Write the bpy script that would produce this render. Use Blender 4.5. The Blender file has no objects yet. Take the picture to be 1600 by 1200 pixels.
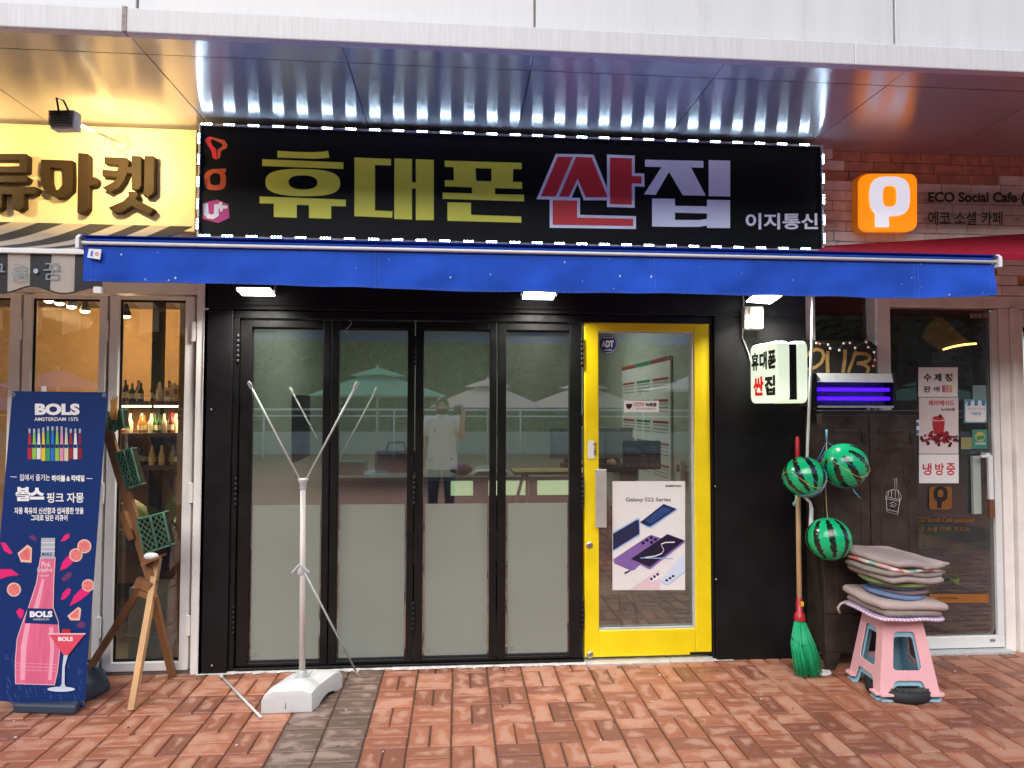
import bpy, math, random
from mathutils import Vector, Matrix, noise
random.seed(7)
R = math.radians
S = bpy.context.scene
COL = S.collection

# ------------------------------------------------------------------ camera
F_PX, HC, DC = 1063.0, 1.55, 4.2
ROWS = Matrix(((0.99684, -0.079382, 0.002747), (0.005592, 0.035645, -0.999349), (0.079232, 0.996207, 0.035976)))
cam_d = bpy.data.cameras.new('camera'); cam = bpy.data.objects.new('camera', cam_d); COL.objects.link(cam)
cam_d.sensor_fit = 'HORIZONTAL'; cam_d.sensor_width = 36; cam_d.lens = 36 * F_PX / 1600
cam_d.clip_start = 0.004; cam_d.clip_end = 500
_r, _d, _f = ROWS[0], ROWS[1], ROWS[2]
cam.matrix_world = Matrix(((_r[0], -_d[0], -_f[0], 0), (_r[1], -_d[1], -_f[1], -DC), (_r[2], -_d[2], -_f[2], HC), (0, 0, 0, 1)))
S.camera = cam
CAM = Vector((0, -DC, HC))

# ------------------------------------------------------------------ world, sun, exposure
SUN_EL, SUN_ROT = 38, 200
w = bpy.data.worlds.new('World'); S.world = w; w.use_nodes = True
nt = w.node_tree; bg = nt.nodes['Background']
sky = nt.nodes.new('ShaderNodeTexSky'); sky.sky_type = 'NISHITA'; sky.sun_disc = False
sky.sun_elevation = R(SUN_EL); sky.sun_rotation = R(SUN_ROT); sky.air_density = 1.0; sky.dust_density = 1.6; sky.ozone_density = 1.0
nt.links.new(sky.outputs[0], bg.inputs[0]); bg.inputs[1].default_value = 0.15
sl = bpy.data.lights.new('sun', 'SUN'); sl.energy = 1.5; sl.angle = R(60); sl.color = (1, .985, .96)
so = bpy.data.objects.new('sun', sl); COL.objects.link(so); so.location = (0, -10, 12)
so.rotation_euler = (R(90 - SUN_EL), 0, R(-20))
S.view_settings.view_transform = 'Standard'; S.view_settings.look = 'None'
S.view_settings.exposure = 0.85; S.view_settings.gamma = 1
S.render.engine = 'CYCLES'
S.cycles.use_denoising = True
S.cycles.max_bounces = 10; S.cycles.transparent_max_bounces = 16; S.cycles.glossy_bounces = 6
S.cycles.sample_clamp_indirect = 6

# ------------------------------------------------------------------ helpers
def ray(px, py):
    return ROWS.transposed() @ Vector(((px - 800) / F_PX, (py - 600) / F_PX, 1))
def A(px, py, Y=0.0):
    v = ray(px, py); return CAM + v * ((Y + DC) / v.y)
def G(px, py, z=0.0):
    v = ray(px, py); return CAM + v * ((z - HC) / v.z)
def XP(px, py, X):
    v = ray(px, py); return CAM + v * (X / v.x)
def PL(px, py, P, N):
    v = ray(px, py); return CAM + v * ((Vector(P) - CAM).dot(N) / v.dot(N))
def lin(h):
    h = h.lstrip('#'); o = []
    for i in (0, 2, 4):
        c = int(h[i:i+2], 16) / 255
        o.append(c / 12.92 if c <= .04045 else ((c + .055) / 1.055) ** 2.4)
    return tuple(o)
def c3(c): return lin(c) if isinstance(c, str) else tuple(c)

def M(name, col, rough=.6, metal=0.0, var=.1, vscale=5.0, bump=0.0, bscale=60.0, em=None, es=0.0, spec=.5, coat=0.0, rvar=0.0, sub=0.0, stretch=(1, 1, 1)):
    m = bpy.data.materials.new(name); m.use_nodes = True
    t = m.node_tree; b = t.nodes['Principled BSDF']; N = t.nodes; L = t.links
    col = c3(col)
    b.inputs['Roughness'].default_value = rough; b.inputs['Metallic'].default_value = metal
    b.inputs['Specular IOR Level'].default_value = spec; b.inputs['Coat Weight'].default_value = coat
    b.inputs['Base Color'].default_value = (*col, 1)
    if var or bump or rvar:
        tc = N.new('ShaderNodeTexCoord'); mp = N.new('ShaderNodeMapping'); mp.inputs['Scale'].default_value = stretch
        L.new(tc.outputs['Object'], mp.inputs[0])
    if var:
        n = N.new('ShaderNodeTexNoise'); n.inputs['Scale'].default_value = vscale; n.inputs['Detail'].default_value = 6; n.inputs['Roughness'].default_value = .65
        L.new(mp.outputs[0], n.inputs['Vector'])
        mr = N.new('ShaderNodeMapRange'); mr.inputs[1].default_value = .28; mr.inputs[2].default_value = .72
        mr.inputs[3].default_value = 1 - var; mr.inputs[4].default_value = 1 + var
        L.new(n.outputs[0], mr.inputs[0])
        mx = N.new('ShaderNodeVectorMath'); mx.operation = 'SCALE'; mx.inputs[0].default_value = col
        L.new(mr.outputs[0], mx.inputs['Scale']); L.new(mx.outputs[0], b.inputs['Base Color'])
        if rvar:
            r2 = N.new('ShaderNodeMapRange'); r2.inputs[1].default_value = .3; r2.inputs[2].default_value = .7
            r2.inputs[3].default_value = max(.02, rough - rvar); r2.inputs[4].default_value = min(1, rough + rvar)
            L.new(n.outputs[0], r2.inputs[0]); L.new(r2.outputs[0], b.inputs['Roughness'])
    if bump:
        n2 = N.new('ShaderNodeTexNoise'); n2.inputs['Scale'].default_value = bscale; n2.inputs['Detail'].default_value = 4
        L.new(mp.outputs[0], n2.inputs['Vector'])
        bp = N.new('ShaderNodeBump'); bp.inputs['Strength'].default_value = bump; bp.inputs['Distance'].default_value = .01
        L.new(n2.outputs[0], bp.inputs['Height']); L.new(bp.outputs[0], b.inputs['Normal'])
    if em is not None:
        b.inputs['Emission Color'].default_value = (*c3(em), 1); b.inputs['Emission Strength'].default_value = es
    if sub:
        b.inputs['Subsurface Weight'].default_value = sub; b.inputs['Subsurface Radius'].default_value = (.02, .012, .01)
    return m

def glass(name, tint=(.9, .93, .9), ior=1.6, rough=0.0):
    m = bpy.data.materials.new(name); m.use_nodes = True
    t = m.node_tree; N = t.nodes; L = t.links; N.remove(N['Principled BSDF'])
    tr = N.new('ShaderNodeBsdfTransparent'); tr.inputs[0].default_value = (*tint, 1)
    gl = N.new('ShaderNodeBsdfAnisotropic'); gl.inputs['Roughness'].default_value = rough; gl.inputs[0].default_value = (1, 1, 1, 1)
    # a faint film of dust keeps the pane from being a perfect void
    df = N.new('ShaderNodeBsdfDiffuse'); df.inputs[0].default_value = (.5, .52, .5, 1)
    tc = N.new('ShaderNodeTexCoord'); n = N.new('ShaderNodeTexNoise'); n.inputs['Scale'].default_value = 3; n.inputs['Detail'].default_value = 5
    L.new(tc.outputs['Object'], n.inputs['Vector'])
    mr = N.new('ShaderNodeMapRange'); mr.inputs[1].default_value = .35; mr.inputs[2].default_value = .8; mr.inputs[3].default_value = .01; mr.inputs[4].default_value = .05
    L.new(n.outputs[0], mr.inputs[0])
    m1 = N.new('ShaderNodeMixShader'); L.new(mr.outputs[0], m1.inputs[0]); L.new(tr.outputs[0], m1.inputs[1]); L.new(df.outputs[0], m1.inputs[2])
    fr = N.new('ShaderNodeFresnel'); fr.inputs[0].default_value = ior
    m2 = N.new('ShaderNodeMixShader'); L.new(fr.outputs[0], m2.inputs[0]); L.new(m1.outputs[0], m2.inputs[1]); L.new(gl.outputs[0], m2.inputs[2])
    L.new(m2.outputs[0], N['Material Output'].inputs[0])
    return m

def cloth(name, col, var=.12, vscale=3, rough=.85, weave=600, trans=0.0):
    m = M(name, col, rough, var=var, vscale=vscale, bump=.25, bscale=weave, spec=.2)
    if trans:
        t = m.node_tree; N = t.nodes; L = t.links; b = N['Principled BSDF']
        tl = N.new('ShaderNodeBsdfTranslucent'); tl.inputs[0].default_value = (*c3(col), 1)
        mx = N.new('ShaderNodeMixShader'); mx.inputs[0].default_value = trans
        L.new(b.outputs[0], mx.inputs[1]); L.new(tl.outputs[0], mx.inputs[2]); L.new(mx.outputs[0], N['Material Output'].inputs[0])
    return m

ORG = {}
class MB:
    def __init__(s): s.v = []; s.f = []; s.mi = []; s.sm = []; s.mats = []; s.cur = 0; s.smooth = False
    def use(s, m, smooth=False):
        if m not in s.mats: s.mats.append(m)
        s.cur = s.mats.index(m); s.smooth = smooth; return s
    def face(s, pts):
        i = len(s.v); s.v += [Vector(p) for p in pts]; s.f.append(list(range(i, i + len(pts)))); s.mi.append(s.cur); s.sm.append(s.smooth)
    def faces(s, vs, fs, smooth=None):
        i = len(s.v); s.v += [Vector(p) for p in vs]
        for f in fs:
            s.f.append([i + k for k in f]); s.mi.append(s.cur); s.sm.append(s.smooth if smooth is None else smooth)
    def obox(s, c, ax, ay, az):
        c = Vector(c); ax, ay, az = Vector(ax), Vector(ay), Vector(az)
        vs = [c + ax * i + ay * j + az * k for k in (-1, 1) for j in (-1, 1) for i in (-1, 1)]
        s.faces(vs, [(0, 2, 3, 1), (4, 5, 7, 6), (0, 1, 5, 4), (2, 6, 7, 3), (0, 4, 6, 2), (1, 3, 7, 5)], False)
    def box(s, x0, x1, y0, y1, z0, z1):
        s.obox(((x0 + x1) / 2, (y0 + y1) / 2, (z0 + z1) / 2), ((x1 - x0) / 2, 0, 0), (0, (y1 - y0) / 2, 0), (0, 0, (z1 - z0) / 2))
    def beam(s, p, q, w, h, up=(0, 0, 1)):
        p, q = Vector(p), Vector(q); d = (q - p); L = d.length; d.normalize(); up = Vector(up)
        if abs(d.dot(up)) > .98: up = Vector((0, 1, 0))
        sd = d.cross(up).normalized(); u2 = sd.cross(d)
        s.obox((p + q) / 2, d * L / 2, sd * w / 2, u2 * h / 2)
    def ring(s, c, u, v, r, n): return [c + u * (math.cos(2 * math.pi * k / n) * r) + v * (math.sin(2 * math.pi * k / n) * r) for k in range(n)]
    def tube(s, p, q, r, n=10, r2=None): s.path([p, q], r, n, [r, r if r2 is None else r2])
    def path(s, pts, r, n=6, rs=None, closed=False):
        pts = [Vector(p) for p in pts]; rs = rs or [r] * len(pts); vs = []; fs = []
        d = (pts[1] - pts[0]).normalized(); up = Vector((0, 0, 1)) if abs(d.z) < .9 else Vector((1, 0, 0))
        u = d.cross(up).normalized()
        for i, p in enumerate(pts):
            a = pts[max(0, i - 1)]; b = pts[min(len(pts) - 1, i + 1)]; d = (b - a)
            d = d.normalized() if d.length > 1e-9 else Vector((0, 0, 1))
            u = (u - d * u.dot(d)); u = u.normalized() if u.length > 1e-6 else d.orthogonal().normalized()
            vv = d.cross(u); vs += s.ring(p, u, vv, rs[i], n)
        for i in range(len(pts) - 1):
            for k in range(n):
                k2 = (k + 1) % n; fs.append((i * n + k, i * n + k2, (i + 1) * n + k2, (i + 1) * n + k))
        fs.append(tuple(range(n))[::-1]); fs.append(tuple(range((len(pts) - 1) * n, len(pts) * n)))
        s.faces(vs, fs, True); s.sm[-1] = s.sm[-2] = False
    def lathe(s, prof, o, n=20, ax=(0, 0, 1), smooth=True):
        o = Vector(o); ax = Vector(ax).normalized(); u = ax.orthogonal().normalized(); v = ax.cross(u); vs = []; fs = []
        for r, h in prof: vs += s.ring(o + ax * h, u, v, max(r, 1e-4), n)
        for i in range(len(prof) - 1):
            for k in range(n):
                k2 = (k + 1) % n; fs.append((i * n + k, i * n + k2, (i + 1) * n + k2, (i + 1) * n + k))
        s.faces(vs, fs, smooth)
        s.faces(vs[:n], [tuple(range(n))[::-1]], False); s.faces(vs[-n:], [tuple(range(n))], False)
    def prism(s, pts, d):
        d = Vector(d); n = len(pts); a = [Vector(p) for p in pts]; b = [p + d for p in a]
        s.faces(a + b, [tuple(range(n))] + [tuple(range(n, 2 * n))[::-1]] + [((k + 1) % n, k, n + k, n + (k + 1) % n) for k in range(n)], False)
    def sphere(s, c, r, nu=20, nv=12, sc=(1, 1, 1)):
        c = Vector(c); vs = []; fs = []
        for j in range(nv + 1):
            th = math.pi * j / nv
            for i in range(nu):
                ph = 2 * math.pi * i / nu
                vs.append(c + Vector((math.sin(th) * math.cos(ph) * r * sc[0], math.sin(th) * math.sin(ph) * r * sc[1], math.cos(th) * r * sc[2])))
        for j in range(nv):
            for i in range(nu):
                i2 = (i + 1) % nu; fs.append((j * nu + i, (j + 1) * nu + i, (j + 1) * nu + i2, j * nu + i2))
        s.faces(vs, fs, True)
    # ---- flat print on a vertical plane y = Y, traced in picture points, each layer 0.6 mm proud
    def pf(s, pts, Y, layer=0): s.face([A(x, y, Y) + Vector((0, -.0006 * layer, 0)) for x, y in pts][::-1])
    def pp(s, pts, P, N, layer=0):
        N = Vector(N); s.face([PL(x, y, P, N) + N * (.0006 * layer) for x, y in pts][::-1])
    def build(s, name, parent=None, bevel=0, seg=2, fix=True):
        me = bpy.data.meshes.new(name)
        if parent is not None: org = ORG[parent]
        else:
            xs = [p.x for p in s.v]; ys = [p.y for p in s.v]; zs = [p.z for p in s.v]
            org = Vector(((min(xs) + max(xs)) / 2, (min(ys) + max(ys)) / 2, min(zs)))
        me.from_pydata([p - org for p in s.v], [], s.f)
        for m in s.mats: me.materials.append(m)
        me.polygons.foreach_set('material_index', s.mi); me.polygons.foreach_set('use_smooth', s.sm); me.update()
        o = bpy.data.objects.new(name, me); COL.objects.link(o); ORG[o] = org
        if parent is not None: o.parent = parent
        else: o.location = org
        if bevel:
            b = o.modifiers.new('bevel', 'BEVEL'); b.width = bevel; b.segments = seg; b.limit_method = 'ANGLE'; b.angle_limit = R(40)
        return o

def tag(o, label=None, cat=None, group=None, kind=None):
    if label: o['label'] = label
    if cat: o['category'] = cat
    if group: o['group'] = group
    if kind: o['kind'] = kind
    return o
def thing(name, loc, label, cat, group=None):
    o = bpy.data.objects.new(name, None); COL.objects.link(o); o.location = loc; o.empty_display_size = .1
    ORG[o] = Vector(loc); return tag(o, label, cat, group)
def copy_tree(o, parent=None):
    c = o.copy(); COL.objects.link(c); ORG[c] = ORG.get(o, Vector()).copy()
    if parent is not None: c.parent = parent
    for ch in [x for x in COL.objects if x.parent == o]: copy_tree(ch, c)
    return c
def move(o, loc): o.location = loc
def part(name, parent, mat, fn, bevel=0, smooth=False):
    b = MB().use(mat, smooth); fn(b); return b.build(name, parent, bevel)

_tc = {}
def text(mb, body, p0, w, h, mat, right=(1, 0, 0), up=(0, 0, 1), bold=0.0, depth=0.0, shear=0.0, lift=.0008):
    """lettering fitted to a w x h rectangle whose lower left corner is p0"""
    key = (body, bold, shear)
    if key not in _tc:
        c = bpy.data.curves.new('lettering', 'FONT'); c.body = body; c.offset = bold; c.shear = shear; c.resolution_u = 4
        o = bpy.data.objects.new('lettering', c); COL.objects.link(o)
        me = bpy.data.meshes.new_from_object(o.evaluated_get(bpy.context.evaluated_depsgraph_get()))
        vs = [v.co.copy() for v in me.vertices]; fs = [list(p.vertices) for p in me.polygons]
        bpy.data.objects.remove(o); bpy.data.curves.remove(c); bpy.data.meshes.remove(me)
        _tc[key] = (vs, fs)
    vs, fs = _tc[key]
    if not vs: return
    x0 = min(v.x for v in vs); x1 = max(v.x for v in vs); y0 = min(v.y for v in vs); y1 = max(v.y for v in vs)
    r, u = Vector(right).normalized(), Vector(up).normalized(); n = r.cross(u)
    mb.use(mat); p0 = Vector(p0) + n * lift
    mb.faces([p0 + r * ((v.x - x0) / (x1 - x0) * w) + u * ((v.y - y0) / (y1 - y0) * h) + n * depth for v in vs], fs, False)
def textpx(mb, body, x0, y0, x1, y1, Y, mat, bold=0.0, layer=1, P=None, N=None):
    """lettering filling the picture rectangle x0,y0 (top left) - x1,y1 on the plane"""
    if P is None: P, N = Vector((0, Y, 0)), Vector((0, -1, 0))
    N = Vector(N)
    a = PL(x0, y1, P, N); b = PL(x1, y1, P, N); t = PL(x0, y0, P, N)
    text(mb, body, a, (b - a).length, (t - a).length, mat, b - a, t - a, bold, lift=.0006 * layer)
def rr(x0, y0, x1, y1, r, n=5):
    pts = []
    for cx, cy, a0 in ((x1 - r, y1 - r, 0), (x0 + r, y1 - r, 90), (x0 + r, y0 + r, 180), (x1 - r, y0 + r, 270)):
        for k in range(n + 1):
            a = R(a0 + 90 * k / n); pts.append((cx + r * math.cos(a), cy + r * math.sin(a)))
    return pts
def circ(cx, cy, rx, ry=None, n=24): ry = ry or rx; return [(cx + rx * math.cos(2 * math.pi * k / n), cy + ry * math.sin(2 * math.pi * k / n)) for k in range(n)]
def offs(pts, d):
    n = len(pts); ar = sum(pts[i][0] * pts[(i + 1) % n][1] - pts[(i + 1) % n][0] * pts[i][1] for i in range(n)); sg = 1 if ar > 0 else -1; out = []
    for i in range(n):
        a, b, c = Vector(pts[i - 1]), Vector(pts[i]), Vector(pts[(i + 1) % n])
        e1 = (b - a).normalized(); e2 = (c - b).normalized(); n1 = Vector((e1.y, -e1.x)) * sg; n2 = Vector((e2.y, -e2.x)) * sg
        m = (n1 + n2); k = max(.45, 1 + n1.dot(n2)); out.append(tuple(b + m * (d / k)))
    return out

# ------------------------------------------------------------------ materials
m_black = M('black_paint', (.008, .0078, .0085), .45, spec=.22, var=.25, vscale=4, bump=.05, bscale=90, rvar=.1)
m_blackm = M('black_metal', (.007, .007, .007), .36, spec=.3, var=.2, vscale=8, rvar=.1)
m_blackp = M('black_plastic', (.01, .01, .011), .5, var=.1, spec=.2)
m_rubber = M('rubber', (.014, .014, .015), .7, var=.2)
m_alu = M('soffit_metal', (.62, .62, .66), .22, .65, var=.05, vscale=2, rvar=.03)
_b = m_alu.node_tree.nodes['Principled BSDF']; _b.inputs['Anisotropic'].default_value = .9
_t = m_alu.node_tree.nodes.new('ShaderNodeCombineXYZ'); _t.inputs[1].default_value = 1.0   # brushed across the depth of the soffit
m_alu.node_tree.links.new(_t.outputs[0], _b.inputs['Tangent'])
m_white = M('white_cladding', (.6, .605, .6), .35, var=.07, vscale=4, rvar=.1, stretch=(2.5, 2.5, .2))
m_fascia = M('fascia_metal', (.58, .58, .58), .4, var=.1, vscale=30, stretch=(3, 1, .15))
m_cream = M('cream_frame', (.87, .86, .81), .45, var=.08, vscale=4, bump=.03)
m_pale = M('pale_frame', (.82, .77, .72), .5, var=.12, vscale=6, bump=.04)
m_yellow = M('yellow_paint', (.84, .63, .004), .38, var=.1, vscale=3.5, bump=.03, bscale=40, rvar=.08)
m_steel = M('steel', (.55, .55, .54), .3, 1.0, var=.1, vscale=20)
m_galv = M('galvanised', (.55, .56, .55), .5, .25, var=.12, vscale=30)
m_whitep = M('white_plastic', (.72, .72, .7), .45, var=.05)
m_greyp = M('grey_plastic', (.56, .55, .53), .55, var=.08, vscale=8, bump=.05)
m_paper = M('paper', (.74, .72, .7), .6, var=.03)
m_ink = M('black_ink', (.015, .015, .017), .5, var=0)
m_wink = M('white_ink', (.8, .8, .8), .5, var=0)
m_red = M('red_ink', (.5, .015, .02), .5, var=0)
m_glass = glass('clear_glass', (.78, .84, .77), 3.0)
m_glassd = glass('door_glass', (.84, .88, .83), 2.2)
m_glassw = glass('warm_glass', (.9, .91, .88), 1.7)
m_glassc = glass('cafe_glass', (.85, .86, .85), 1.5)
m_led = M('led_light', (1, 1, 1), .5, var=0, em=(.62, .84, 1), es=42)
m_gap = M('dark_gap', (.006, .006, .006), .8, var=0)
m_inkg = M('grey_ink', (.12, .12, .11), .6, var=0)
m_grout = M('pale_mortar', (.5, .48, .45), .9, var=.4, vscale=20, bump=.4, bscale=50)
m_wood = M('brown_wood', (.2, .085, .03), .65, var=.35, vscale=14, stretch=(1, 1, .12), bump=.15)
m_woodp = M('pale_wood', (.5, .29, .13), .65, var=.22, vscale=14, stretch=(1, 1, .12), bump=.12)

# ------------------------------------------------------------------ paving (basket weave bricks with real joints)
def brick_mat():
    m = M('clay_paver', (.3, .09, .045), .62, var=0)
    t = m.node_tree; N = t.nodes; L = t.links; b = N['Principled BSDF']
    uv = N.new('ShaderNodeUVMap'); uv.uv_map = 'UVMap'
    at = N.new('ShaderNodeAttribute'); at.attribute_name = 'tone'
    tc = N.new('ShaderNodeTexCoord')
    # distance from the paver's edge
    sp = N.new('ShaderNodeSeparateXYZ'); L.new(uv.outputs[0], sp.inputs[0])
    def mth(op, a, bb=None, clamp=False):
        n = N.new('ShaderNodeMath'); n.operation = op; n.use_clamp = clamp
        for i, q in enumerate((a, bb)):
            if q is None: continue
            if isinstance(q, (int, float)): n.inputs[i].default_value = q
            else: L.new(q, n.inputs[i])
        return n.outputs[0]
    ex = mth('MINIMUM', sp.outputs[0], mth('SUBTRACT', 2.0, sp.outputs[0]))
    ey = mth('MINIMUM', sp.outputs[1], mth('SUBTRACT', 1.0, sp.outputs[1]))
    ed = mth('MINIMUM', ex, ey)
    n1 = N.new('ShaderNodeTexNoise'); n1.inputs['Scale'].default_value = 11; n1.inputs['Detail'].default_value = 5; L.new(tc.outputs['Object'], n1.inputs['Vector'])
    n2 = N.new('ShaderNodeTexNoise'); n2.inputs['Scale'].default_value = 1.6; n2.inputs['Detail'].default_value = 3; L.new(tc.outputs['Object'], n2.inputs['Vector'])
    n3 = N.new('ShaderNodeTexNoise'); n3.inputs['Scale'].default_value = 160; n3.inputs['Detail'].default_value = 3; L.new(tc.outputs['Object'], n3.inputs['Vector'])
    # whitish bloom in the middle of the paver, broken up by noise
    k = mth('ADD', mth('MULTIPLY', ed, 1.5), mth('MULTIPLY', mth('SUBTRACT', n1.outputs[0], .5), 2.6))
    k = mth('ADD', k, mth('MULTIPLY', mth('SUBTRACT', at.outputs['Fac'], .5), .55))
    k = mth('ADD', k, mth('MULTIPLY', mth('SUBTRACT', n2.outputs[0], .5), 1.6))
    mr = N.new('ShaderNodeMapRange'); mr.interpolation_type = 'SMOOTHSTEP'; mr.inputs[1].default_value = .18; mr.inputs[2].default_value = .8; L.new(k, mr.inputs[0])
    r1 = N.new('ShaderNodeValToRGB'); e = r1.color_ramp.elements
    e[0].position = 0; e[0].color = (.19, .068, .04, 1); e[1].position = 1; e[1].color = (.37, .135, .07, 1)
    x = e.new(.45); x.color = (.275, .094, .049, 1); x = e.new(.75); x.color = (.32, .115, .06, 1)
    L.new(at.outputs['Fac'], r1.inputs[0])
    mx = N.new('ShaderNodeMixRGB'); mx.inputs[2].default_value = (.43, .24, .165, 1)
    L.new(mth('MULTIPLY', mr.outputs[0], .6), mx.inputs[0]); L.new(r1.outputs[0], mx.inputs[1])
    # the dark grey-brown strip
    a2 = N.new('ShaderNodeAttribute'); a2.attribute_name = 'strip'
    mg = N.new('ShaderNodeMixRGB'); mg.inputs[1].default_value = (.13, .08, .058, 1); mg.inputs[2].default_value = (.26, .18, .14, 1); L.new(mr.outputs[0], mg.inputs[0])
    ms = N.new('ShaderNodeMixRGB'); L.new(a2.outputs['Fac'], ms.inputs[0]); L.new(mx.outputs[0], ms.inputs[1]); L.new(mg.outputs[0], ms.inputs[2])
    # grime spots
    v = mth('ADD', .55, mth('MULTIPLY', n3.outputs[0], .9))
    sc = N.new('ShaderNodeVectorMath'); sc.operation = 'SCALE'; L.new(ms.outputs[0], sc.inputs[0]); L.new(v, sc.inputs['Scale'])
    L.new(sc.outputs[0], b.inputs['Base Color'])
    rg = mth('ADD', .42, mth('MULTIPLY', mr.outputs[0], .3)); L.new(rg, b.inputs['Roughness'])
    bp = N.new('ShaderNodeBump'); bp.inputs['Strength'].default_value = .35; bp.inputs['Distance'].default_value = .004
    L.new(mth('ADD', n3.outputs[0], mth('MULTIPLY', n1.outputs[0], 2)), bp.inputs['Height']); L.new(bp.outputs[0], b.inputs['Normal'])
    return m
m_paver = brick_mat()

def pavement():
    mx, my = .2025, .215
    x0 = A(350, 1040, 0).x; vs = []; fs = []; uv = []; tone = []; strip = []
    xoff = G(560, 1190).x + .0 # right side of the dark strip
    rnd = random.Random(3)
    def brick(xa, xb, ya, yb, horiz, st):
        g = .0034; b = .0045; dz = rnd.uniform(-.0012, .0012); tx = rnd.uniform(-.0012, .0012); ty = rnd.uniform(-.001, .001)
        j = lambda: rnd.uniform(-.0012, .0012)
        xa += g + j(); xb -= g + j(); ya += g + j(); yb -= g + j()
        zt = dz; i = len(vs)
        for x, y, z in ((xa, ya, -.02), (xb, ya, -.02), (xb, yb, -.02), (xa, yb, -.02), (xa, ya, zt - b), (xb, ya, zt - b), (xb, yb, zt - b), (xa, yb, zt - b),
                        (xa + b, ya + b, zt + tx), (xb - b, ya + b, zt - tx + ty), (xb - b, yb - b, zt - ty), (xa + b, yb - b, zt)):
            vs.append((x, y, z))
        f = [(8, 9, 10, 11)] + [(4 + k, 4 + (k + 1) % 4, 8 + (k + 1) % 4, 8 + k) for k in range(4)] + [(k, (k + 1) % 4, 4 + (k + 1) % 4, 4 + k) for k in range(4)]
        t = rnd.random()
        for q in f:
            fs.append([i + k for k in q]); tone.append(t); strip.append(st)
            for k in q:
                vx = vs[i + k]; u_, v_ = (vx[0] - xa) / (xb - xa), (vx[1] - ya) / (yb - ya)
                uv.extend((2 * u_, v_) if horiz else (2 * v_, u_))
    ys = -.035 - .5 * my
    for ix in range(-25, 31):
        xa = xoff + ix * mx; st = 1.0 if ix in (-1, -2) else 0.0
        for iy in range(-2, 23):
            yb = ys - (iy - 1) * my; ya = yb - my
            if ya > .0: continue
            yb = min(yb, .0)
            if st:
                brick(xa, xa + mx, ya, (ya + yb) / 2, True, st); brick(xa, xa + mx, (ya + yb) / 2, yb, True, st)
            elif (ix + iy) % 2 == 0:
                brick(xa, xa + mx, ya, (ya + yb) / 2, True, st)
                brick(xa, xa + mx, (ya + yb) / 2, yb, True, st)
            else:
                brick(xa, xa + mx / 2, ya, yb, False, st); brick(xa + mx / 2, xa + mx, ya, yb, False, st)
    me = bpy.data.meshes.new('pavement'); me.from_pydata(vs, [], fs)
    me.materials.append(m_paver)
    l = me.uv_layers.new(name='UVMap'); l.data.foreach_set('uv', uv)
    for nm, dat in (('tone', tone), ('strip', strip)):
        a = me.attributes.new(nm, 'FLOAT', 'FACE'); a.data.foreach_set('value', dat)
    me.update(); o = bpy.data.objects.new('pavement', me); COL.objects.link(o); tag(o, kind='structure')
pavement()
m_sand = M('joint_sand', (.075, .05, .035), .95, var=.3, vscale=30, bump=.5, bscale=200)
def ground_mat():
    m = M('plaza_bricks', (.25, .1, .06), .8, var=.2)
    t = m.node_tree; N = t.nodes; L = t.links; b = N['Principled BSDF']
    tc = N.new('ShaderNodeTexCoord'); bt = N.new('ShaderNodeTexBrick'); bt.inputs['Scale'].default_value = 5
    bt.inputs[1].default_value = (.36, .14, .08, 1); bt.inputs[2].default_value = (.29, .11, .065, 1); bt.inputs[3].default_value = (.07, .05, .04, 1); bt.inputs['Mortar Size'].default_value = .02
    L.new(tc.outputs['Object'], bt.inputs[0]); L.new(bt.outputs[0], b.inputs['Base Color']); return m
g = MB().use(ground_mat()); g.face([(-120, -200, -.012), (120, -200, -.012), (120, 60, -.012), (-120, 60, -.012)])
tag(g.build('ground'), kind='structure')
g = MB().use(m_sand); g.face([(-5.6, -5.05, -.009), (6.9, -5.05, -.009), (6.9, .01, -.009), (-5.6, .01, -.009)]); tag(g.build('joint_sand_bed'), kind='structure')
g = MB().use(m_grout)
rn = random.Random(5); x = -1.5
while x < 1.65:                      # ragged smear of mortar along the foot of the shop front
    L_ = rn.uniform(.04, .11); d = rn.uniform(.012, .04); n = 6
    top = [(x + L_ * k / n, -.048 - d * (.6 + .4 * rn.random()), .0025) for k in range(n + 1)]
    g.face([(x - .005, -.02, .012)] + top + [(x + L_ + .005, -.02, .012)])
    x += L_ * .97
tag(g.build('mortar_strip'), kind='structure')

b = MB(); rn = random.Random(31); mm = [M('dry_leaf_bit', (.09, .05, .02), .8), M('pale_crumb', (.5, .47, .42), .8), M('gum_spot', (.05, .045, .042), .7)]
for k in range(90):
    x, y = rn.uniform(-2.4, 3.6), -rn.random() ** 1.5 * 1.7 - .05; b.use(mm[rn.choice((0, 1, 1, 2))]); e = rn.uniform(.0025, .007); a = rn.uniform(0, 3)
    if b.cur == 2 or rn.random() < .1: b.lathe([(e * 1.8, 0), (e * 1.6, .0015)], (x, y, .001), 10)
    else: b.obox((x, y, .004), (e * math.cos(a), e * math.sin(a), 0), (-e * .6 * math.sin(a), e * .6 * math.cos(a), .001), (0, 0, .0018))
tag(b.build('ground_litter'), 'specks of leaf, crumbs and gum scattered over the brick paving', 'litter', kind='stuff')

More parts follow.
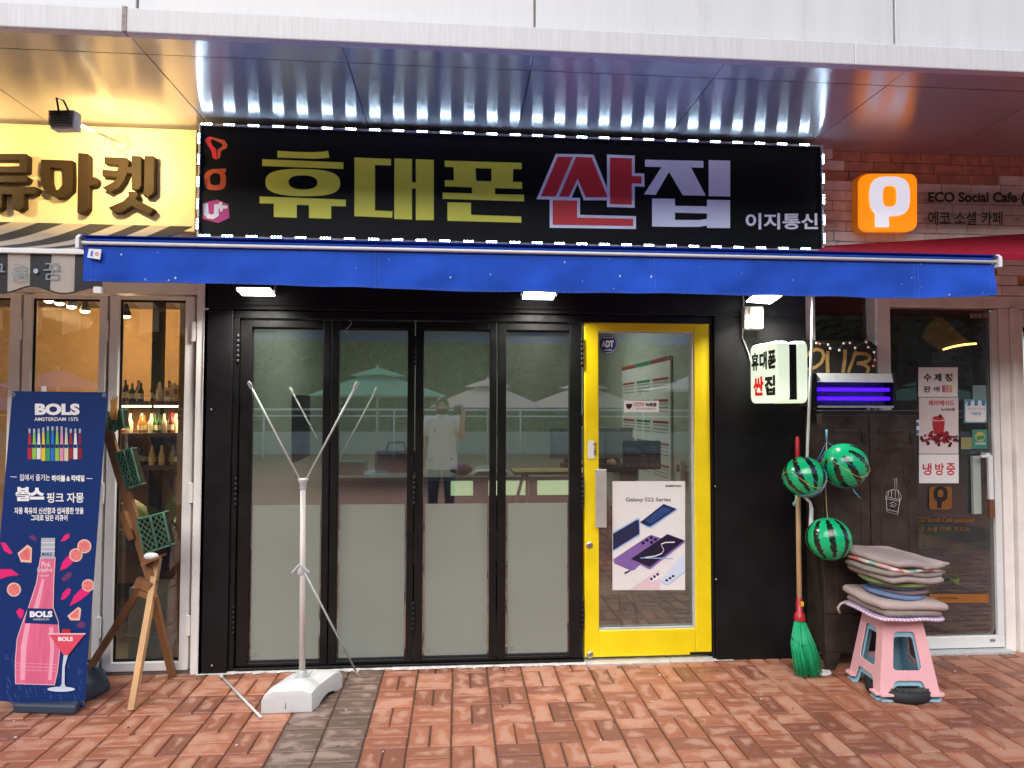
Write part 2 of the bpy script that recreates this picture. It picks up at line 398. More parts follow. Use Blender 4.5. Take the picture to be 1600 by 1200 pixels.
# ------------------------------------------------------------------ building canopy: facade cladding, fascia, soffit
bld = thing('office_building', (0, -.5, 3.2), 'white clad building front with brushed metal soffit running above the three shops', 'building')
SZ, SF = 3.222, -1.12
jx = [-4.3, -3.35, -2.41, -1.48, -.54, .35, 1.28, 2.2, 3.12, 4.04, 4.96, 5.9]
for a, b in zip(jx, jx[1:]):
    part('soffit_panel', bld, m_alu, lambda q: q.box(a + .003, b - .003, SF + .215, .04, SZ, SZ + .03))
    part('soffit_edge', bld, m_alu, lambda q: q.box(a + .0015, b - .0015, SF + .012, SF + .21, SZ, SZ + .03))
part('soffit_backing', bld, m_gap, lambda q: q.box(jx[0], jx[-1], SF + .02, .04, SZ + .031, SZ + .06))
for a, b in ((-4.3, -1.487), (-1.476, 1.9), (1.9, 5.9)):
    part('fascia', bld, m_fascia, lambda q: q.box(a, b, SF, SF + .05, SZ - .012, SZ + .1), .006)
m_seam = M('rusty_sealant', (.35, .3, .27), .8, var=.4, vscale=30)
part('fascia_joint', bld, m_seam, lambda q: q.box(-1.492, -1.471, SF - .003, SF + .045, SZ - .008, SZ + .104))
fx = [-4.3, A(213, 10, -1.06).x, A(836, 30, -1.06).x, A(1400, 60, -1.06).x, 5.9]
for a, b in zip(fx, fx[1:]):
    part('facade_panel', bld, m_white, lambda q: q.box(a + .005, b - .005, SF + .07, SF + .12, SZ + .1, 5.6), .004)
part('facade_backing', bld, M('grey_sealant', (.3, .27, .24), .8, var=.2), lambda q: q.box(-4.3, 5.9, SF + .085, SF + .15, SZ + .09, 5.6))

# ------------------------------------------------------------------ black phone shop front
shop = thing('black_shopfront', (0, 0, 0), 'black painted phone shop front with four folding glass panels and a yellow door', 'shop front')
XL, XF0, XF1, XD0, XD1, XR = -1.5, A(368, 600).x, A(908, 600).x, A(911, 600).x, A(1106, 600).x, 2.2
ZT = 2.13
part('header_wall', shop, m_black, lambda q: (q.box(XL, XR, -.06, .1, ZT + .005, 2.52), q.box(XL, XF0 - .002, -.06, .1, -.015, ZT + .003), q.box(XD1 + .02, XR, -.06, .1, -.015, ZT + .003)), .004)
for sx_, sy_ in ((331, 1040), (330, 640), (1118, 760), (1119, 905), (1226, 545)): part('screw', shop, m_steel, lambda q: q.lathe([(.006, 0), (.006, .002), (.003, .003)], A(sx_, sy_, -.0605), 10, (0, -1, 0)))
part('shop_wall', shop, m_black, lambda q: q.box(XL, XR, -.05, .1, 2.522, 3.25))
part('header_trim', shop, m_black, lambda q: q.box(A(350, 478).x, A(912, 487).x, -.068, -.06, A(350, 478).z, A(350, 478).z + .006))
part('door_frame', shop, m_blackm, lambda q: (q.box(XF0, XD1 + .018, -.045, .06, ZT - .045, ZT), q.box(XF0, XF0 + .03, -.045, .06, -.012, ZT - .047), q.box(XD1 + .004, XD1 + .018, -.045, .06, -.012, ZT - .047), q.box(XF0 + .032, XD0, -.045, .06, -.012, .022)), .003)
gx = [(392, 504), (528, 636), (661, 764.5), (790, 889)]
px_ = [XF0 + .032] + [A(v, 760).x for v in (516, 647.5, 776)] + [XD0 - .012]
m_film = M('frosted_film', (.34, .365, .315), .42, var=.1, vscale=1.1, bump=.05, bscale=500)
_t = m_film.node_tree; _tl = _t.nodes.new('ShaderNodeBsdfTranslucent'); _tl.inputs[0].default_value = (.42, .46, .4, 1); _mx = _t.nodes.new('ShaderNodeMixShader'); _mx.inputs[0].default_value = .3
_t.links.new(_t.nodes['Principled BSDF'].outputs[0], _mx.inputs[1]); _t.links.new(_tl.outputs[0], _mx.inputs[2]); _t.links.new(_mx.outputs[0], _t.nodes['Material Output'].inputs[0])
for i, (ga, gb) in enumerate(gx):
    xa, xb = px_[i] + .003, px_[i + 1] - .003; a, b = A(ga, 760).x, A(gb, 760).x; zt, zb = A(640, 515).z, A(640, 1027).z
    fr = part('folding_panel', shop, m_blackm, lambda q: (q.box(xa, a, -.03, .03, .027, ZT - .05), q.box(b, xb, -.03, .03, .027, ZT - .05), q.box(a, b, -.03, .03, .027, zb), q.box(a, b, -.03, .03, zt, ZT - .05)), .004)
    part('glass_pane', fr, m_glass, lambda q: q.box(a + .001, b - .001, .0, .005, zb + .001, zt - .001))
    zf = A(640, 787.5).z
    def film(q):
        q.box(a + .014, b - .012, -.0022, -.001, zb + .004, zf); q.use(m_inkg)
        for dz in (.03, .042): q.box(a + .03, a + .052, -.0026, -.0023, zb + dz, zb + dz + .003)
    part('frosted_film', fr, m_film, film)
    for ga_, gb_ in ((zb - .001, zb + .008), (zt - .008, zt + .001)): part('gasket', fr, m_rubber, lambda q: q.box(a - .001, b + .001, -.012, -.003, ga_, gb_))
    if i in (0, 1, 3):
        hx = (xa - .012) if i == 0 else (xb + .003)
        for pz in (1.9, 1.05, .3):
            def hin(q):
                for k in range(6): q.tube((hx, -.04, pz - .09 + k * .03), (hx, -.04, pz - .0615 + k * .03), .0085, 10)
            part('hinge', fr, m_blackp, hin)
door = part('yellow_door', shop, m_yellow, lambda q: (q.box(XD0 + .003, A(934, 760).x, -.035, .03, .03, 2.105), q.box(A(1082.5, 760).x, XD1, -.035, .03, .03, 2.105), q.box(A(934, 760).x, A(1082.5, 760).x, -.035, .03, .03, A(1000, 981).z), q.box(A(934, 760).x, A(1082.5, 760).x, -.035, .03, A(1000, 519).z, 2.105)), .005)
DX0, DX1, DZ0, DZ1 = A(934, 760).x, A(1082.5, 760).x, A(1000, 981).z, A(1000, 519).z
part('glass_pane', door, m_glassd, lambda q: q.box(DX0, DX1, .0, .005, DZ0, DZ1))
part('glazing_bead', door, m_galv, lambda q: (q.box(DX1 - .012, DX1, -.03, -.004, DZ0, DZ1), q.box(DX0, DX1 - .013, -.03, -.004, DZ0, DZ0 + .01), q.box(DX0, DX1 - .013, -.03, -.004, DZ1 - .008, DZ1)))
h0, h1 = A(930, 824, -.07), A(947, 733, -.07)
part('handle', door, M('handle_plate', (.5, .49, .45), .35, .3, var=.15), lambda q: (q.box(h0.x, h1.x, -.085, -.072, h0.z, h1.z), q.box(h0.x + .012, h0.x + .03, -.072, -.036, h0.z + .03, h0.z + .05), q.box(h0.x + .012, h0.x + .03, -.072, -.036, h1.z - .05, h1.z - .03)), .003)
for px, py in ((921, 852), (922, 1023)):
    c = A(px, py, -.036)
    part('lock', door, m_steel, lambda q: (q.lathe([(.021, 0), (.021, .005), (.016, .009), (.012, .009)], c, 18, (0, -1, 0)), q.use(m_ink), q.box(c.x - .0015, c.x + .0015, c.y - .0105, c.y - .0095, c.z - .006, c.z + .006)))
part('scuff', door, m_black, lambda q: q.box(A(1075, 1020).x, XD1 - .002, -.0362, -.0352, .031, .047))
m_thr = M('threshold_metal', (.6, .58, .55), .5, .4, var=.2, vscale=10)
part('threshold', shop, m_thr, lambda q: (q.box(XD0 + .004, A(1040, 1030).x, -.09, .05, -.01, .012), q.box(A(1042, 1030).x, XD1, -.075, .05, -.01, .008)), .003)

# --- poster and stickers on the door (flat prints on the pane)
Yg = -.004
def flat(name, rect, Y, mat, label, cat, group=None, t=.001, draw=None, poly=None):
    b = MB().use(mat); pts = poly or [(rect[0], rect[1]), (rect[2], rect[1]), (rect[2], rect[3]), (rect[0], rect[3])]
    b.prism([A(x, y, Y) for x, y in pts][::-1], (0, t, 0))
    if draw: draw(b)
    return tag(b.build(name), label, cat, group)
def P3(b, m, pts, Y, l): b.use(m); b.pf(pts, Y, l)
def d_poster(b):
    z = lambda x, y: (890 + x * .26667, 720 + y * .26667); Y = Yg
    f = lambda m, pts, l: P3(b, m, [z(*p) for p in pts], Y, l)
    navy = M('navy_print', (.018, .022, .07), .25, var=.2); blue = M('blue_print', (.02, .06, .2), .25, var=.2); lil = M('lilac_print', (.22, .12, .36), .25, var=.15)
    dk = M('dark_violet_print', (.012, .01, .035), .25, var=.2); sky = M('pale_blue_print', (.62, .68, .8), .3, var=.05); pk = M('pink_print', (.72, .54, .58), .3, var=.05); edge = M('bright_edge_print', (.3, .45, .75), .3, var=.05)
    f(edge, [(412, 362), (548, 252), (628, 280), (628, 290), (478, 394), (455, 391)], 1)
    f(navy, [(412, 360), (548, 255), (552, 253), (626, 282), (474, 384), (456, 382)], 2); f(blue, [(440, 352), (545, 268), (600, 284), (480, 370)], 3)
    f(edge, [(254, 418), (400, 334), (413, 342), (413, 437), (254, 533)], 1); f(navy, [(254, 428), (396, 345), (406, 352), (408, 428), (254, 524)], 2)
    f(lil, [(254, 578), (462, 440), (480, 434), (540, 455), (560, 470), (380, 640), (360, 644), (262, 602)], 1)
    for x, y in ((430, 481), (453, 465), (478, 450), (480, 478), (502, 461)): b.use(dk); b.pf([z(*p) for p in circ(x, y, 11, 9, 12)], Y, 2)
    f(lil, [(356, 578), (572, 428), (674, 466), (674, 478), (474, 634), (462, 634)], 3); f(dk, [(358, 574), (572, 431), (672, 466), (468, 622)], 4)
    pts = [(440, 566), (500, 558), (540, 542), (552, 522), (540, 500), (535, 488), (560, 478), (615, 476)]
    up = [(x, y - 3) for x, y in pts]; dn = [(x, y + 3) for x, y in pts][::-1]
    for k in range(len(pts) - 1): f(m_wink, [up[k], up[k + 1], dn[-2 - k], dn[-1 - k]], 5)
    f(edge, [(414, 566), (605, 568), (605, 574), (414, 571)], 6)
    f(dk, [(318, 655), (352, 640), (358, 646), (326, 664)], 2)
    f(sky, [(530, 700), (660, 552), (675, 560), (675, 650), (580, 722), (562, 724)], 1); f(edge, [(530, 700), (562, 722), (580, 722), (675, 645), (675, 652), (582, 726), (560, 726), (530, 706)], 2)
    for x, y in ((568, 700), (588, 687), (606, 675)): b.use(navy); b.pf([z(*p) for p in circ(x, y, 9, 7, 12)], Y, 3)
    f(pk, [(350, 755), (510, 645), (526, 642), (530, 755)], 1); f(m_wink, [(468, 690), (520, 650), (522, 690), (472, 712)], 2)
    for x, y in ((479, 692), (497, 678), (515, 665)): b.use(navy); b.pf([z(*p) for p in circ(x, y, 8, 9, 12)], Y, 3)
    textpx(b, 'SAMSUNG', *z(561, 140), *z(652, 154), Y, m_ink, .03); textpx(b, 'Galaxy S22 Series', *z(329, 215), *z(592, 245), Y, m_ink, .012)
flat('phone_poster', (957, 752, 1070.5, 922), Yg, m_paper, 'white poster of blue, violet and pink phones taped on the yellow door', 'poster', draw=d_poster)
def d_cctv(b):
    b.use(m_ink); b.pf([(978, 631), (988, 631), (987, 636), (984, 639), (981, 639), (978.5, 636)], Yg, 1)
    textpx(b, 'CCTV', 990.5, 629, 1007, 634.8, Yg, M('orange_red_ink', (.6, .06, .03), .5, var=0), .02); textpx(b, '녹화중', 1009, 629, 1026, 635.5, Yg, m_ink, .03)
    textpx(b, '24hr Camera Recording', 993.5, 637.5, 1024, 640, Yg, m_ink, .01)
flat('camera_notice', (975, 626, 1029.5, 644), Yg, m_paper, 'small white camera recording sticker near the top of the yellow door', 'sticker', draw=d_cctv)
m_blsign = M('blue_sticker', (.012, .03, .16), .35, var=.1)
def d_adt(b):
    b.use(m_wink); o = [(949.7 + 14.4 * math.cos(R(22.5 + 45 * k)), 537.5 + 15 * math.sin(R(22.5 + 45 * k))) for k in range(8)]
    o2 = [(949.7 + 13.7 * math.cos(R(22.5 + 45 * k)), 537.5 + 14.3 * math.sin(R(22.5 + 45 * k))) for k in range(8)]
    for k in range(8): b.pf([o[k], o[(k + 1) % 8], o2[(k + 1) % 8], o2[k]], Yg, 1)
    textpx(b, 'ADT', 939.5, 532, 959, 542.5, Yg, m_wink, .05); textpx(b, '무인경비구역', 942, 526, 958, 529, Yg, m_wink, .02); textpx(b, '1588-6400', 943, 545.5, 956, 548, Yg, m_wink, .02)
flat('alarm_sticker', None, Yg, m_blsign, 'blue octagonal alarm sticker in the upper corner of the yellow door pane', 'sticker', poly=[(949.7 + 15.6 * math.cos(R(22.5 + 45 * k)), 537.5 + 16.2 * math.sin(R(22.5 + 45 * k))) for k in range(8)], draw=d_adt)
def d_pl(b):
    P = A(918, 716, -.036); text(b, '당기세요', A(927.2, 692, -.037), .078, .022, m_ink, (0, 0, -1), (1, 0, 0), .03)
flat('pull_label', (918.5, 688.5, 929, 716.5), -.037, m_paper, 'narrow white upright label stuck on the yellow door frame above its handle', 'label', draw=d_pl)
# chalkboard hung inside the pane
b = MB().use(M('chalkboard', (.02, .022, .024), .6, var=.25)); b.prism([A(x, y, .03) for x, y in rr(973, 688.5, 1032.5, 733.5, 3)][::-1], (0, .006, 0))
m_chalk = M('chalk', (.8, .8, .78), .9, var=.2, vscale=60)
textpx(b, 'open  11:00', 978, 697, 1025, 706, .03, m_chalk, 0); textpx(b, 'close 20:00', 976, 710, 1024, 719, .03, m_chalk, 0); textpx(b, 'call 010 3906 6628', 977, 722, 1029, 730, .03, m_chalk, 0)
b.use(m_chalk); b.tube(A(982, 690, .033), A(998, 644, .02), .0012, 5); b.tube(A(1024, 690, .033), A(1007, 644, .02), .0012, 5)
tag(b.build('chalkboard'), 'little black chalkboard of opening hours hanging on strings inside the door', 'chalkboard')

# ------------------------------------------------------------------ main sign with LED border
sg = thing('shop_sign', (.37, -.1, 2.53), 'long black shop sign with yellow, red and white letters edged by white lights', 'sign')
YS = -.22
s0, s1 = A(311, 372, YS), A(1282, 228, YS)
SX0, SX1, SZ0, SZ1 = s0.x, s1.x, s0.z + .012, SZ - .055
m_signb = M('sign_black', (.005, .005, .006), .4, spec=.15, var=.15, vscale=1.5)
part('sign_board', sg, m_signb, lambda q: q.box(SX0, SX1, YS, -.06, SZ0, SZ1), .002)
part('edge_channel', sg, m_galv, lambda q: (q.box(SX0 - .008, SX1 + .008, YS - .012, YS + .02, SZ1 + .001, SZ1 + .009), q.box(SX0 - .008, SX1 + .008, YS - .012, YS + .02, SZ0 - .009, SZ0 - .001), q.box(SX0 - .009, SX0 - .001, YS - .012, YS + .02, SZ0, SZ1), q.box(SX1 + .001, SX1 + .009, YS - .012, YS + .02, SZ0, SZ1)))
for bx_ in (SX0 - .02, SX1 + .01): part('bracket', sg, m_galv, lambda q: q.box(bx_, bx_ + .01, YS + .03, -.05, SZ0 + .14, SZ0 + .42))
m_ylet = M('yellow_vinyl', (.85, .78, .06), .4, var=.04); m_rlet = M('red_vinyl', (.72, .03, .035), .4, var=.04); m_wlet = M('white_vinyl', (.88, .88, .9), .4, var=.04)
z2 = lambda x, y: (290 + x * .3125, 170 + y * .3125); z3 = lambda x, y: (780 + x * .33125, 170 + y * .33125)
def glyph(name, mat, polys, zf=None, layers=None):
    def fn(q):
        for i, p in enumerate(polys):
            pts = [zf(*t) if zf else t for t in p]
            q.pf(pts, YS, (layers[i] if layers else 1) + (0 if layers else 0))
    return part(name, sg, mat, fn)
def ringp(out, inn): n = len(out); return [[out[k], out[(k + 1) % n], inn[(k + 1) % n], inn[k]] for k in range(n)]
def sup(cx, cy, rx, ry, e, n=40, sl=.016):
    o = []
    for k in range(n):
        a = 2 * math.pi * k / n; c, s_ = math.cos(a), math.sin(a)
        x = rx * math.copysign(abs(c) ** (2 / e), c); y = ry * math.copysign(abs(s_) ** (2 / e), s_); o.append((cx + x, cy + y + x * sl))
    return o
glyph('letter', m_ylet, [[(459, 210), (560, 216), (640, 217), (690, 214), (713, 210), (719, 245), (690, 248), (640, 250), (459, 244)],
    [(383, 252), (789, 268), (789, 301), (383, 286)]] + ringp(sup(586, 369, 187, 68, 2.7), sup(587, 368, 72, 35, 2.4)) +
    [[(370, 438), (801, 454), (801, 488), (728, 486), (728, 550), (617, 546), (617, 482), (556, 480), (556, 545), (441, 541), (441, 474), (370, 473)]], z2)
glyph('letter', m_ylet, [[(845, 243), (1027, 251), (1027, 284), (947, 281), (947, 508), (1035, 512), (1033, 545), (844, 537)],
    [(1044, 248), (1132, 251), (1132, 367), (1151, 368), (1151, 252), (1241, 256), (1241, 557), (1151, 556), (1151, 400), (1132, 399), (1132, 554), (1043, 551)]], z2)
Z = z2
glyph('letter', m_ylet, [[Z(1296, 259), (815.1, 254.5), (815.1, 264.4), Z(1529, 299), Z(1449, 297), Z(1296, 290)],
    [Z(1340, 291.8), Z(1449, 297), Z(1453, 361), Z(1342, 358)], [Z(1529, 299), (801.9, 264.0), (801.2, 284.2), Z(1529, 363)],
    [Z(1296, 357), Z(1342, 358), Z(1453, 361), Z(1529, 363), (801.2, 284.2), (815.8, 284.3), (815.8, 295.2), Z(1547, 397), Z(1432, 393), Z(1296, 388)],
    [Z(1432, 393), Z(1547, 397), Z(1547, 427), Z(1432, 423)],
    [Z(1285, 419), Z(1432, 423), Z(1547, 427), (818.8, 304.2), (818.8, 314.8), Z(1285, 450)],
    [Z(1309, 467), Z(1427, 470), Z(1427, 530), (814.5, 338.3), (814.5, 347.9), Z(1309, 560)]])
r1 = [(276, 227), (347, 228), (266, 415), (197, 413)]; r2 = [(362, 228), (436, 231), (511, 418), (408, 418), (370, 330), (328, 416), (282, 415)]
r3 = [(522, 231), (625, 235), (625, 318), (670, 319), (671, 354), (625, 352), (625, 453), (522, 450)]; r4 = [(252, 432), (367, 434), (367, 514), (631, 520), (631, 553), (252, 547)]
glyph('letter_outline', m_wlet, [offs(p, 14) for p in (r4, r1, r2, r3)], z3, [1, 2, 3, 4])
glyph('letter', m_rlet, [r4, r1, r2, r3], z3, [6, 6, 6, 6])
glyph('letter', m_wlet, [[(688, 240), (963, 246), (963, 278), (905, 277), (974, 410), (866, 408), (801, 297), (738, 406), (683, 404), (765, 275), (688, 273)],
    [(988, 242), (1089, 245), (1089, 414), (988, 412)], [(721, 423), (829, 425), (829, 557), (721, 555)], [(980, 429), (1089, 431), (1089, 563), (980, 562)],
    [(829, 458), (980, 460), (980, 494), (829, 490)], [(829, 524), (945, 525), (980, 519), (980, 551), (940, 557), (829, 557)]], z3)
def small(q): textpx(q, '이지통신', 1165, 333, 1278, 358.5, YS, m_wlet, .028)
part('small_lettering', sg, m_wlet, small)
m_lor = M('orange_vinyl', (.55, .09, .025), .35, var=.1); m_mag = M('magenta_vinyl', (.55, .035, .22), .35, var=.08)
glyph('logo', m_rlet, [[(97, 160), (103, 146), (122, 139), (134, 148), (125, 162), (133, 182), (152, 200), (157, 256), (136, 246), (128, 206), (110, 182)]], z2)
glyph('logo', m_lor, [[(122, 139), (195, 158), (210, 180), (205, 198), (178, 210), (172, 246), (160, 250), (160, 206), (178, 192), (188, 184), (180, 174), (134, 152)]], z2, [2])
def tl(q):
    for p in ringp(sup(148, 357, 54, 50, 3.2, 32, 0), sup(148, 352, 27, 30, 3, 32, 0)): q.pf([z2(*t) for t in p], YS, 1)
    q.pf([z2(*t) for t in [(97, 340), (108, 312), (132, 302), (203, 299), (201, 318), (140, 322), (118, 340)]], YS, 2)
part('logo', sg, m_lor, tl)
def ul(q):
    q.pf([z2(*t) for t in [(84, 472), (158, 454), (214, 478), (220, 545), (163, 571), (86, 550)]], YS, 1); q.use(m_wink)
    q.pf([z2(*t) for t in [(88, 476), (112, 474), (116, 522), (128, 530), (142, 524), (143, 478), (166, 476), (170, 466), (182, 466), (183, 482), (210, 484), (210, 498), (186, 500), (184, 514), (172, 514), (170, 498), (165, 500), (166, 535), (140, 552), (108, 548), (92, 528)]], YS, 2)
part('logo', sg, m_mag, ul)
# LED modules
lx_top = [z2(x, 0)[0] for x in (105, 218, 340, 463, 583, 707, 826, 946, 1064, 1183, 1300, 1417, 1532)] + [z3(75 + k * 104.8, 0)[0] for k in range(14)]
m_modw = M('module_white', (.35, .36, .38), .5, var=0)
def ledmod(q, vert=False):
    c = Vector(ORG[sg]); h = .031; q.use(m_modw)
    if vert: q.box(c.x - .006, c.x + .006, c.y - .004, c.y + .004, c.z - h, c.z + h)
    else: q.box(c.x - h, c.x + h, c.y - .004, c.y + .004, c.z - .006, c.z + .006)
    q.use(m_led, True)
    for k in (-1.2, -.4, .4, 1.2):
        q.sphere(c + (Vector((0, -.005, k * .02)) if vert else Vector((k * .02, -.005, 0))), .0046, 8, 6)
led_h = part('led_module', sg, m_modw, ledmod); led_v = part('led_module', sg, m_modw, lambda q: ledmod(q, True))
def put_led(proto, first, p):
    o = proto if first else proto.copy()
    if not first: COL.objects.link(o)
    o.location = Vector(p) - ORG[sg]
k = 0
for x in lx_top:
    X = A(x, 210, YS - .02).x
    for zz in (SZ1 + .002, SZ0 - .002):
        put_led(led_h, k == 0, (X, YS - .02, zz)); k += 1
k = 0
for t in (.13, .32, .52, .72, .9):
    for X in (SX0 - .003, SX1 + .003):
        put_led(led_v, k == 0, (X, YS - .02, SZ1 + (SZ0 - SZ1) * t)); k += 1
def wires(q):
    rn = random.Random(2)
    for zz in (SZ1 + .002, SZ0 - .002):
        for a, b in zip(lx_top, lx_top[1:]):
            xa, xb = A(a, 210, YS - .02).x + .03, A(b, 210, YS - .02).x - .03; sag = rn.uniform(-.004, .010)
            q.path([(xa + (xb - xa) * t, YS - .018, zz - sag * 4 * t * (1 - t) * .6) for t in (0, .25, .5, .75, 1)], .0016, 4)
part('wire', sg, M('red_wire', (.25, .08, .06), .5, var=0), wires)

# ------------------------------------------------------------------ blue awning
m_blue = cloth('blue_canvas', (.02, .09, .54), var=.3, vscale=2.6, trans=.2, weave=11)
m_blue_d = M('blue_thread', (.1, .2, .6), .8, var=0)
aw = thing('blue_awning', (.45, -.06, 2.46), 'long bright blue canvas awning with white front bar over the phone shop', 'awning')
YA = -1.2
a0, a1 = A(130, 390, YA), A(1553, 401, YA)
AX0, AX1, AZ = a0.x, a1.x, (a0.z + a1.z) / 2
def canopy(q):
    n = 40; t = .004
    for k in range(n):
        xa, xb = AX0 + (AX1 - AX0) * k / n, AX0 + (AX1 - AX0) * (k + 1) / n; m = 6
        for j in range(m):
            def P(x, s_):
                sg_ = -.02 * math.sin(math.pi * s_) + .004 * math.sin(x * 5) * math.sin(math.pi * s_)
                return Vector((x, -.08 + (YA + .05) * s_, 2.475 + (AZ + .028 - 2.475) * s_ + sg_))
            p = [P(xa, j / m), P(xa, (j + 1) / m), P(xb, (j + 1) / m), P(xb, j / m)]
            q.face(p); q.face([v - Vector((0, 0, t)) for v in p[::-1]])
part('canopy', aw, m_blue, canopy)
def vz(px): # hem of the valance read along its length
    t = (px - 128) / (1555 - 128)
    tab = [(0, .172), (.05, .168), (.32, .182), (.4, .186), (.7, .184), (.82, .181), (.9, .188), (.96, .178), (1, .167)]
    for (a, va), (b, vb) in zip(tab, tab[1:]):
        if a <= t <= b: return va + (vb - va) * (t - a) / (b - a)
    return .22
m_blue.use_backface_culling = False
def valance(q):
    n = 150; m = 12; vs = []; fs = []
    for k in range(n + 1):
        t = k / n; x = AX0 + .004 + (AX1 - AX0 - .008) * t; L_ = vz(128 + t * 1427) - .02
        for j in range(m + 1):
            s_ = j / m
            amp = .011 * s_ ** 1.2; wv = math.sin(x * 4.1 + 1) + .6 * math.sin(x * 9.7 + 2 * s_) + .4 * math.sin(x * 23 + 3 * s_) + .5 * noise.noise(Vector((x * 5, s_ * 2.2, 3)))
            pin = .012 * math.exp(-((x - AX1 + .35 - .5 * s_) / .12) ** 2) * s_
            vs.append(Vector((x, YA - .004 + amp * wv - pin, AZ - .012 - L_ * s_ - .0008 * math.sin(x * 17) * s_)))
    for k in range(n):
        for j in range(m):
            i = k * (m + 1) + j; fs.append((i, i + 1, i + m + 2, i + m + 1))
    q.faces(vs, fs, True); q.faces([v + Vector((0, .003, 0)) for v in vs], [f[::-1] for f in fs], True)
    def W(x, s_):
        k = min(n, max(0, (x - AX0 - .004) / (AX1 - AX0 - .008) * n)); i = int(k); j = int(min(m - 1, s_ * m)); f = s_ * m - j
        a = vs[i * (m + 1) + j]; b = vs[i * (m + 1) + j + 1]; p = a.lerp(b, f); p.x = x; return p + Vector((0, -.0012, 0))
    q.use(m_blue_d)
    for px in (586, 591.5, 1016, 1021.5, 1427, 1433, 1543, 1548, 142):
        x = A(px, 420, YA).x
        for j in range(16): q.beam(W(x + .004 * j / 16, j / 16 + .008), W(x + .004 * j / 16, j / 16 + .045), .0012, .0012)
    q.use(M('dust_speck', (.5, .52, .6), .9, var=0)); rs = random.Random(17)
    for k in range(26):
        p = W(rs.uniform(AX0 + .05, AX1 - .05), rs.random() ** 1.6 * .92 + .03) + Vector((0, -.0006, 0)); e = rs.choice((.0012, .0016, .002, .0034)); q.obox(p, (e, 0, 0), (0, .0003, 0), (0, 0, e * rs.uniform(.8, 1.8)))
    q.use(m_blue_d)
    for s_ in (.955, .985, .05):
        k = 0; x = AX0 + .02
        while x < AX1 - .03: q.beam(W(x, s_), W(x + .02, s_), .001, .001); x += .026
val = part('valance', aw, m_blue, valance)
part('front_bar', aw, m_whitep, lambda q: (q.path([(AX0, YA - .012, AZ), (AX1, YA - .012, AZ)], .0085, 10), q.use(m_blue), q.prism([(AX0 + .018, YA - .0225, AZ + .0095), (AX0 + .018, YA - .016, AZ + .02), (AX0 + .018, YA + .0, AZ + .032), (AX0 + .018, YA + .05, AZ + .034), (AX0 + .018, YA + .05, AZ - .012), (AX0 + .018, YA + .0, AZ - .012)], (AX1 - AX0 - .036, 0, 0))))
for X, s_ in ((AX0, -1), (AX1, 1)):
    part('end_cap', aw, m_whitep, lambda q: q.prism([(X + s_ * .002, YA - .03, AZ - .028), (X + s_ * .002, YA - .03, AZ + .02), (X + s_ * .002, YA - .01, AZ + .036), (X + s_ * .002, YA + .055, AZ + .03), (X + s_ * .002, YA + .055, AZ - .02)], (s_ * .016, 0, 0)), .003)
    part('folding_arm', aw, m_galv, lambda q: (q.beam((X - s_ * .1, YA + .04, AZ), (X - s_ * .65, -.62, AZ + .06), .035, .025), q.beam((X - s_ * .65, -.62, AZ + .06), (X - s_ * .3, -.1, 2.42), .04, .03)))
part('roller', aw, m_whitep, lambda q: q.path([(AX0, -.11, 2.44), (AX1 - .3, -.11, 2.44)], .035, 12))
def tagl(q):
    c = [(139, 388.5), (158.5, 389.5), (156, 405.5), (136, 402)]
    q.prism([A(x, y, YA - .02) for x, y in c][::-1], (0, .001, 0)); q.use(m_red)
    for p in ringp(circ(151.5, 397, 2.6, 3, 12), circ(151.5, 397, 1.3, 1.6, 12)): q.pf(p, YA - .02, 1)
    q.use(m_blue_d); q.pf([(142, 392), (146, 392.2), (145, 401), (141, 400)], YA - .02, 1)
part('label_tag', aw, m_paper, tagl)

# crank rod hanging from the awning
cr = thing('awning_crank', A(1266, 850, -.55), 'long thin white crank rod hanging from the awning beside the black locker', 'crank rod')
YC = -.305
part('rod', cr, m_whitep, lambda q: q.path([A(1271, 420, YC), A(1268.5, 540, YC), A(1262, 690, YC), A(1259, 780, YC)], .0085, 8))
part('crank_handle', cr, m_whitep, lambda q: q.path([A(1259, 778, YC), A(1266, 785, YC), A(1268, 795, YC), A(1267, 822, YC), A(1264, 848, YC)], .011, 8, [.009, .008, .012, .013, .012]))

# ------------------------------------------------------------------ floodlights under the awning
m_lens = M('floodlight_lens', (.9, .9, .9), .4, var=0, em=(1, .97, .9), es=9)
def floodlight(px, py, Y, rx, rz, label, e=9):
    c = A(px, py, Y); t = thing('floodlight', c, label, 'floodlight', 'white floodlights under the blue awning')
    part('housing', t, m_blackp, lambda q: (q.box(c.x - .1, c.x + .1, c.y - .06, c.y + .06, c.z + .004, c.z + .035),), .006)
    part('fins', t, m_blackp, lambda q: [q.box(c.x - .09 + k * .018, c.x - .084 + k * .018, c.y - .05, c.y + .05, c.z + .036, c.z + .055) for k in range(11)])
    part('lens', t, m_lens, lambda q: q.box(c.x - .093, c.x + .093, c.y - .053, c.y + .053, c.z - .004, c.z + .003))
    part('bracket', t, m_galv, lambda q: (q.box(c.x - .108, c.x - .102, c.y - .012, c.y + .012, c.z, c.z + .09), q.box(c.x + .102, c.x + .108, c.y - .012, c.y + .012, c.z, c.z + .09), q.box(c.x - .108, c.x + .108, c.y - .012, c.y + .012, c.z + .091, c.z + .096)))
    l = bpy.data.lights.new('floodlight_glow', 'AREA'); l.shape = 'RECTANGLE'; l.size = .18; l.size_y = .1; l.energy = e; l.color = (1, .97, .9); l.spread = R(150)
    o = bpy.data.objects.new('floodlight_glow', l); COL.objects.link(o); o.parent = t; o.location = (0, 0, -.012)
    t.rotation_euler = (rx, 0, rz); return t
floodlight(400, 456, -.19, R(-12), 0, 'leftmost white floodlight below the awning, above the left folding panels', 9)
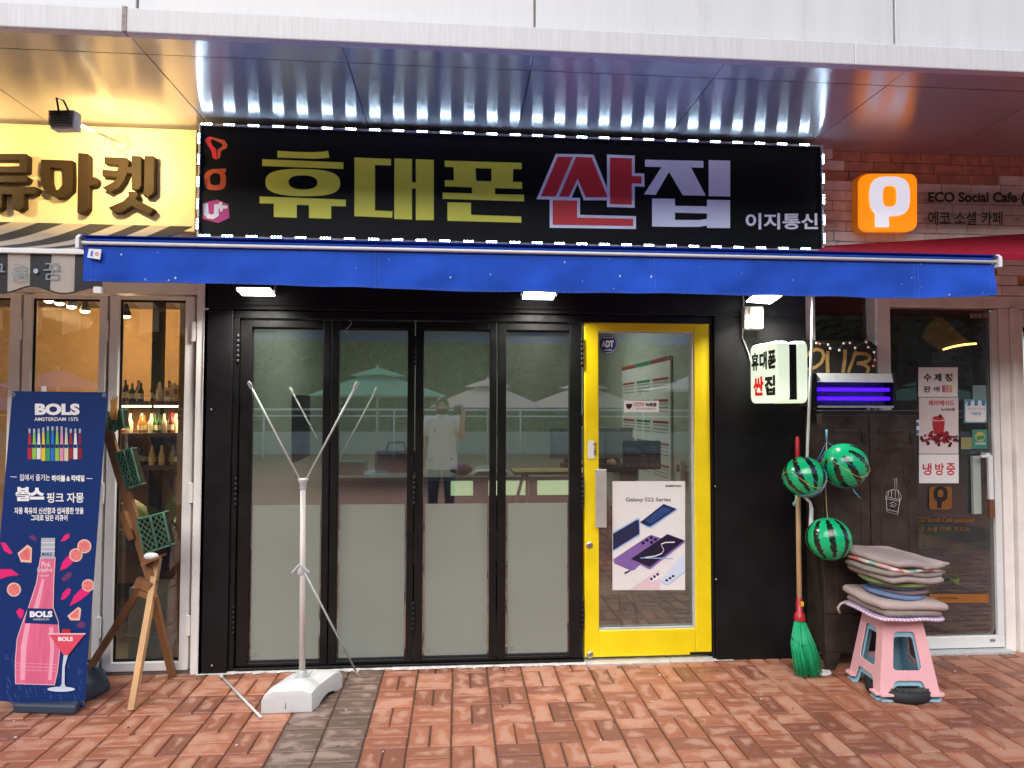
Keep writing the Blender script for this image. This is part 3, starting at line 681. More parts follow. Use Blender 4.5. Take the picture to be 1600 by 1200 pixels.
floodlight(842, 462, -.19, R(-12), 0, 'middle white floodlight below the awning, above the fourth glass panel', 9)
floodlight(1194, 466, -.22, R(-20), R(18), 'tilted white floodlight above the grey box and the small lit sign', 11)

# electric box and cable
c = A(1179, 496, -.1)
bx = thing('junction_box', c, 'grey white electrical box on the black wall above the small lit sign', 'electrical box')
p, q_ = A(1164, 514, -.12), A(1191, 479, -.12)
part('case', bx, M('box_plastic', (.5, .48, .42), .5, var=.1), lambda q: q.box(p.x, q_.x, -.12, -.062, p.z, q_.z), .006)
part('lid', bx, M('lid_plastic', (.6, .58, .52), .5, var=.1), lambda q: q.box(p.x + .028, q_.x + .001, -.135, -.121, p.z + .002, q_.z - .002), .006)
b = MB().use(M('grey_cable', (.35, .34, .31), .6, var=.1)); b.path([A(1157, 446, -.075), A(1160.5, 458, -.075), A(1162, 470, -.075), A(1161, 500, -.072), A(1160, 528, -.072), A(1165, 540, -.07), A(1171, 556, -.07), A(1173, 566, -.1)], .0045, 6)
tag(b.build('power_cable'), 'loose grey cable running down the black wall to the lit sign', 'cable')

# projecting lit box sign
lx0, lx1, ly0, ly1, lz0, lz1 = 1.80, 1.975, -.5, -.13, 1.585, 1.94
m_lit = M('lit_acrylic', (.8, .82, .74), .35, var=0, em=(.82, 1.0, .74), es=.42)
ls = thing('projecting_sign', (1.89, -.3, 1.58), 'small lit box sign with black and red Korean letters projecting from the wall', 'sign')
def cap(q, xa, xb):
    pts = rr(ly0, lz0, ly1, lz1, .045); q.prism([(xa, y, z) for y, z in pts], (xb - xa, 0, 0))
part('lit_face', ls, m_lit, lambda q: cap(q, lx0, lx0 + .07), .01)
part('lit_face', ls, m_lit, lambda q: cap(q, lx1 - .06, lx1), .01)
part('sign_core', ls, m_blackp, lambda q: q.box(lx0 + .071, lx1 - .061, ly0 + .012, ly1 - .01, lz0 + .02, lz1 - .02))
def arms(q):
    for z in (lz0 + .07, lz1 - .07): q.tube((1.9, ly1 - .02, z), (1.9, -.055, z), .014, 8)
part('arm', ls, m_blackp, arms)
def lsl(q):
    W = ly1 - ly0
    def tx(s_, ya, yb, za, zb, m): text(q, s_, (lx0, ly1 - ya * W, lz0 + za), (yb - ya) * W, zb - za, m, (0, -1, 0), (0, 0, 1), .05)
    for i, (s_, m) in enumerate((('휴', m_ink), ('대', m_ink), ('폰', m_ink))): tx(s_, .06 + i * .3, .33 + i * .3, .198, .305, m)
    red = M('lit_red_vinyl', (.6, .01, .01), .4, var=0, em=(.9, .01, .01), es=.3); tx('싼', .12, .5, .045, .16, red); tx('집', .53, .9, .045, .16, m_ink)
part('lettering', ls, m_ink, lsl)

# ------------------------------------------------------------------ phone shop interior
room = thing('shop_room', (.3, 2, 0), 'pale green walled inside of the phone shop behind the folding panels', 'room')
m_rw = M('pale_green_wall', (.48, .52, .45), .7, var=.05); m_rf = M('floor_tiles', (.3, .27, .23), .35, var=.1)
part('back_wall', room, m_rw, lambda q: q.box(-1.5, 2.2, 3.6, 3.7, 0, 2.6)); part('side_wall', room, m_rw, lambda q: q.box(-1.6, -1.5, .1, 3.6, 0, 2.6))
part('side_wall', room, m_rw, lambda q: q.box(1.62, 1.7, .1, 3.6, 0, 2.6)); part('ceiling', room, m_rw, lambda q: q.box(-1.5, 1.62, .1, 3.6, 2.6, 2.65)); part('room_floor', room, m_rf, lambda q: q.box(-1.5, 1.62, .06, 3.6, -.01, .004))
m_cl = M('added_ceiling_glow', (.8, .8, .8), .5, var=0, em=(1, .99, .94), es=4.5)  # glowing panels added out of view to brighten the room behind the panes
for x in (-.6, .7):
    part('added_ceiling_panel', room, m_cl, lambda q: q.box(x - .3, x + .3, 1.3, 2.2, 2.57, 2.598))
tb = thing('counter', (-.2, 1.2, 0), 'long red shop counter with pale panels seen through the middle panes', 'counter')
m_cred = M('counter_red', (.3, .025, .02), .5, var=.1); m_cwh = M('counter_white', (.6, .6, .55), .5, var=.05)
part('top', tb, M('counter_top', (.3, .31, .28), .3, var=.1), lambda q: q.box(-.95, .95, 1.0, 1.6, 1.0, 1.03), .004)
part('front_panel', tb, m_cred, lambda q: q.box(-.9, .9, 1.06, 1.1, .62, .86)); part('lower_panel', tb, m_cwh, lambda q: q.box(-.9, .9, 1.05, 1.12, .38, .61))
part('shelf', tb, m_cred, lambda q: q.box(-.9, .9, .98, 1.05, .7, .715))
m_lp = M('light_panel', (.7, .75, .55), .5, var=0, em=(.8, .95, .62), es=.55)
for a, b in ((-.05, .12), (.24, .55), (.62, .92)): part('lit_panel', tb, m_lp, lambda q: q.box(a, b, 1.07, 1.09, .88, .99))
part('body', tb, m_blackp, lambda q: q.box(-.92, .92, 1.13, 1.58, .0, .99))
cols = [(.03, .05, .12), (.05, .05, .06), (.3, .32, .34), (.04, .08, .16), (.12, .12, .13)]
rn = random.Random(9); ph0 = None
for i in range(13):
    x = -.8 + i * .125
    b = MB().use(M('phone_case', cols[i % 5], .3, var=.05)); b.beam((x, .99, .717), (x + .01, 1.04, .78), .055, .008)
    tag(b.build('display_phone'), 'small phone standing in the row on the red counter shelf', 'phone', 'phones on the red counter shelf')
def block(name, label, cat, fn, mat, bevel=.005, group=None):
    b = MB().use(mat); fn(b); return tag(b.build(name, None, bevel), label, cat, group)
block('teal_box', 'teal plastic box on the counter behind the second pane', 'box', lambda q: q.box(-.92, -.72, 1.2, 1.4, 1.031, 1.13), M('teal', (.06, .25, .2), .5))
block('black_bag', 'big black bag slumped on the counter behind the second pane', 'bag', lambda q: (q.box(-.66, -.34, 1.36, 1.5, 1.032, 1.2), q.path([(-.58, 1.43, 1.2), (-.56, 1.43, 1.27), (-.44, 1.43, 1.27), (-.42, 1.43, 1.2)], .01, 6)), m_blackp, .03)
block('navy_pouch', 'navy blue pouch lying on the counter behind the third pane', 'pouch', lambda q: q.sphere((.03, 1.15, 1.075), .09, 14, 8, (1, .7, .5)), M('navy', (.03, .03, .12), .7), 0)
block('paper_pile', 'pile of white papers lying on the counter behind the third pane', 'papers', lambda q: [q.box(.12 + .01 * k, .36 + .012 * k, 1.1, 1.3, 1.031 + .008 * k, 1.037 + .008 * k) for k in range(4)], m_paper, 0)
block('wall_panel', 'tall dark board standing upright behind the first glass pane', 'board', lambda q: q.prism([XP(455, 617, -1.12), XP(478, 617, -1.04), XP(478, 712, -1.04), XP(455, 724, -1.12)][::-1], (.02, .05, 0)), M('dark_board', (.045, .045, .04), .5))
def stand_table():
    t = thing('yellow_stand', (.7, .8, 0), 'yellow topped folding stand with thin legs behind the third pane', 'stand'); y = M('ochre_paint', (.45, .28, .03), .5)
    part('top', t, M('pale_yellow_top', (.6, .5, .2), .5), lambda q: q.box(.4, .98, .62, .95, 1.08, 1.1))
    for p, q_ in (((.5, .7, 1.08), (.5, .72, .3)), ((.5, .9, 1.08), (.3, 1.0, .3)), ((.95, .7, 1.08), (1.35, .78, .4)), ((.9, .9, 1.08), (1.2, .95, .35))): part('leg', t, y, lambda q: q.beam(p, q_, .02, .02))
stand_table()
for i, (x, y, r, lb) in enumerate(((-.55, .62, .4, 'red plastic shell chair just behind the second folding pane'), (1.02, .62, -.5, 'red plastic shell chair just behind the fourth folding pane'))):
    if i == 0:
        ch = thing('red_chair', (x, y, 0), lb, 'chair', 'red chairs inside the phone shop'); rd = M('red_shell', (.4, .02, .015), .4)
        def sh(q):
            vs = []; fs = []
            for j in range(9):
                t = j / 8; yy = -.2 + .38 * min(1, t * 1.7); zz = .45 if t < .55 else .45 + (t - .55) * .85
                for k in range(9):
                    u = (k - 4) / 4; vs.append(Vector((x + u * (.22 - .1 * max(0, t - .6)), y - yy * -1 + 0, zz + .06 * u * u)))
            for j in range(8):
                for k in range(8): i_ = j * 9 + k; fs.append((i_, i_ + 1, i_ + 10, i_ + 9))
            q.faces(vs, fs, True); q.faces([v - Vector((0, .008, .012)) for v in vs], [f[::-1] for f in fs], True)
        part('shell', ch, rd, sh)
        for sx in (-1, 1):
            for sy in (-1, 1): part('leg', ch, m_galv, lambda q: q.tube((x + sx * .15, y + sy * .13, .45), (x + sx * .22, y + sy * .2, 0), .012, 8))
        ch.rotation_euler[2] = r; ch0 = ch
    else:
        c2 = copy_tree(ch0); c2.location = (x, y, 0); c2.rotation_euler[2] = r; tag(c2, lb)
for i, x in enumerate((1.15, 1.62)):
    pass
def monitor(x, y, lb):
    t = thing('monitor', (x, y, 1.03), lb, 'monitor', 'monitors on the back desk'); 
    part('screen', t, M('monitor_back', (.3, .32, .31), .4), lambda q: q.box(x - .25, x + .25, y, y + .03, 1.1, 1.38), .005); part('stand', t, m_blackp, lambda q: (q.box(x - .02, x + .02, y + .031, y + .05, 1.035, 1.2), q.box(x - .1, x + .1, y - .02, y + .12, 1.031, 1.04)))
block('back_desk', 'dark desk carrying two monitors behind the fourth pane', 'desk', lambda q: (q.box(.98, 1.6, 1.75, 2.3, .99, 1.03), q.box(1.0, 1.04, 1.8, 2.25, 0, .988), q.box(1.55, 1.59, 1.8, 2.25, 0, .988)), m_blackp)
monitor(1.08, 1.9, 'left grey backed monitor on the dark desk inside'); monitor(1.35, 1.95, 'right grey backed monitor on the dark desk inside')
# rate poster on the inner side wall
def rates():
    b = MB().use(M('rate_paper', (.8, .82, .81), .6, var=.03)); X = 1.6
    tl, tr, bl = XP(972, 571, X), XP(1047, 559, X), XP(972, 752, X); y0, y1 = tr.y, tl.y; z1, z0 = 2.0, 1.12
    z1 = (tl.z + tr.z) / 2; z0 = bl.z
    b.box(X, X + .015, y0, y1, z0, z1)
    hues = [(.45, .07, .04), (.04, .24, .15), (.4, .04, .08)]
    for k in range(3):
        m = M('rate_ink', hues[k], .6, var=0); ya = y1 - (y1 - y0) * (k / 3 + .03); yb = y1 - (y1 - y0) * ((k + 1) / 3 - .03)
        b.use(m); b.box(X - .002, X, y1 - (y1 - y0) * (k + 1) / 3, y1 - (y1 - y0) * k / 3, z1 - .035, z1 - .001)
        zz = z1 - .16
        for r_ in range(5):
            b.use(m); b.box(X - .002, X, yb, ya, zz - .02, zz)
            b.use(M('rate_grey', (.3, .33, .33), .6, var=0))
            for t in range(3): b.box(X - .002, X, yb + .01, ya - .01, zz - .04 - t * .028, zz - .032 - t * .028)
            zz -= .17
    tag(b.build('rate_poster'), 'large price list poster with coloured bars on the inner side wall', 'poster')
rates()
c = XP(1066, 737, 1.6)
b = MB().use(m_whitep); b.box(1.57, 1.6, c.y - .05, c.y + .05, c.z - .08, c.z + .08); b.use(m_ink); b.box(1.567, 1.57, c.y - .03, c.y + .03, c.z + .0, c.z + .05)
tag(b.build('wall_intercom'), 'small white wall intercom beside the price list inside the door', 'intercom')

# ------------------------------------------------------------------ yellow market at the left
mk = thing('market_shopfront', (-2.5, 0, 0), 'cream framed folding glass front of the market at the left', 'shop front')
YM = 0.0
part('post', mk, m_cream, lambda q: q.box(A(307, 700).x + .006, A(326, 760).x, -.055, .1, -.01, 2.36), .004)
part('post_trim', mk, m_whitep, lambda q: q.box(A(326, 760).x + .001, XL - .003, -.06, .02, -.01, 2.36), .003)
part('frame_head', mk, m_cream, lambda q: q.box(-4.4, A(307, 700).x + .004, -.05, .1, A(240, 461).z, 2.36), .004)
part('wall_above', mk, m_pale, lambda q: q.box(-4.4, XL - .002, .0, .1, 2.362, 3.22))
part('sill', mk, M('dark_sill', (.12, .11, .1), .7), lambda q: q.box(-4.4, A(307, 900).x, -.04, .1, -.015, .016))
zt = A(240, 461).z - .012
for a_, b_, g0, g1 in ((174, 306, 189, 291.5), (40, 169.5, 53, 158), (-94, 36, -81, 19), (-228, -98, -215, -111)):
    xa, xb, ga, gb = A(a_, 600).x, A(b_, 600).x, A(g0, 600).x, A(g1, 600).x; gt, gbm = A(240, 470).z, A(240, 1031).z
    fr = part('folding_panel', mk, m_cream, lambda q: (q.box(xa, ga, -.04, .02, .02, zt), q.box(gb, xb, -.04, .02, .02, zt), q.box(ga, gb, -.04, .02, .02, gbm), q.box(ga, gb, -.04, .02, gt, zt)), .004)
    part('glass_pane', fr, m_glassw, lambda q: q.box(ga, gb, -.012, -.007, gbm, gt))
    part('gasket', fr, m_gap, lambda q: (q.box(ga, ga + .012, -.02, -.013, gbm, gt), q.box(gb - .008, gb, -.02, -.013, gbm, gt), q.box(ga + .013, gb - .009, -.02, -.013, gt - .012, gt), q.box(ga + .013, gb - .009, -.02, -.013, gbm, gbm + .015)))
    for pz in (2.0, 1.05, .28): part('hinge', fr, m_cream, lambda q: q.box(xb - .012, xb + .014, -.052, -.041, pz - .06, pz + .06), .003)
part('dark_backing', mk, m_gap, lambda q: [q.box(A(p, 600).x - .02, A(p, 600).x + .022, .021, .03, .02, zt + .01) for p in (171.5, 38, -96, 307)])
ms = thing('market_signboard', (-2.9, -.05, 2.6), 'warm lit cream signboard with raised brown Korean letters above the market', 'sign')
YB = -.06; m_cb = M('cream_board', (.74, .62, .4), .5, var=.04)
part('board', ms, m_cb, lambda q: q.box(-4.4, A(305, 300, YB).x, YB, -.002, 2.595, 3.205))
m_brl = M('brown_letter', (.027, .016, .007), .6, var=.1, spec=.2); z1 = lambda x, y: (x * .3375, y * .3375)
def raised(polys):
    def fn(q):
        for p in polys: q.prism([A(*z1(*t), YB - .045) for t in p][::-1], (0, .044, 0))
    part('letter', ms, m_brl, fn, .004)
raised([[(-150, 710), (120, 711), (130, 722), (128, 794), (118, 800), (-60, 798), (-60, 812), (120, 812), (134, 826), (124, 845), (-150, 845), (-150, 770), (88, 768), (88, 742), (-150, 740)], [(-160, 862), (165, 864), (173, 880), (165, 898), (112, 900), (112, 960), (90, 976), (56, 968), (55, 902), (10, 900), (10, 960), (-10, 975), (-45, 968), (-45, 900), (-160, 898)]])
mo = [(190, 738), (262, 740), (335, 743), (337, 820), (335, 880), (300, 912), (255, 915), (210, 890), (188, 850), (188, 790)]; mi_ = [(232, 775), (262, 776), (288, 778), (290, 820), (289, 856), (270, 878), (255, 880), (240, 868), (232, 840), (231, 800)]
raised([[(360, 706), (405, 710), (413, 720), (413, 812), (448, 822), (455, 838), (448, 855), (413, 860), (410, 965), (385, 988), (356, 985)]])
def ma_ring(q):
    f = [A(*z1(*t), YB - .045) for t in mo]; g_ = [A(*z1(*t), YB - .045) for t in mi_]; n = len(f); d = Vector((0, .044, 0))
    vs = f + g_ + [p + d for p in f] + [p + d for p in g_]; fs = []
    for k in range(n):
        k2 = (k + 1) % n; fs += [(k, n + k, n + k2, k2), (2 * n + k, k, k2, 2 * n + k2), (n + k, 3 * n + k, 3 * n + k2, n + k2)]
    q.faces(vs, fs, False)
part('letter', ms, m_brl, ma_ring)
raised([[(482, 725), (585, 730), (598, 745), (590, 800), (575, 835), (550, 870), (510, 890), (472, 868), (525, 840), (540, 822), (472, 815), (472, 783), (540, 790), (550, 765), (482, 757)], [(608, 720), (650, 722), (655, 730), (655, 860), (640, 880), (608, 876), (608, 805), (580, 800), (580, 770), (608, 772)], [(668, 720), (712, 722), (716, 730), (714, 890), (690, 912), (664, 908)], [(590, 885), (635, 888), (640, 905), (628, 922), (712, 965), (712, 975), (690, 995), (610, 955), (560, 985), (525, 985), (500, 960), (570, 930), (595, 905)]])
fl = None
for i, dx in enumerate((0, -1.05)):
    if i == 0:
        base = A(189, 224, YB); hd = A(103, 190, -.62)
        fl = thing('sign_lamp', base, 'grey floodlight on a thin arm lighting the cream market signboard', 'lamp', 'arm lamps over the market signboard')
        part('flange', fl, m_cb, lambda q: q.lathe([(.052, 0), (.052, .006), (.03, .012)], base + Vector((0, -.001, 0)), 20, (0, -1, 0)))
        tip = A(118, 192, -.56)
        part('arm', fl, m_galv, lambda q: q.tube(base + Vector((0, -.01, 0)), tip, .0075, 8))
        d = (A(205, 250, YB) - hd).normalized(); sx = d.cross(Vector((0, 0, 1))).normalized(); u = sx.cross(d)
        part('lamp_head', fl, m_galv, lambda q: (q.obox(hd, sx * .062, u * .048, d * .03),), .006)
        part('heat_sink', fl, M('dark_fins', (.06, .055, .05), .5), lambda q: [q.obox(hd - d * .04 + u * (k * .011), sx * .055, u * .0025, d * .012) for k in range(-3, 4)])
        part('lamp_lens', fl, M('warm_lens', (1, .9, .7), .4, var=0, em=(1, .78, .42), es=14), lambda q: q.obox(hd + d * .032, sx * .05, u * .036, d * .002))
        part('lamp_cable', fl, m_blackp, lambda q: q.path([hd - d * .05 + u * .02, hd - d * .07 + u * .09, hd + u * .1 - d * .02, hd + u * .05 + d * .03], .005, 6))
        l = bpy.data.lights.new('sign_lamp_glow', 'SPOT'); l.energy = 30; l.spot_size = R(150); l.spot_blend = .8; l.color = (1, .68, .26); l.shadow_soft_size = .05
        o = bpy.data.objects.new('sign_lamp_glow', l); COL.objects.link(o); o.parent = fl; o.location = hd + d * .05 - base; o.rotation_euler = (Vector((d.x * .3, d.y, d.z - .12))).to_track_quat('-Z', 'Y').to_euler()
    else:
        f2 = copy_tree(fl); f2.location = fl.location + Vector((dx, 0, 0)); f2['label'] = 'arm lamp at the far left edge, only its round wall flange in view'
# striped awning
ma = thing('striped_awning', (-2.8, -.1, 2.6), 'grey and white striped awning with scalloped valance over the market', 'awning')
m_sg = cloth('grey_canvas', (.07, .07, .075), var=.1, trans=.35); m_sw = cloth('white_canvas', (.72, .69, .64), var=.06, trans=.65)
YMA = -.95
m0 = A(160, 395, YMA); zb_ = m0.z; wst = A(146, 410, YMA).x - A(83, 410, YMA).x
xs0 = A(118, 420, YMA).x + .04; strips = []; xr = A(160, 440, YMA).x
x = xs0; k = 0
edges = [A(p, 420, YMA).x for p in (118, 81.5, 48, 13)]
while len(edges) < 30: edges.append(edges[-1] - .135)
edges = [xr] + edges
xrw = A(301, 372, -.1).x
def mcan(q):
    for k in range(len(edges) - 1):
        xa, xb = edges[k + 1], edges[k]; q.use(m_sg if k % 2 == 0 else m_sw)
        ta, tb_ = (xr - xa), (xr - xb); n = 6
        for j in range(n):
            def P(x, s_): return Vector((x + (xrw - xr) * (1 - s_) * max(0, 1 - (xr - x) / 1.2), -.1 + (YMA + .1) * s_, 2.615 + (zb_ + .012 - 2.615) * s_ - .03 * math.sin(math.pi * s_)))
            p = [P(xa, j / n), P(xa, (j + 1) / n), P(xb, (j + 1) / n), P(xb, j / n)]
            q.face(p); q.face([v - Vector((0, 0, .003)) for v in p[::-1]])
part('canopy', ma, m_sg, mcan)
def mval(q):
    z0 = zb_ - .012
    for k in range(len(edges) - 1):
        xa, xb = edges[k + 1], edges[k]; q.use(m_sg if k % 2 == 0 else m_sw); n = 8; vs = []; fs = []
        for i in range(n + 1):
            x = xa + (xb - xa) * i / n; hem = .165 + .017 * math.sin((x - edges[1]) * 2 * math.pi / .27 + 2.6)
            for j in range(5): s_ = j / 4; vs.append(Vector((x, YMA - .006 + .006 * s_ * math.sin(x * 18), z0 - hem * s_)))
        for i in range(n):
            for j in range(4): t = i * 5 + j; fs.append((t, t + 1, t + 6, t + 5))
        q.faces(vs, fs, True); q.faces([v + Vector((0, .003, 0)) for v in vs], [f[::-1] for f in fs], True)
        q.use(m_sg); q.path([vs[i * 5 + 4] + Vector((0, -.002, 0)) for i in range(n + 1)], .004, 5)
    ml = M('grey_letter', (.2, .23, .26), .7, var=0); YV = YMA - .014
    textpx(q, '움', 16.5, 413, 44, 438.5, YV, ml, .0); textpx(q, '꿈', 68, 411, 95.5, 437.5, YV, ml, .0); textpx(q, '구', -20, 412, 8, 437, YV, ml, .0)
    q.use(M('blue_dot', (.3, .38, .45), .7, var=0)); q.pf(circ(56, 423.5, 4, n=14), YV, 1)
part('valance', ma, m_sw, mval)
part('front_bar', ma, m_whitep, lambda q: q.box(-4.4, xr, YMA - .02, YMA + .02, zb_ - .013, zb_ + .011), .004)
part('end_tab', ma, m_whitep, lambda q: q.box(xr - .03, xr + .003, YMA - .018, YMA - .002, zb_ - .19, zb_ - .16))
# market interior
mr_ = thing('market_room', (-3, 1.5, 0), 'warm brown lit inside of the market behind its cream frames', 'room')
m_mw = M('warm_wall', (.3, .18, .075), .8, var=.15, vscale=3)
part('back_wall', mr_, m_mw, lambda q: q.box(-6, -1.62, 2.6, 2.7, 0, 2.7)); part('side_wall', mr_, m_mw, lambda q: q.box(-1.7, -1.61, .1, 2.6, 0, 2.7)); part('ceiling', mr_, M('brown_ceiling', (.1, .07, .05), .8), lambda q: q.box(-6, -1.7, .1, 2.6, 2.5, 2.55)); part('room_floor', mr_, m_rf, lambda q: q.box(-6, -1.7, .1, 2.6, -.01, .003))
part('beam', mr_, m_blackp, lambda q: (q.box(A(248, 600, 1.2).x - .035, A(248, 600, 1.2).x + .035, 1.15, 1.22, 0, 2.5)))
m_bulb = M('warm_bulb', (1, .9, .7), .4, var=0, em=(1, .72, .32), es=16)
for i, (px, py, lb) in enumerate(((76, 470, 'first'), (93, 474, 'second'), (112, 479, 'third'), (133, 486, 'fourth'), (197, 494, 'fifth'))):
    c = A(px, py, 1.5)
    if i == 0:
        lp = thing('ceiling_spot', c, '', 'lamp', 'warm ceiling spots in the market')
        part('shade', lp, m_blackp, lambda q: q.lathe([(.012, .1), (.018, .08), (.037, .012), (.036, 0)], c, 16))
        part('bulb', lp, m_bulb, lambda q: q.sphere(c + Vector((0, 0, .002)), .034, 14, 8, (1, 1, .55)))
        part('cord', lp, m_blackp, lambda q: q.tube(c + Vector((0, 0, .1)), (c.x, c.y, 2.5), .006, 6))
        l = bpy.data.lights.new('spot_glow', 'POINT'); l.energy = 13; l.color = (1, .7, .38); l.shadow_soft_size = .05
        o = bpy.data.objects.new('spot_glow', l); COL.objects.link(o); o.parent = lp; o.location = (0, 0, -.09); lq = lp
    else:
        lq = copy_tree(lp); lq.location = c
    lq['label'] = 'warm glowing ceiling spot in the market, %s from the left in its row' % lb
sh = thing('bottle_shelf', (-2.0, .9, 0), 'dark liquor shelf with two warm light strips inside the market', 'shelf')
b0, b1 = A(180, 634, 1.0), A(300, 634, 1.0)
m_str = M('strip_light', (1, .9, .7), .4, var=0, em=(1, .75, .4), es=5)
shz = [A(240, 627, 1.0).z, A(240, 676, 1.0).z, A(240, 726, 1.0).z, .55, .2]
for z in shz: part('board', sh, M('dark_shelf', (.05, .04, .035), .5), lambda q: q.box(-2.72, -1.72, .9, 1.3, z - .03, z))
part('back_panel', sh, M('shelf_back', (.2, .1, .04), .6), lambda q: q.box(-2.72, -1.72, 1.31, 1.34, 0, shz[0] - .031))
for a, b_ in ((-2.7, A(243.5, 634, 1).x), (A(250, 634, 1).x, A(285, 634, 1).x)): part('light_strip', sh, m_str, lambda q: q.box(a, b_, .9, .93, shz[0] - .044, shz[0] - .0305))
l = bpy.data.lights.new('strip_glow', 'AREA'); l.shape = 'RECTANGLE'; l.size = .9; l.size_y = .03; l.energy = 9; l.color = (1, .7, .35)
o = bpy.data.objects.new('strip_glow', l); COL.objects.link(o); o.parent = sh; o.location = Vector((-2.2, .96, shz[0] - .05)) - ORG[sh]
bm_ = [M('bottle_amber', (.22, .09, .02), .12, var=.1), M('bottle_green', (.02, .07, .03), .12, var=.1), M('bottle_pale', (.5, .47, .36), .2, var=.1), M('bottle_red', (.14, .015, .012), .15, var=.1), M('bottle_dark', (.03, .025, .025), .12, var=.1)]
lbl = M('bottle_label', (.6, .55, .42), .6, var=.1); protos = []
nm_ = ['amber', 'green', 'pale', 'red', 'dark']
for i, m in enumerate(bm_):
    r, h = (.03, .2 + .012 * i)
    t = thing('bottle', (0, 0, -5), nm_[i] + ' glass bottle with a paper label in the rows on the lit market shelf', 'bottle', nm_[i] + ' bottles on the market shelf')
    part('glass_body', t, m, lambda q: q.lathe([(r, 0), (r, h * .55), (r * .45, h * .72), (r * .38, h * .95), (r * .42, h)], (0, 0, -5), 12))
    part('paper_label', t, lbl, lambda q: q.lathe([(r * 1.02, h * .15), (r * 1.02, h * .42)], (0, 0, -5), 12)); protos.append([t, False])
rn = random.Random(4)
for z in shz[:3]:
    x = -2.6
    while x < -1.78:
        pr = protos[rn.choice((0, 0, 1, 2, 2, 3, 4))]
        t = pr[0] if not pr[1] else copy_tree(pr[0]); pr[1] = True
        t.scale = (.66, .66, .62); t.location = (x, rn.uniform(.94, 1.1), z + .001); x += rn.uniform(.021, .029)
for i_, (x_, w_, h_, c_) in enumerate(((-2.12, .05, .1, (.55, .42, .25)), (-2.06, .045, .12, (.5, .36, .2)), (-2.005, .05, .09, (.58, .5, .36)), (-1.95, .042, .13, (.45, .3, .16)), (-1.9, .05, .1, (.56, .46, .3)), (-1.84, .05, .12, (.5, .4, .26)))):
    def ct(q):
        q.box(x_, x_ + w_, .905, .935, shz[0] + .001, shz[0] + h_); q.use(m_inkg); q.box(x_ + .012, x_ + w_ - .012, .9035, .9045, shz[0] + h_ * .4, shz[0] + h_ * .75)
    block('carton', 'small kraft carton in the front row on the top market shelf', 'carton', ct, M('kraft_carton', c_, .7, var=.1), .003, 'cartons on the top market shelf')
block('white_crate', 'tall pale plastic bin standing behind the market pane by the easel', 'bin', lambda q: q.box(A(205, 1000, .25).x, A(282, 1000, .25).x, .2, .42, 0, A(240, 915, .25).z), M('pale_bin', (.45, .5, .52), .5), .01)
def plant(x, y, z, n, s, label, mat, seed):
    rn = random.Random(seed); t = thing('leafy_plant', (x, y, z), label, 'plant'); b = MB().use(mat)
    for k in range(n):
        a = rn.uniform(0, 6.28); el = rn.uniform(.2, 1.2); L_ = s * rn.uniform(.5, 1); d = Vector((math.cos(a) * math.cos(el), math.sin(a) * math.cos(el), math.sin(el)))
        sd = d.cross(Vector((0, 0, 1))).normalized(); base = Vector((x, y, z + .08)) + d * L_ * .3; w_ = L_ * .16; vs = []
        for j in range(6):
            q = j / 5; c = base + d * L_ * q - Vector((0, 0, .35 * L_ * q * q)); ww = w_ * math.sin(math.pi * min(.98, q * .9 + .08)); vs += [c - sd * ww, c + Vector((0, 0, -.01)), c + sd * ww]
        b.faces(vs, [(j * 3 + i, j * 3 + i + 1, j * 3 + i + 4, j * 3 + i + 3) for j in range(5) for i in range(2)], True)
    b.build('leaves', t); part('pot', t, M('dark_pot', (.05, .04, .035), .6), lambda q: q.lathe([(.08, 0), (.11, .16), (.1, .16)], (x, y, z - .1), 16))
plant(A(255, 790, .35).x, .38, .62, 16, .42, 'broad leaved green plant behind the market pane above the pale bin', M('leaf_green', (.05, .13, .035), .4, var=.2), 3)

# ------------------------------------------------------------------ eco cafe at the right
cf = thing('cafe_shopfront', (3.3, 0, 0), 'pale framed cafe front with dark glass door and painted brick above', 'shop front')
def brickwall():
    b = MB(); rn = random.Random(11); mm = [M('whitewashed_brick', (.86, .8, .79), .85, var=.12, vscale=14, bump=.3), M('pinkish_brick', (.8, .72, .7), .85, var=.2, vscale=14, bump=.3), M('bare_orange_brick', (.56, .28, .19), .9, var=.35, vscale=16, bump=.4)]
    b.use(M('brick_mortar', (.55, .44, .41), .95, var=.3, vscale=20)); b.box(2.2, 6.0, -.02, .1, 2.3, 3.21)
    z = 2.3; row = 0; h = .066
    while z < 3.2:
        x = 2.2 - rn.uniform(0, .2)
        while x < 6.0:
            L_ = .205; xa = max(2.2, x + .002); xb = min(6, x + L_ - .002)
            if xb - xa > .03:
                top = z > 3.0; m = mm[2] if (top and rn.random() < .75) else mm[rn.choice((0, 0, 1))]
                if z < 2.6 and rn.random() < .2: m = mm[2]
                d = -.03 - rn.uniform(0, .006) - (.022 if (top and m is mm[0]) else 0) - (0 if m is mm[2] else .012); b.use(m); b.box(xa, xb, d, -.021, z + .002, z + h - .0025)
            x += L_
        z += h; row += 1
    return b.build('brick_wall', cf, .004)
brickwall()
XA, XB, XC = 2.205, A(1364, 600).x, A(1385, 600).x
zW = A(1310, 461).z
part('window_frame', cf, m_pale, lambda q: (q.box(XA, XB, -.03, .08, zW, 2.295), q.box(XA, A(1270, 500).x, -.03, .08, -.01, zW - .002), q.box(XB + .002, XC, -.05, .1, -.01, 2.295)), .004)
part('window_pane', cf, m_glassc, lambda q: q.box(A(1270, 500).x, XB, .0, .005, .9, zW - .002)); part('lower_wall', cf, m_pale, lambda q: q.box(A(1270, 500).x, XB, -.01, .06, -.01, .898))
part('mullion', cf, m_galv, lambda q: q.box(A(1353, 500).x, XB - .001, -.02, -.001, .9, zW - .004))
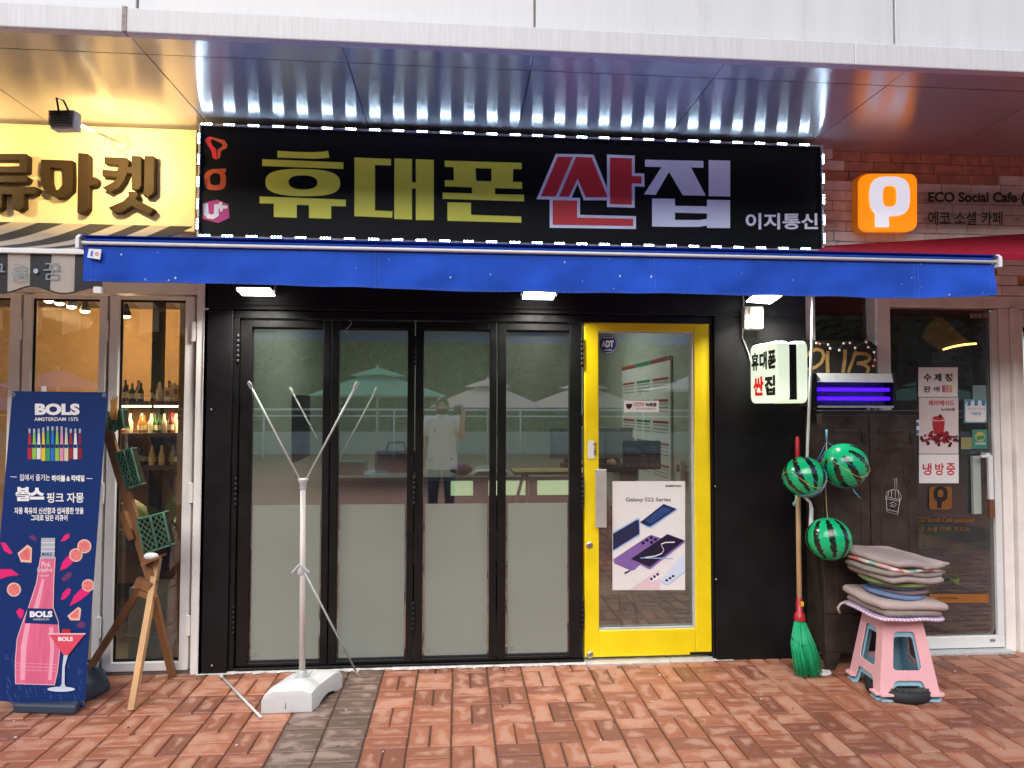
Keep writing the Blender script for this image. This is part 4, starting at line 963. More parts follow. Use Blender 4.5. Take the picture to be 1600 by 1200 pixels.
xe, xf = A(1551, 760).x, A(1561, 760).x; zD = A(1470, 481).z; zd0 = A(1500, 993).z
part('frame_head', cf, m_pale, lambda q: q.box(XC + .002, 4.6, -.03, .08, zD, 2.295), .004)
part('frame_post', cf, m_pale, lambda q: (q.box(xf + .004, A(1577, 760).x, -.03, .12, -.01, zD - .002), q.box(A(1577, 760).x + .003, A(1587, 760).x, -.06, .12, -.01, zD - .002)), .004)
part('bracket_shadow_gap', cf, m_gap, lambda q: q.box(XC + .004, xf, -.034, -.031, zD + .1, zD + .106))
dr = part('glass_door', cf, m_whitep, lambda q: (q.box(XC + .004, xf, -.02, .03, .02, zd0), q.box(xe, xf, -.02, .03, zd0 + .001, zD - .01)), .004)
part('glass_pane', dr, m_glassc, lambda q: q.box(XC + .004, xe - .001, .0, .006, zd0 + .001, zD - .012))
hx0, hx1 = A(1532, 720, -.08).x, A(1550, 720, -.08).x
part('handle', dr, m_whitep, lambda q: (q.box(hx1 - .03, hx1, -.09, -.07, A(1540, 806, -.08).z, A(1540, 711, -.08).z), q.box(hx0, hx1 - .031, -.09, -.07, A(1540, 715, -.08).z, A(1540, 711, -.08).z + .0), q.box(hx1 - .03, hx1, -.07, -.021, A(1540, 712, -.08).z, A(1540, 708, -.08).z)), .003)
part('handle_wrap', dr, M('brown_tape', (.16, .06, .03), .7, var=.2), lambda q: q.box(hx1 - .033, hx1 + .003, -.094, -.066, A(1540, 806, -.08).z - .012, A(1540, 780, -.08).z), .003)
part('glass_grip', dr, M('frosted_grip', (.35, .4, .36), .4), lambda q: q.box(A(1521, 750, -.03).x, A(1533, 750, -.03).x, -.028, -.008, A(1530, 802).z, A(1530, 712).z))
part('vent', dr, M('vent_grey', (.2, .2, .2), .5), lambda q: q.box(A(1543, 999).x, A(1551, 999).x, -.022, -.0205, A(1543, 1001).z, A(1543, 997).z))
part('folding_panel', cf, m_pale, lambda q: (q.box(A(1590, 760).x, A(1600, 760).x + .0, -.02, .04, .0, zD - .01), q.box(A(1601, 760).x, 4.6, -.02, .04, zD - .12, zD - .01), q.box(A(1601, 760).x, 4.6, -.02, .04, 0, .1)), .004)
part('side_pane', cf, m_glassc, lambda q: q.box(A(1601, 760).x, 4.6, .0, .006, .101, zD - .121))
part('threshold', cf, m_galv, lambda q: q.box(XC, xf + .02, -.08, .1, -.012, .014), .003)
# dark cafe room
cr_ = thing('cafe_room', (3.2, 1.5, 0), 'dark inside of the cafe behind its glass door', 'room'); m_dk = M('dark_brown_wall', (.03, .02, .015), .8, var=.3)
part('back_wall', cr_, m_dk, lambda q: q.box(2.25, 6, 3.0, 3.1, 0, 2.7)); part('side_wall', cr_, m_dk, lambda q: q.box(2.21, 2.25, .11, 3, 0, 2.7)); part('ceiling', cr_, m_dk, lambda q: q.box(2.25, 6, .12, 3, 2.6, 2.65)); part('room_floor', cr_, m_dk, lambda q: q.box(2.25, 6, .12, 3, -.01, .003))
cl = thing('arc_lamp', A(1480, 545, 1.6), 'golden mesh arc of lamplight glowing at the cafe ceiling', 'lamp')
m_gold = M('golden_mesh', (.05, .025, .006), .6, var=.3, vscale=60, em=(1, .45, .06), es=.02)
def arc(q):
    pts = [A(1470 + 55 * t, 547 - 9 * t, 1.6) for t in [k / 10 for k in range(11)]]
    vs = []
    for k, p in enumerate(pts): vs += [p, p + Vector((0, .25, .3 * math.sin(math.pi * (.15 + k / 10 * .7))))]
    q.faces(vs, [(2 * k, 2 * k + 2, 2 * k + 3, 2 * k + 1) for k in range(10)], True); q.faces([v + Vector((0, .01, 0)) for v in vs], [(2 * k, 2 * k + 1, 2 * k + 3, 2 * k + 2) for k in range(10)], True)
part('mesh_shade', cl, m_gold, arc)
part('tube', cl, M('amber_tube', (1, .7, .2), .4, var=0, em=(1, .55, .08), es=7), lambda q: q.path([A(1474 + 51 * t, 546 - 9 * t - 2 * math.sin(t * 3.14), 1.6) for t in [k / 8 for k in range(9)]], .008, 6))
plant(3.35, .5, .35, 8, .75, 'tall yellow green plant behind the dark cafe door', M('lime_leaf', (.1, .13, .02), .5, var=.2), 8)
# posters on the cafe door
Yc = -.006
def d_c1(b):
    for s_, x in (('수', 1443), ('제', 1459), ('청', 1476)): textpx(b, s_, x, 583.5, x + 12, 596, Yc, m_ink, .04)
    textpx(b, '판', 1443, 603, 1454, 613, Yc, m_ink, .03); textpx(b, '매', 1459, 604, 1468, 612, Yc, m_ink, .03)
    for x, c in ((1472, (.5, .1, .2)), (1477.5, (.6, .25, .3)), (1483, (.65, .45, .12))): b.use(M('jar_print', c, .5, var=.3, vscale=60)); b.pf([(x, 602), (x + 4.6, 602), (x + 4.6, 613), (x, 613)], Yc, 1)
flat('juice_notice', (1435, 574, 1496.5, 620), Yc, m_paper, 'top white notice with black Korean letters on the cafe door', 'notice', draw=d_c1)
m_chr = M('cherry_print', (.28, .012, .02), .4, var=.2); m_chd = M('dark_cherry_print', (.09, .008, .015), .4, var=.2)
def d_c2(b):
    textpx(b, '체리에이드', 1450.5, 625.5, 1491.5, 634, Yc, m_red, .025); textpx(b, '4,500원', 1470, 637.5, 1492, 642.5, Yc, m_ink, .03)
    b.use(M('pale_cup_print', (.6, .4, .38), .4, var=.1)); b.pf([(1455.5, 654), (1459, 650), (1472, 650), (1477, 655), (1474.5, 679), (1458.5, 679)], Yc, 1)
    b.use(M('drink_print', (.42, .03, .035), .4, var=.3, vscale=50)); b.pf([(1456.5, 658), (1476, 658), (1474, 678.5), (1459, 678.5)], Yc, 2); b.pf(circ(1466, 653.5, 9, 3.4, 16), Yc, 2)
    b.use(m_chd); b.pf(circ(1469, 650, 2.6, n=10), Yc, 3)
    rn = random.Random(3)
    for k in range(75):
        x = min(1494.5, max(1439.5, rn.gauss(1466, 14))); y = 675 + abs(rn.gauss(0, 1)) * 3 + rn.random() * 16 * (1 - abs(x - 1466) / 40) + (12 * rn.random() if abs(x - 1466) > 16 else 0)
        b.use(rn.choice((m_chr, m_chr, m_chd))); b.pf(circ(x, min(706, y), rn.uniform(2.1, 2.9), n=9), Yc, 3 + k * .04)
flat('cherry_poster', (1436, 621, 1497.5, 709), Yc, M('poster_pink', (.66, .58, .56), .5, var=.04), 'pale pink poster of a red cherry drink on the cafe door', 'poster', draw=d_c2)
def d_c3(b):
    for s_, x in (('냉', 1441.5), ('방', 1461), ('중', 1478.5)): textpx(b, s_, x, 723.5, x + 14, 742.5, Yc, m_red, .02)
flat('cooling_notice', (1436, 710, 1498, 755), Yc, m_paper, 'white notice with three red Korean letters under the cherry drink poster', 'notice', draw=d_c3)
m_dor = M('dim_orange', (.2, .075, .012), .5, var=.1)
def d_pl2(b):
    b.use(m_gap)
    for p in ringp(sup(1469.5, 772, 11, 12, 2.6, 24, 0), sup(1469.5, 771, 4.5, 6, 2.6, 24, 0)): b.pf(p, Yc, 1)
    b.pf([(1464, 782), (1472, 783.6), (1471, 794), (1464, 794)], Yc, 1)
flat('door_logo', None, Yc, m_dor, 'dim orange rounded square logo sticker on the lower cafe door', 'sticker', poly=rr(1452, 760, 1487.5, 796, 5), draw=d_pl2)
b = MB(); textpx(b, 'ECO Social Cafe podosee', 1428, 808, 1522, 818, Yc, m_dor, .02); tag(b.build('door_lettering'), 'dim orange English lettering on the glass door below its logo', 'lettering')
b = MB(); textpx(b, '에코 소셜 카페  포도씨', 1428, 823, 1515, 830, Yc, m_dor, .01); tag(b.build('door_lettering'), 'dim orange Korean lettering under the English line on the glass door', 'lettering')
def d_bar(b): textpx(b, 'podosee', 1466, 931.5, 1497, 938, Yc, M('dark_orange', (.08, .03, .01), .5, var=0), .02)
flat('door_stripe', (1452, 928, 1544.5, 942), Yc, M('orange_stripe', (.28, .1, .02), .5, var=.1), 'orange stripe sticker across the bottom of the cafe door', 'sticker', draw=d_bar)
def d_s1(b):
    b.use(m_paper); b.pf(rr(1508.5, 628, 1540.5, 659, 4), Yc, 1); bl = M('sticker_blue', (.04, .2, .42), .5, var=0)
    for k in range(5): b.use(bl if k % 2 == 0 else m_paper); b.pf([(1511 + 5.5 * k + (1 if k else 1.5), 626), (1511 + 5.5 * (k + 1), 626), (1511 + 5.7 * (k + 1), 634), (1511 + 5.4 * k, 634)], Yc, 2)
    textpx(b, '착한가게', 1511, 637, 1539, 641, Yc, M('sticker_grey', (.35, .38, .4), .5, var=0), .01, 2); textpx(b, '가맹점', 1516, 644, 1532, 649, Yc, bl, .02, 2)
flat('shop_sticker', (1506.5, 624, 1542, 661), Yc, M('sticker_rim', (.12, .32, .42), .5, var=.05), 'white and blue sticker with a striped shop roof on the cafe door', 'sticker', draw=d_s1)
def d_s2(b):
    b.use(M('sticker_gold', (.4, .36, .08), .5, var=0)); b.pf(circ(1531.5, 682.5, 8, n=18), Yc, 1); b.use(M('sg2', (.05, .2, .12), .5, var=0)); b.pf([(1525, 682), (1538, 680), (1537, 686), (1527, 688)], Yc, 2)
    textpx(b, '안심식당', 1524, 691, 1540, 695, Yc, m_wink, .02)
flat('green_sticker', (1519, 671, 1542.5, 701), Yc, M('sticker_green', (.05, .22, .16), .5, var=.1), 'green square sticker with a yellow round emblem on the cafe door', 'sticker', draw=d_s2)
flat('khaki_sticker', (1501.5, 683.5, 1518.5, 702), Yc, M('sticker_khaki', (.25, .24, .1), .5, var=.1), 'small khaki sticker beside the green one on the cafe door', 'sticker')
flat('pale_sticker', (1520, 602, 1541, 624), Yc, M('sticker_pale', (.2, .3, .3), .4, var=.1), 'faint pale blue sticker above the striped shop roof sticker', 'sticker')
b = MB(); textpx(b, '일반음식점', 1515, 489.5, 1547, 497, Yc, M('dim_white', (.45, .38, .36), .5, var=0), .02); tag(b.build('licence_lettering'), 'small pale Korean lettering at the top corner of the cafe door', 'lettering')
# P sign
ps = thing('letter_sign', A(1385, 362, -.1), 'glowing orange rounded box sign with a white letter P on the brick wall', 'sign')
m_or = M('orange_glow', (.7, .22, .01), .35, var=0, em=(1, .28, .004), es=.5); m_pw = M('white_glow', (.9, .9, .95), .4, var=0, em=(.86, .88, 1), es=.38)
Yp = -.17
part('sign_back', ps, M('orange_side', (.6, .17, .01), .4, var=.05, em=(1, .25, .004), es=.1), lambda q: q.prism([A(x, y, Yp + .045) for x, y in rr(1341, 271, 1433, 361, 12)][::-1], (0, .075, 0)), .004)
part('sign_face', ps, m_or, lambda q: q.prism([A(x, y, Yp) for x, y in rr(1346, 271, 1433.5, 360.5, 13)][::-1], (0, .043, 0)), .006)
def pl_(q):
    zq = lambda x, y: (1240 + x * .225, 170 + y * .225)
    for p in ringp(sup(667, 608, 141, 138, 3, 40, 0), sup(667, 607, 48, 73, 3.2, 40, 0)): q.pf([zq(*t) for t in p], Yp - .007, 1)
    q.pf([zq(*t) for t in [(548, 690), (600, 738), (660, 745), (663, 822), (565, 822), (565, 715)]], Yp - .007, 2)
part('letter', ps, m_pw, pl_)
for nm, s_, r_, lb in (('english_nameplate', 'ECO Social Cafe (', (1450, 300, 1602, 321), 'clear plate with black English cafe letters on the brick wall'), ('korean_nameplate', '에코 소셜 카페', (1450, 330, 1566, 352), 'clear plate with black Korean cafe letters on the brick wall')):
    b = MB().use(glass('acrylic', (.98, .98, .98), 1.2)); Y = -.085
    b.prism([A(x, y, Y) for x, y in rr(r_[0] - 4, r_[1] - 6, 1640, r_[3] + 6, 8)][::-1], (0, .004, 0)); textpx(b, s_, *r_, Y, m_ink, .035 if s_[0] == 'E' else .012, 4)
    b.use(m_steel)
    for px in (r_[0] - 1, 1593): b.lathe([(.007, 0), (.007, .03)], A(px, (r_[1] + r_[3]) / 2, Y) + Vector((0, .03, 0)), 10, (0, -1, 0))
    tag(b.build(nm), lb, 'sign')
# red awning
m_rc = cloth('red_canvas', (.34, .012, .032), var=.1, trans=.3)
ra = thing('red_awning', (3.8, -.1, 2.5), 'deep red canvas awning of the cafe at the right edge', 'awning')
def redc(q):
    P00, P10 = A(1284, 384.5, -.12), Vector((6, -.12, A(1284, 384.5, -.12).z + .3)); zf = A(1560, 390, -1.0).z
    P01 = Vector((A(1270, 392, -1.0).x, -1.0, zf - .03)); P11 = Vector((6, -1.0, zf - .005)); n = 12
    f = lambda s_, t: (P00.lerp(P10, s_)).lerp(P01.lerp(P11, s_), t) + Vector((0, 0, -.015 * math.sin(math.pi * t)))
    for i in range(n):
        for j in range(6):
            p = [f(i / n, j / 6), f(i / n, (j + 1) / 6), f((i + 1) / n, (j + 1) / 6), f((i + 1) / n, j / 6)]; q.face(p); q.face([v - Vector((0, 0, .003)) for v in p[::-1]])
part('canopy', ra, m_rc, redc)
part('valance', ra, m_rc, lambda q: q.box(A(1270, 392, -1.0).x, 6, -1.008, -1.003, A(1560, 406, -1.0).z, A(1560, 392, -1.0).z - .02))

# PUB board and string lights
b = MB().use(M('pub_black', (.012, .012, .011), .5, var=.2)); Yq = -.075; zp = lambda x, y: (1120 + x * .20833, 430 + y * .20833)
b.prism([A(*zp(*t), Yq) for t in [(648, 486), (1150, 492), (1196, 530), (1192, 735), (640, 735)]][::-1], (0, .02, 0))
m_go = M('gold_paint', (.33, .2, .06), .5, var=.15)
def stroke(pts, w_, l):
    for (x0, y0), (x1, y1) in zip(pts, pts[1:]):
        d = Vector((x1 - x0, y1 - y0)); d.normalize(); n = Vector((-d.y, d.x)) * w_ / 2; e = d * 1.5; b.use(m_go); b.pf([zp(x0 - e.x + n.x, y0 - e.y + n.y), zp(x1 + e.x + n.x, y1 + e.y + n.y), zp(x1 + e.x - n.x, y1 + e.y - n.y), zp(x0 - e.x - n.x, y0 - e.y - n.y)], Yq, l); l += .05
stroke([(668, 610), (700, 575), (745, 555), (790, 565), (803, 605), (785, 655), (740, 690), (690, 705), (662, 700)], 24, 1)
stroke([(832, 570), (828, 640), (832, 730)], 27, 2); stroke([(962, 560), (958, 650), (945, 730)], 27, 2); stroke([(1042, 570), (1015, 650), (985, 730)], 24, 2)
stroke([(1020, 600), (1070, 585), (1120, 592), (1148, 612), (1140, 640), (1100, 655), (1050, 660), (1110, 672), (1140, 700), (1125, 732)], 24, 4)
tag(b.build('pub_board'), 'black board with gold painted letters PUB standing on the locker', 'sign')
st = thing('string_lights', A(1300, 540, -.1), 'string of small round bulbs draped across the black PUB board', 'string lights')
bulbs = [(748, 510), (772, 516), (836, 521), (851, 549), (920, 562), (953, 511), (1000, 509), (1039, 546), (1122, 502), (1137, 541), (1182, 577), (1188, 637), (1175, 682)]
part('wire', st, M('dark_wire', (.1, .12, .08), .5, var=0), lambda q: q.path([A(*zp(x, y - 8), -.095) for x, y in bulbs], .0018, 5))
m_bl = [M('clear_bulb', (.6, .55, .45), .2, var=0), M('red_bulb', (.6, .16, .12), .2, var=0)]
bulb0 = None
for i, (x, y) in enumerate(bulbs): part('bulb', st, m_bl[1 if i in (1, 11, 12) else 0], lambda q: q.sphere(A(*zp(x, y), -.098), .0085, 10, 8))

# bug zapper
bz = thing('bug_zapper', A(1330, 637, -.16), 'metal insect zapper with two glowing violet tubes on top of the locker', 'insect zapper')
Y0 = -.21; zb = A(1330, 637, Y0).z; zt_ = A(1330, 583, Y0).z; xa, xb = A(1265, 610, Y0).x, A(1401, 610, Y0).x
part('end_cap', bz, m_blackp, lambda q: (q.box(xa, xa + .05, Y0, Y0 + .13, zb, zt_),), .006); part('end_cap', bz, m_blackp, lambda q: q.box(xb - .018, xb, Y0, Y0 + .13, zb, zt_), .006)
part('hood', bz, m_galv, lambda q: q.prism([(xa + .051, Y0, zt_ - .055), (xa + .051, Y0 + .02, zt_), (xa + .051, Y0 + .13, zt_), (xa + .051, Y0 + .13, zt_ - .055)], (xb - xa - .07, 0, 0)))
part('tray', bz, m_galv, lambda q: q.box(xa + .051, xb - .019, Y0, Y0 + .13, zb, zb + .012)); part('back_plate', bz, M('zapper_back', (.12, .11, .14), .4, .5), lambda q: q.box(xa + .051, xb - .019, Y0 + .11, Y0 + .13, zb + .013, zt_ - .056))
m_uv = M('violet_tube', (.02, .004, .2), .4, var=0, em=(.05, .004, 1), es=1.5)
for py in (608.5, 622.5): part('uv_tube', bz, m_uv, lambda q: q.path([(xa + .052, Y0 + .03, A(1330, py, Y0).z), (xb - .03, Y0 + .03, A(1330, py, Y0).z)], .0115, 10))
part('grid', bz, M('grid_wire', (.3, .28, .33), .4, .8, var=0), lambda q: [q.tube((xa + .06 + k * .0095, Y0 + .06, zb + .013), (xa + .06 + k * .0095, Y0 + .06, zt_ - .057), .0014, 4) for k in range(int((xb - xa - .09) / .0095))])

# ------------------------------------------------------------------ steel locker
YL = -.27; L0, L1 = A(1284, 640, YL).x, A(1431, 640, YL).x; lzt = A(1350, 641, YL).z; lzb = .11
lk = thing('steel_locker', ((L0 + L1) / 2, -.16, 0), 'old dark brown steel locker with two louvred doors and chalk drawings', 'locker')
m_lk = M('worn_dark_steel', (.044, .034, .028), .4, .3, var=.45, vscale=6, rvar=.14, bump=.05, bscale=30)
m_lk2 = M('worn_dark_steel_door', (.05, .038, .031), .38, .3, var=.45, vscale=7, rvar=.14, bump=.05, bscale=30)
part('body', lk, m_lk, lambda q: (q.box(L0, L1, YL, -.065, lzb, lzt - .012), q.box(L0 - .006, L1 + .008, YL - .006, -.063, lzt - .0115, lzt)), .004)
xm = A(1357.5, 750, YL).x; Yd = YL - .012
for xa, xb in ((L0 + .008, xm - .003), (xm + .003, L1 - .006)):
    def dd(q):
        q.box(xa, xb, Yd, YL - .001, .34, lzt - .03)
        wdt = xb - xa; x0_, x1_ = xa + wdt * .2, xb - wdt * .28
        for k in range(3): 
            z = lzt - .115 - k * .055; q.prism([(x0_, Yd - .0005, z), (x0_, Yd - .012, z - .006), (x0_, Yd - .002, z - .028)], (x1_ - x0_, 0, 0))
        fr = [(xa + wdt * .22, .42), (xa + wdt * .22, 1.1), (xa + wdt * .3, 1.12), (xa + wdt * .32, 1.19), (xb - wdt * .3, 1.19), (xb - wdt * .28, 1.12), (xb - wdt * .2, 1.1), (xb - wdt * .2, .42)]
        q.path([(x, Yd - .001, z) for x, z in fr], .004, 6)
        for k in range(8):
            for xx in (xa + .014, xb - .014): q.sphere((xx, Yd - .001, .4 + k * .155), .0045, 8, 5)
    dp = part('locker_door', lk, m_lk2, dd, .003)
    part('latch', dp, m_lk, lambda q: q.box(xb - .045, xb - .02, Yd - .014, Yd - .001, lzt - .2, lzt - .13), .003)
part('lower_louvre', lk, m_lk2, lambda q: [q.prism([(xm - .12, YL - .0005, .33 - k * .035), (xm - .12, YL - .01, .325 - k * .035), (xm - .12, YL - .002, .31 - k * .035)], (.2, 0, 0)) for k in range(3)])
for fn_ in (lambda q: q.prism([(L0, YL, lzb), (L0 + .1, YL, lzb), (L0 + .06, YL, .0), (L0 + .012, YL, .0)], (0, .03, 0)), lambda q: q.prism([(L1 - .1, YL, lzb), (L1, YL, lzb), (L1 - .012, YL, .0), (L1 - .06, YL, .0)], (0, .03, 0)), lambda q: q.box(L0 + .012, L0 + .05, -.11, -.07, 0, lzb), lambda q: q.box(L1 - .05, L1 - .012, -.11, -.07, 0, lzb)): part('foot', lk, m_lk, fn_)
def chalk1(q):
    zc = lambda x, y: A(1200 + x * .23333, 620 + y * .23333, Yd - .003)
    def ln(pts): q.path([zc(*p) for p in pts], .0011, 4)
    ln([(790, 670), (797, 770), (868, 788), (885, 675)]); ln([(786, 668), (890, 690)]); ln([(788, 682), (888, 700)]); ln([(786, 670), (800, 635), (838, 620), (872, 628), (894, 665), (890, 690)]); ln([(850, 618), (848, 548), (862, 545), (862, 620)])
    ln([(810, 632), (800, 672)]); ln([(828, 623), (826, 678)]); ln([(850, 620), (855, 684)]); ln([(870, 628), (880, 688)]); ln([(797, 755), (872, 772)]); ln([(815, 715), (840, 705), (860, 718), (845, 738), (815, 730), (840, 722)])
    z6 = lambda x, y: A(1200 + x * .2333, 840 + y * .2333, Yd - .003 if x > 360 else Yd - .003)
    def l6(pts): q.path([A(1200 + x * .2333, 840 + y * .2333, YL - .003) for x, y in pts], .0011, 4)
    l6([(462, 200), (525, 185), (555, 205), (545, 285), (575, 300), (580, 335)]); l6([(462, 200), (495, 290), (470, 375)]); l6([(495, 288), (545, 285)]); l6([(497, 300), (545, 305)]); l6([(505, 200), (512, 285)]); l6([(505, 305), (500, 345)])
part('chalk_drawing', lk, m_chalk, chalk1)
b = MB().use(m_paper); b.prism([A(x, y, -.03) for x, y in rr(1428, 656, 1437, 680, 2)][::-1], (0, .004, 0)); b.use(M('tape_blue', (.05, .18, .45), .5, var=0)); b.pf([(1429, 660), (1436, 660), (1436, 666), (1429, 666)], -.03, 1); b.pf([(1429, 672), (1436, 672), (1436, 678), (1429, 678)], -.03, 1)
tag(b.build('striped_tag'), 'tiny blue and white striped tag beside the locker top', 'tag')
block('white_shim', 'thin white wedge on the paving under the locker foot', 'wedge', lambda q: q.prism([G(x, y, .001) for x, y in [(1281, 1049), (1297, 1050), (1299, 1054), (1290, 1056), (1280, 1055)]], (0, 0, .012)), m_whitep, 0)

# ------------------------------------------------------------------ watermelon balls
def melon_mat():
    m = M('watermelon_vinyl', (.004, .4, .15), .22, var=0); t = m.node_tree; N = t.nodes; L = t.links; b = N['Principled BSDF']; b.inputs['Coat Weight'].default_value = .3
    tc = N.new('ShaderNodeTexCoord'); sp = N.new('ShaderNodeSeparateXYZ'); L.new(tc.outputs['Object'], sp.inputs[0])
    def mth(op, *a):
        n = N.new('ShaderNodeMath'); n.operation = op
        for i, q in enumerate(a):
            if isinstance(q, (int, float)): n.inputs[i].default_value = q
            else: L.new(q, n.inputs[i])
        return n.outputs[0]
    at = mth('ARCTAN2', sp.outputs[1], sp.outputs[0]); sn = mth('SINE', mth('MULTIPLY', at, 9))
    n1 = N.new('ShaderNodeTexNoise'); n1.inputs['Scale'].default_value = 75; n1.inputs['Detail'].default_value = 3; mp = N.new('ShaderNodeMapping'); mp.inputs['Scale'].default_value = (.5, .5, 1.3); L.new(tc.outputs['Object'], mp.inputs[0]); L.new(mp.outputs[0], n1.inputs[0])
    v = mth('ADD', sn, mth('MULTIPLY', mth('SUBTRACT', n1.outputs[0], .5), 2.4))
    lim = mth('LESS_THAN', mth('ABSOLUTE', sp.outputs[2]), .104)
    k = mth('MULTIPLY', mth('GREATER_THAN', v, .3), lim)
    mx = N.new('ShaderNodeMixRGB'); mx.inputs[1].default_value = (.004, .4, .15, 1); mx.inputs[2].default_value = (.006, .012, .008, 1); L.new(k, mx.inputs[0]); L.new(mx.outputs[0], b.inputs['Base Color']); return m
m_mel = melon_mat(); balls = []
for px, py, r, rot, lb in ((1256.5, 745, .115, (R(-32), R(4), R(20)), 'left watermelon ball held in the net beside the broom handle'), (1320, 727, .1255, (R(8), R(-38), R(10)), 'right watermelon ball held in the net, higher than the others'), (1295, 842, .123, (R(-12), R(5), R(40)), 'lowest watermelon ball hanging alone on a string by the cushions')):
    c = A(px, py, -.47 if py < 800 else -.44); b = MB().use(m_mel, True); b.sphere((0, 0, 0), r, 40, 26, (1, 1, .98 if py > 800 else 1)); me_o = b.build('watermelon_ball')
    for v in me_o.data.vertices: v.co.z += -r * (.98 if py > 800 else 1)
    me_o.location = c; me_o.rotation_euler = rot; tag(me_o, lb, 'ball', 'watermelon beach balls hanging by the locker'); balls.append((c, r))
knot = A(1291.5, 690, -.33); hook = A(1291, 677, -.285)
nw = thing('ball_net', hook, 'loose net of blue, green and yellow strings tied around the two upper balls', 'net')
def strand(c, r, d0, d1, off, n=14):
    pts = []; d0, d1 = Vector(d0).normalized(), Vector(d1).normalized(); ax = d0.cross(d1); 
    for k in range(n + 1):
        t = k / n; d = d0.slerp(d1, t) if d0.angle(d1) < 3.1 else d0; d = (d + Vector(off) * math.sin(math.pi * t)).normalized(); pts.append(c + d * (r + .003))
    return pts
mb_ = M('blue_string', (.06, .24, .55), .6, var=.1); my_ = M('yellow_string', (.6, .5, .1), .6, var=.1); mg_ = M('green_string', (.05, .4, .28), .6, var=.1)
for nm, m, sets in (('string', mb_, 0), ('string', my_, 1), ('string', mg_, 2)):
    def fn(q):
        for bi, (c, r) in enumerate(balls[:2]):
            d0 = (knot - c).normalized(); sgn = 1 if bi else -1
            bot = Vector((.25 * sgn, -.15, -1)) if bi else Vector((-.5, -.2, -.85))
            O = [[(.5, -.6, 0), (-.35, -.9, .1), (0, .8, 0)], [(-.75, -.5, 0), (.75, -.35, -.2), (.2, -1.0, .2)], [(.9, .2, .2), (-.9, .2, .2)]][sets]
            for o_ in O: q.path([knot] + strand(c, r, d0 + Vector((0, -.25, 0)), bot, o_), .0013 if sets else .0017, 5)
            rim = [c + (Vector((math.cos(a) * .93, math.sin(a) * .93, .36 * math.sin(a * 2 + sets) - .1))).normalized() * (r + .003) for a in [k * 2 * math.pi / 24 for k in range(25)]]
            if sets != 2: q.path(rim, .0013, 5)
            tail = c + bot.normalized() * (r + .002)
            q.path([tail, tail + Vector((.012 * sgn, -.01, -.03)), tail + Vector((.03 * sgn + .006 * sets, -.01, -.05 - .006 * sets))], .004, 5)
        q.tube(hook + Vector((.003 * sets, 0, .02)), knot, .004, 5)
    part(nm, nw, m, fn)
b = MB().use(M('jute_string', (.4, .28, .15), .8)); b.path([hook + Vector((0, -.005, -.02)), A(1290, 760, -.3), A(1292, 800, -.36), balls[2][0] + Vector((-.005, .0, balls[2][1]))], .0025, 5); tag(b.build('hanging_string'), 'thin brown string holding the lowest watermelon ball', 'string')

# ------------------------------------------------------------------ broom
br = thing('broom', G(1258, 1058), 'green bristled broom with wooden handle and red grip leaning on the wall', 'broom')
top, fer = A(1246, 690, -.09), A(1249, 940, -.27)
dv = (top - fer).normalized()
part('handle', br, M('bamboo', (.55, .35, .17), .5, var=.15, vscale=20, stretch=(1, 1, .1)), lambda q: q.tube(fer, top - dv * .1, .0145, 12))
part('grip', br, M('red_plastic', (.42, .012, .02), .35), lambda q: q.lathe([(.012, 0), (.0155, .01), (.0155, .12), (.012, .145), (.006, .152)], top - dv * .12, 14, dv))
part('ferrule', br, M('red_plastic_b', (.38, .012, .02), .35), lambda q: (q.lathe([(.031, -.11), (.033, -.095), (.03, -.07), (.019, -.055), (.02, .0), (.017, .02)], fer, 16, dv), q.use(M('yellow_tab', (.7, .5, .03), .4)), q.box(fer.x - .003, fer.x + .014, fer.y - .026, fer.y - .018, fer.z - .02, fer.z + .005)))
def bris(q):
    rn = random.Random(6); mm = [M('green_bristle', (.015, .5, .2), .45, var=.2), M('dark_green_bristle', (.01, .36, .15), .45, var=.2)]
    ft = G(1261, 1056)
    o = fer - dv * .105
    for k in range(420):
        a = rn.uniform(0, 6.28); r_ = math.sqrt(rn.random()); q.use(mm[k % 2])
        s_ = o + Vector((math.cos(a) * r_ * .029, math.sin(a) * r_ * .024, 0)); L_ = rn.uniform(.9, 1.05)
        e = Vector((ft.x - .005 + math.cos(a) * r_ * .078 + .02 * rn.random(), ft.y + math.sin(a) * r_ * .055, .004 + (1 - L_ if L_ < 1 else 0) * .5 + .02 * rn.random()))
        md = s_.lerp(e, .5) + Vector((-.012 + math.cos(a) * r_ * .014, -.01, .0)); q.path([s_, md, e], .0019, 4)
part('bristles', br, mm_ := m_mel, bris)
part('binding', br, M('dark_teal_thread', (.01, .09, .08), .6), lambda q: q.path([fer - dv * (.20 + .02 * math.sin(math.pi * t)) + Vector((-.05 + .1 * t, -.045 * math.sin(math.pi * t), -.015 * math.sin(math.pi * t))) for t in [k / 10 for k in range(11)]], .004, 6))

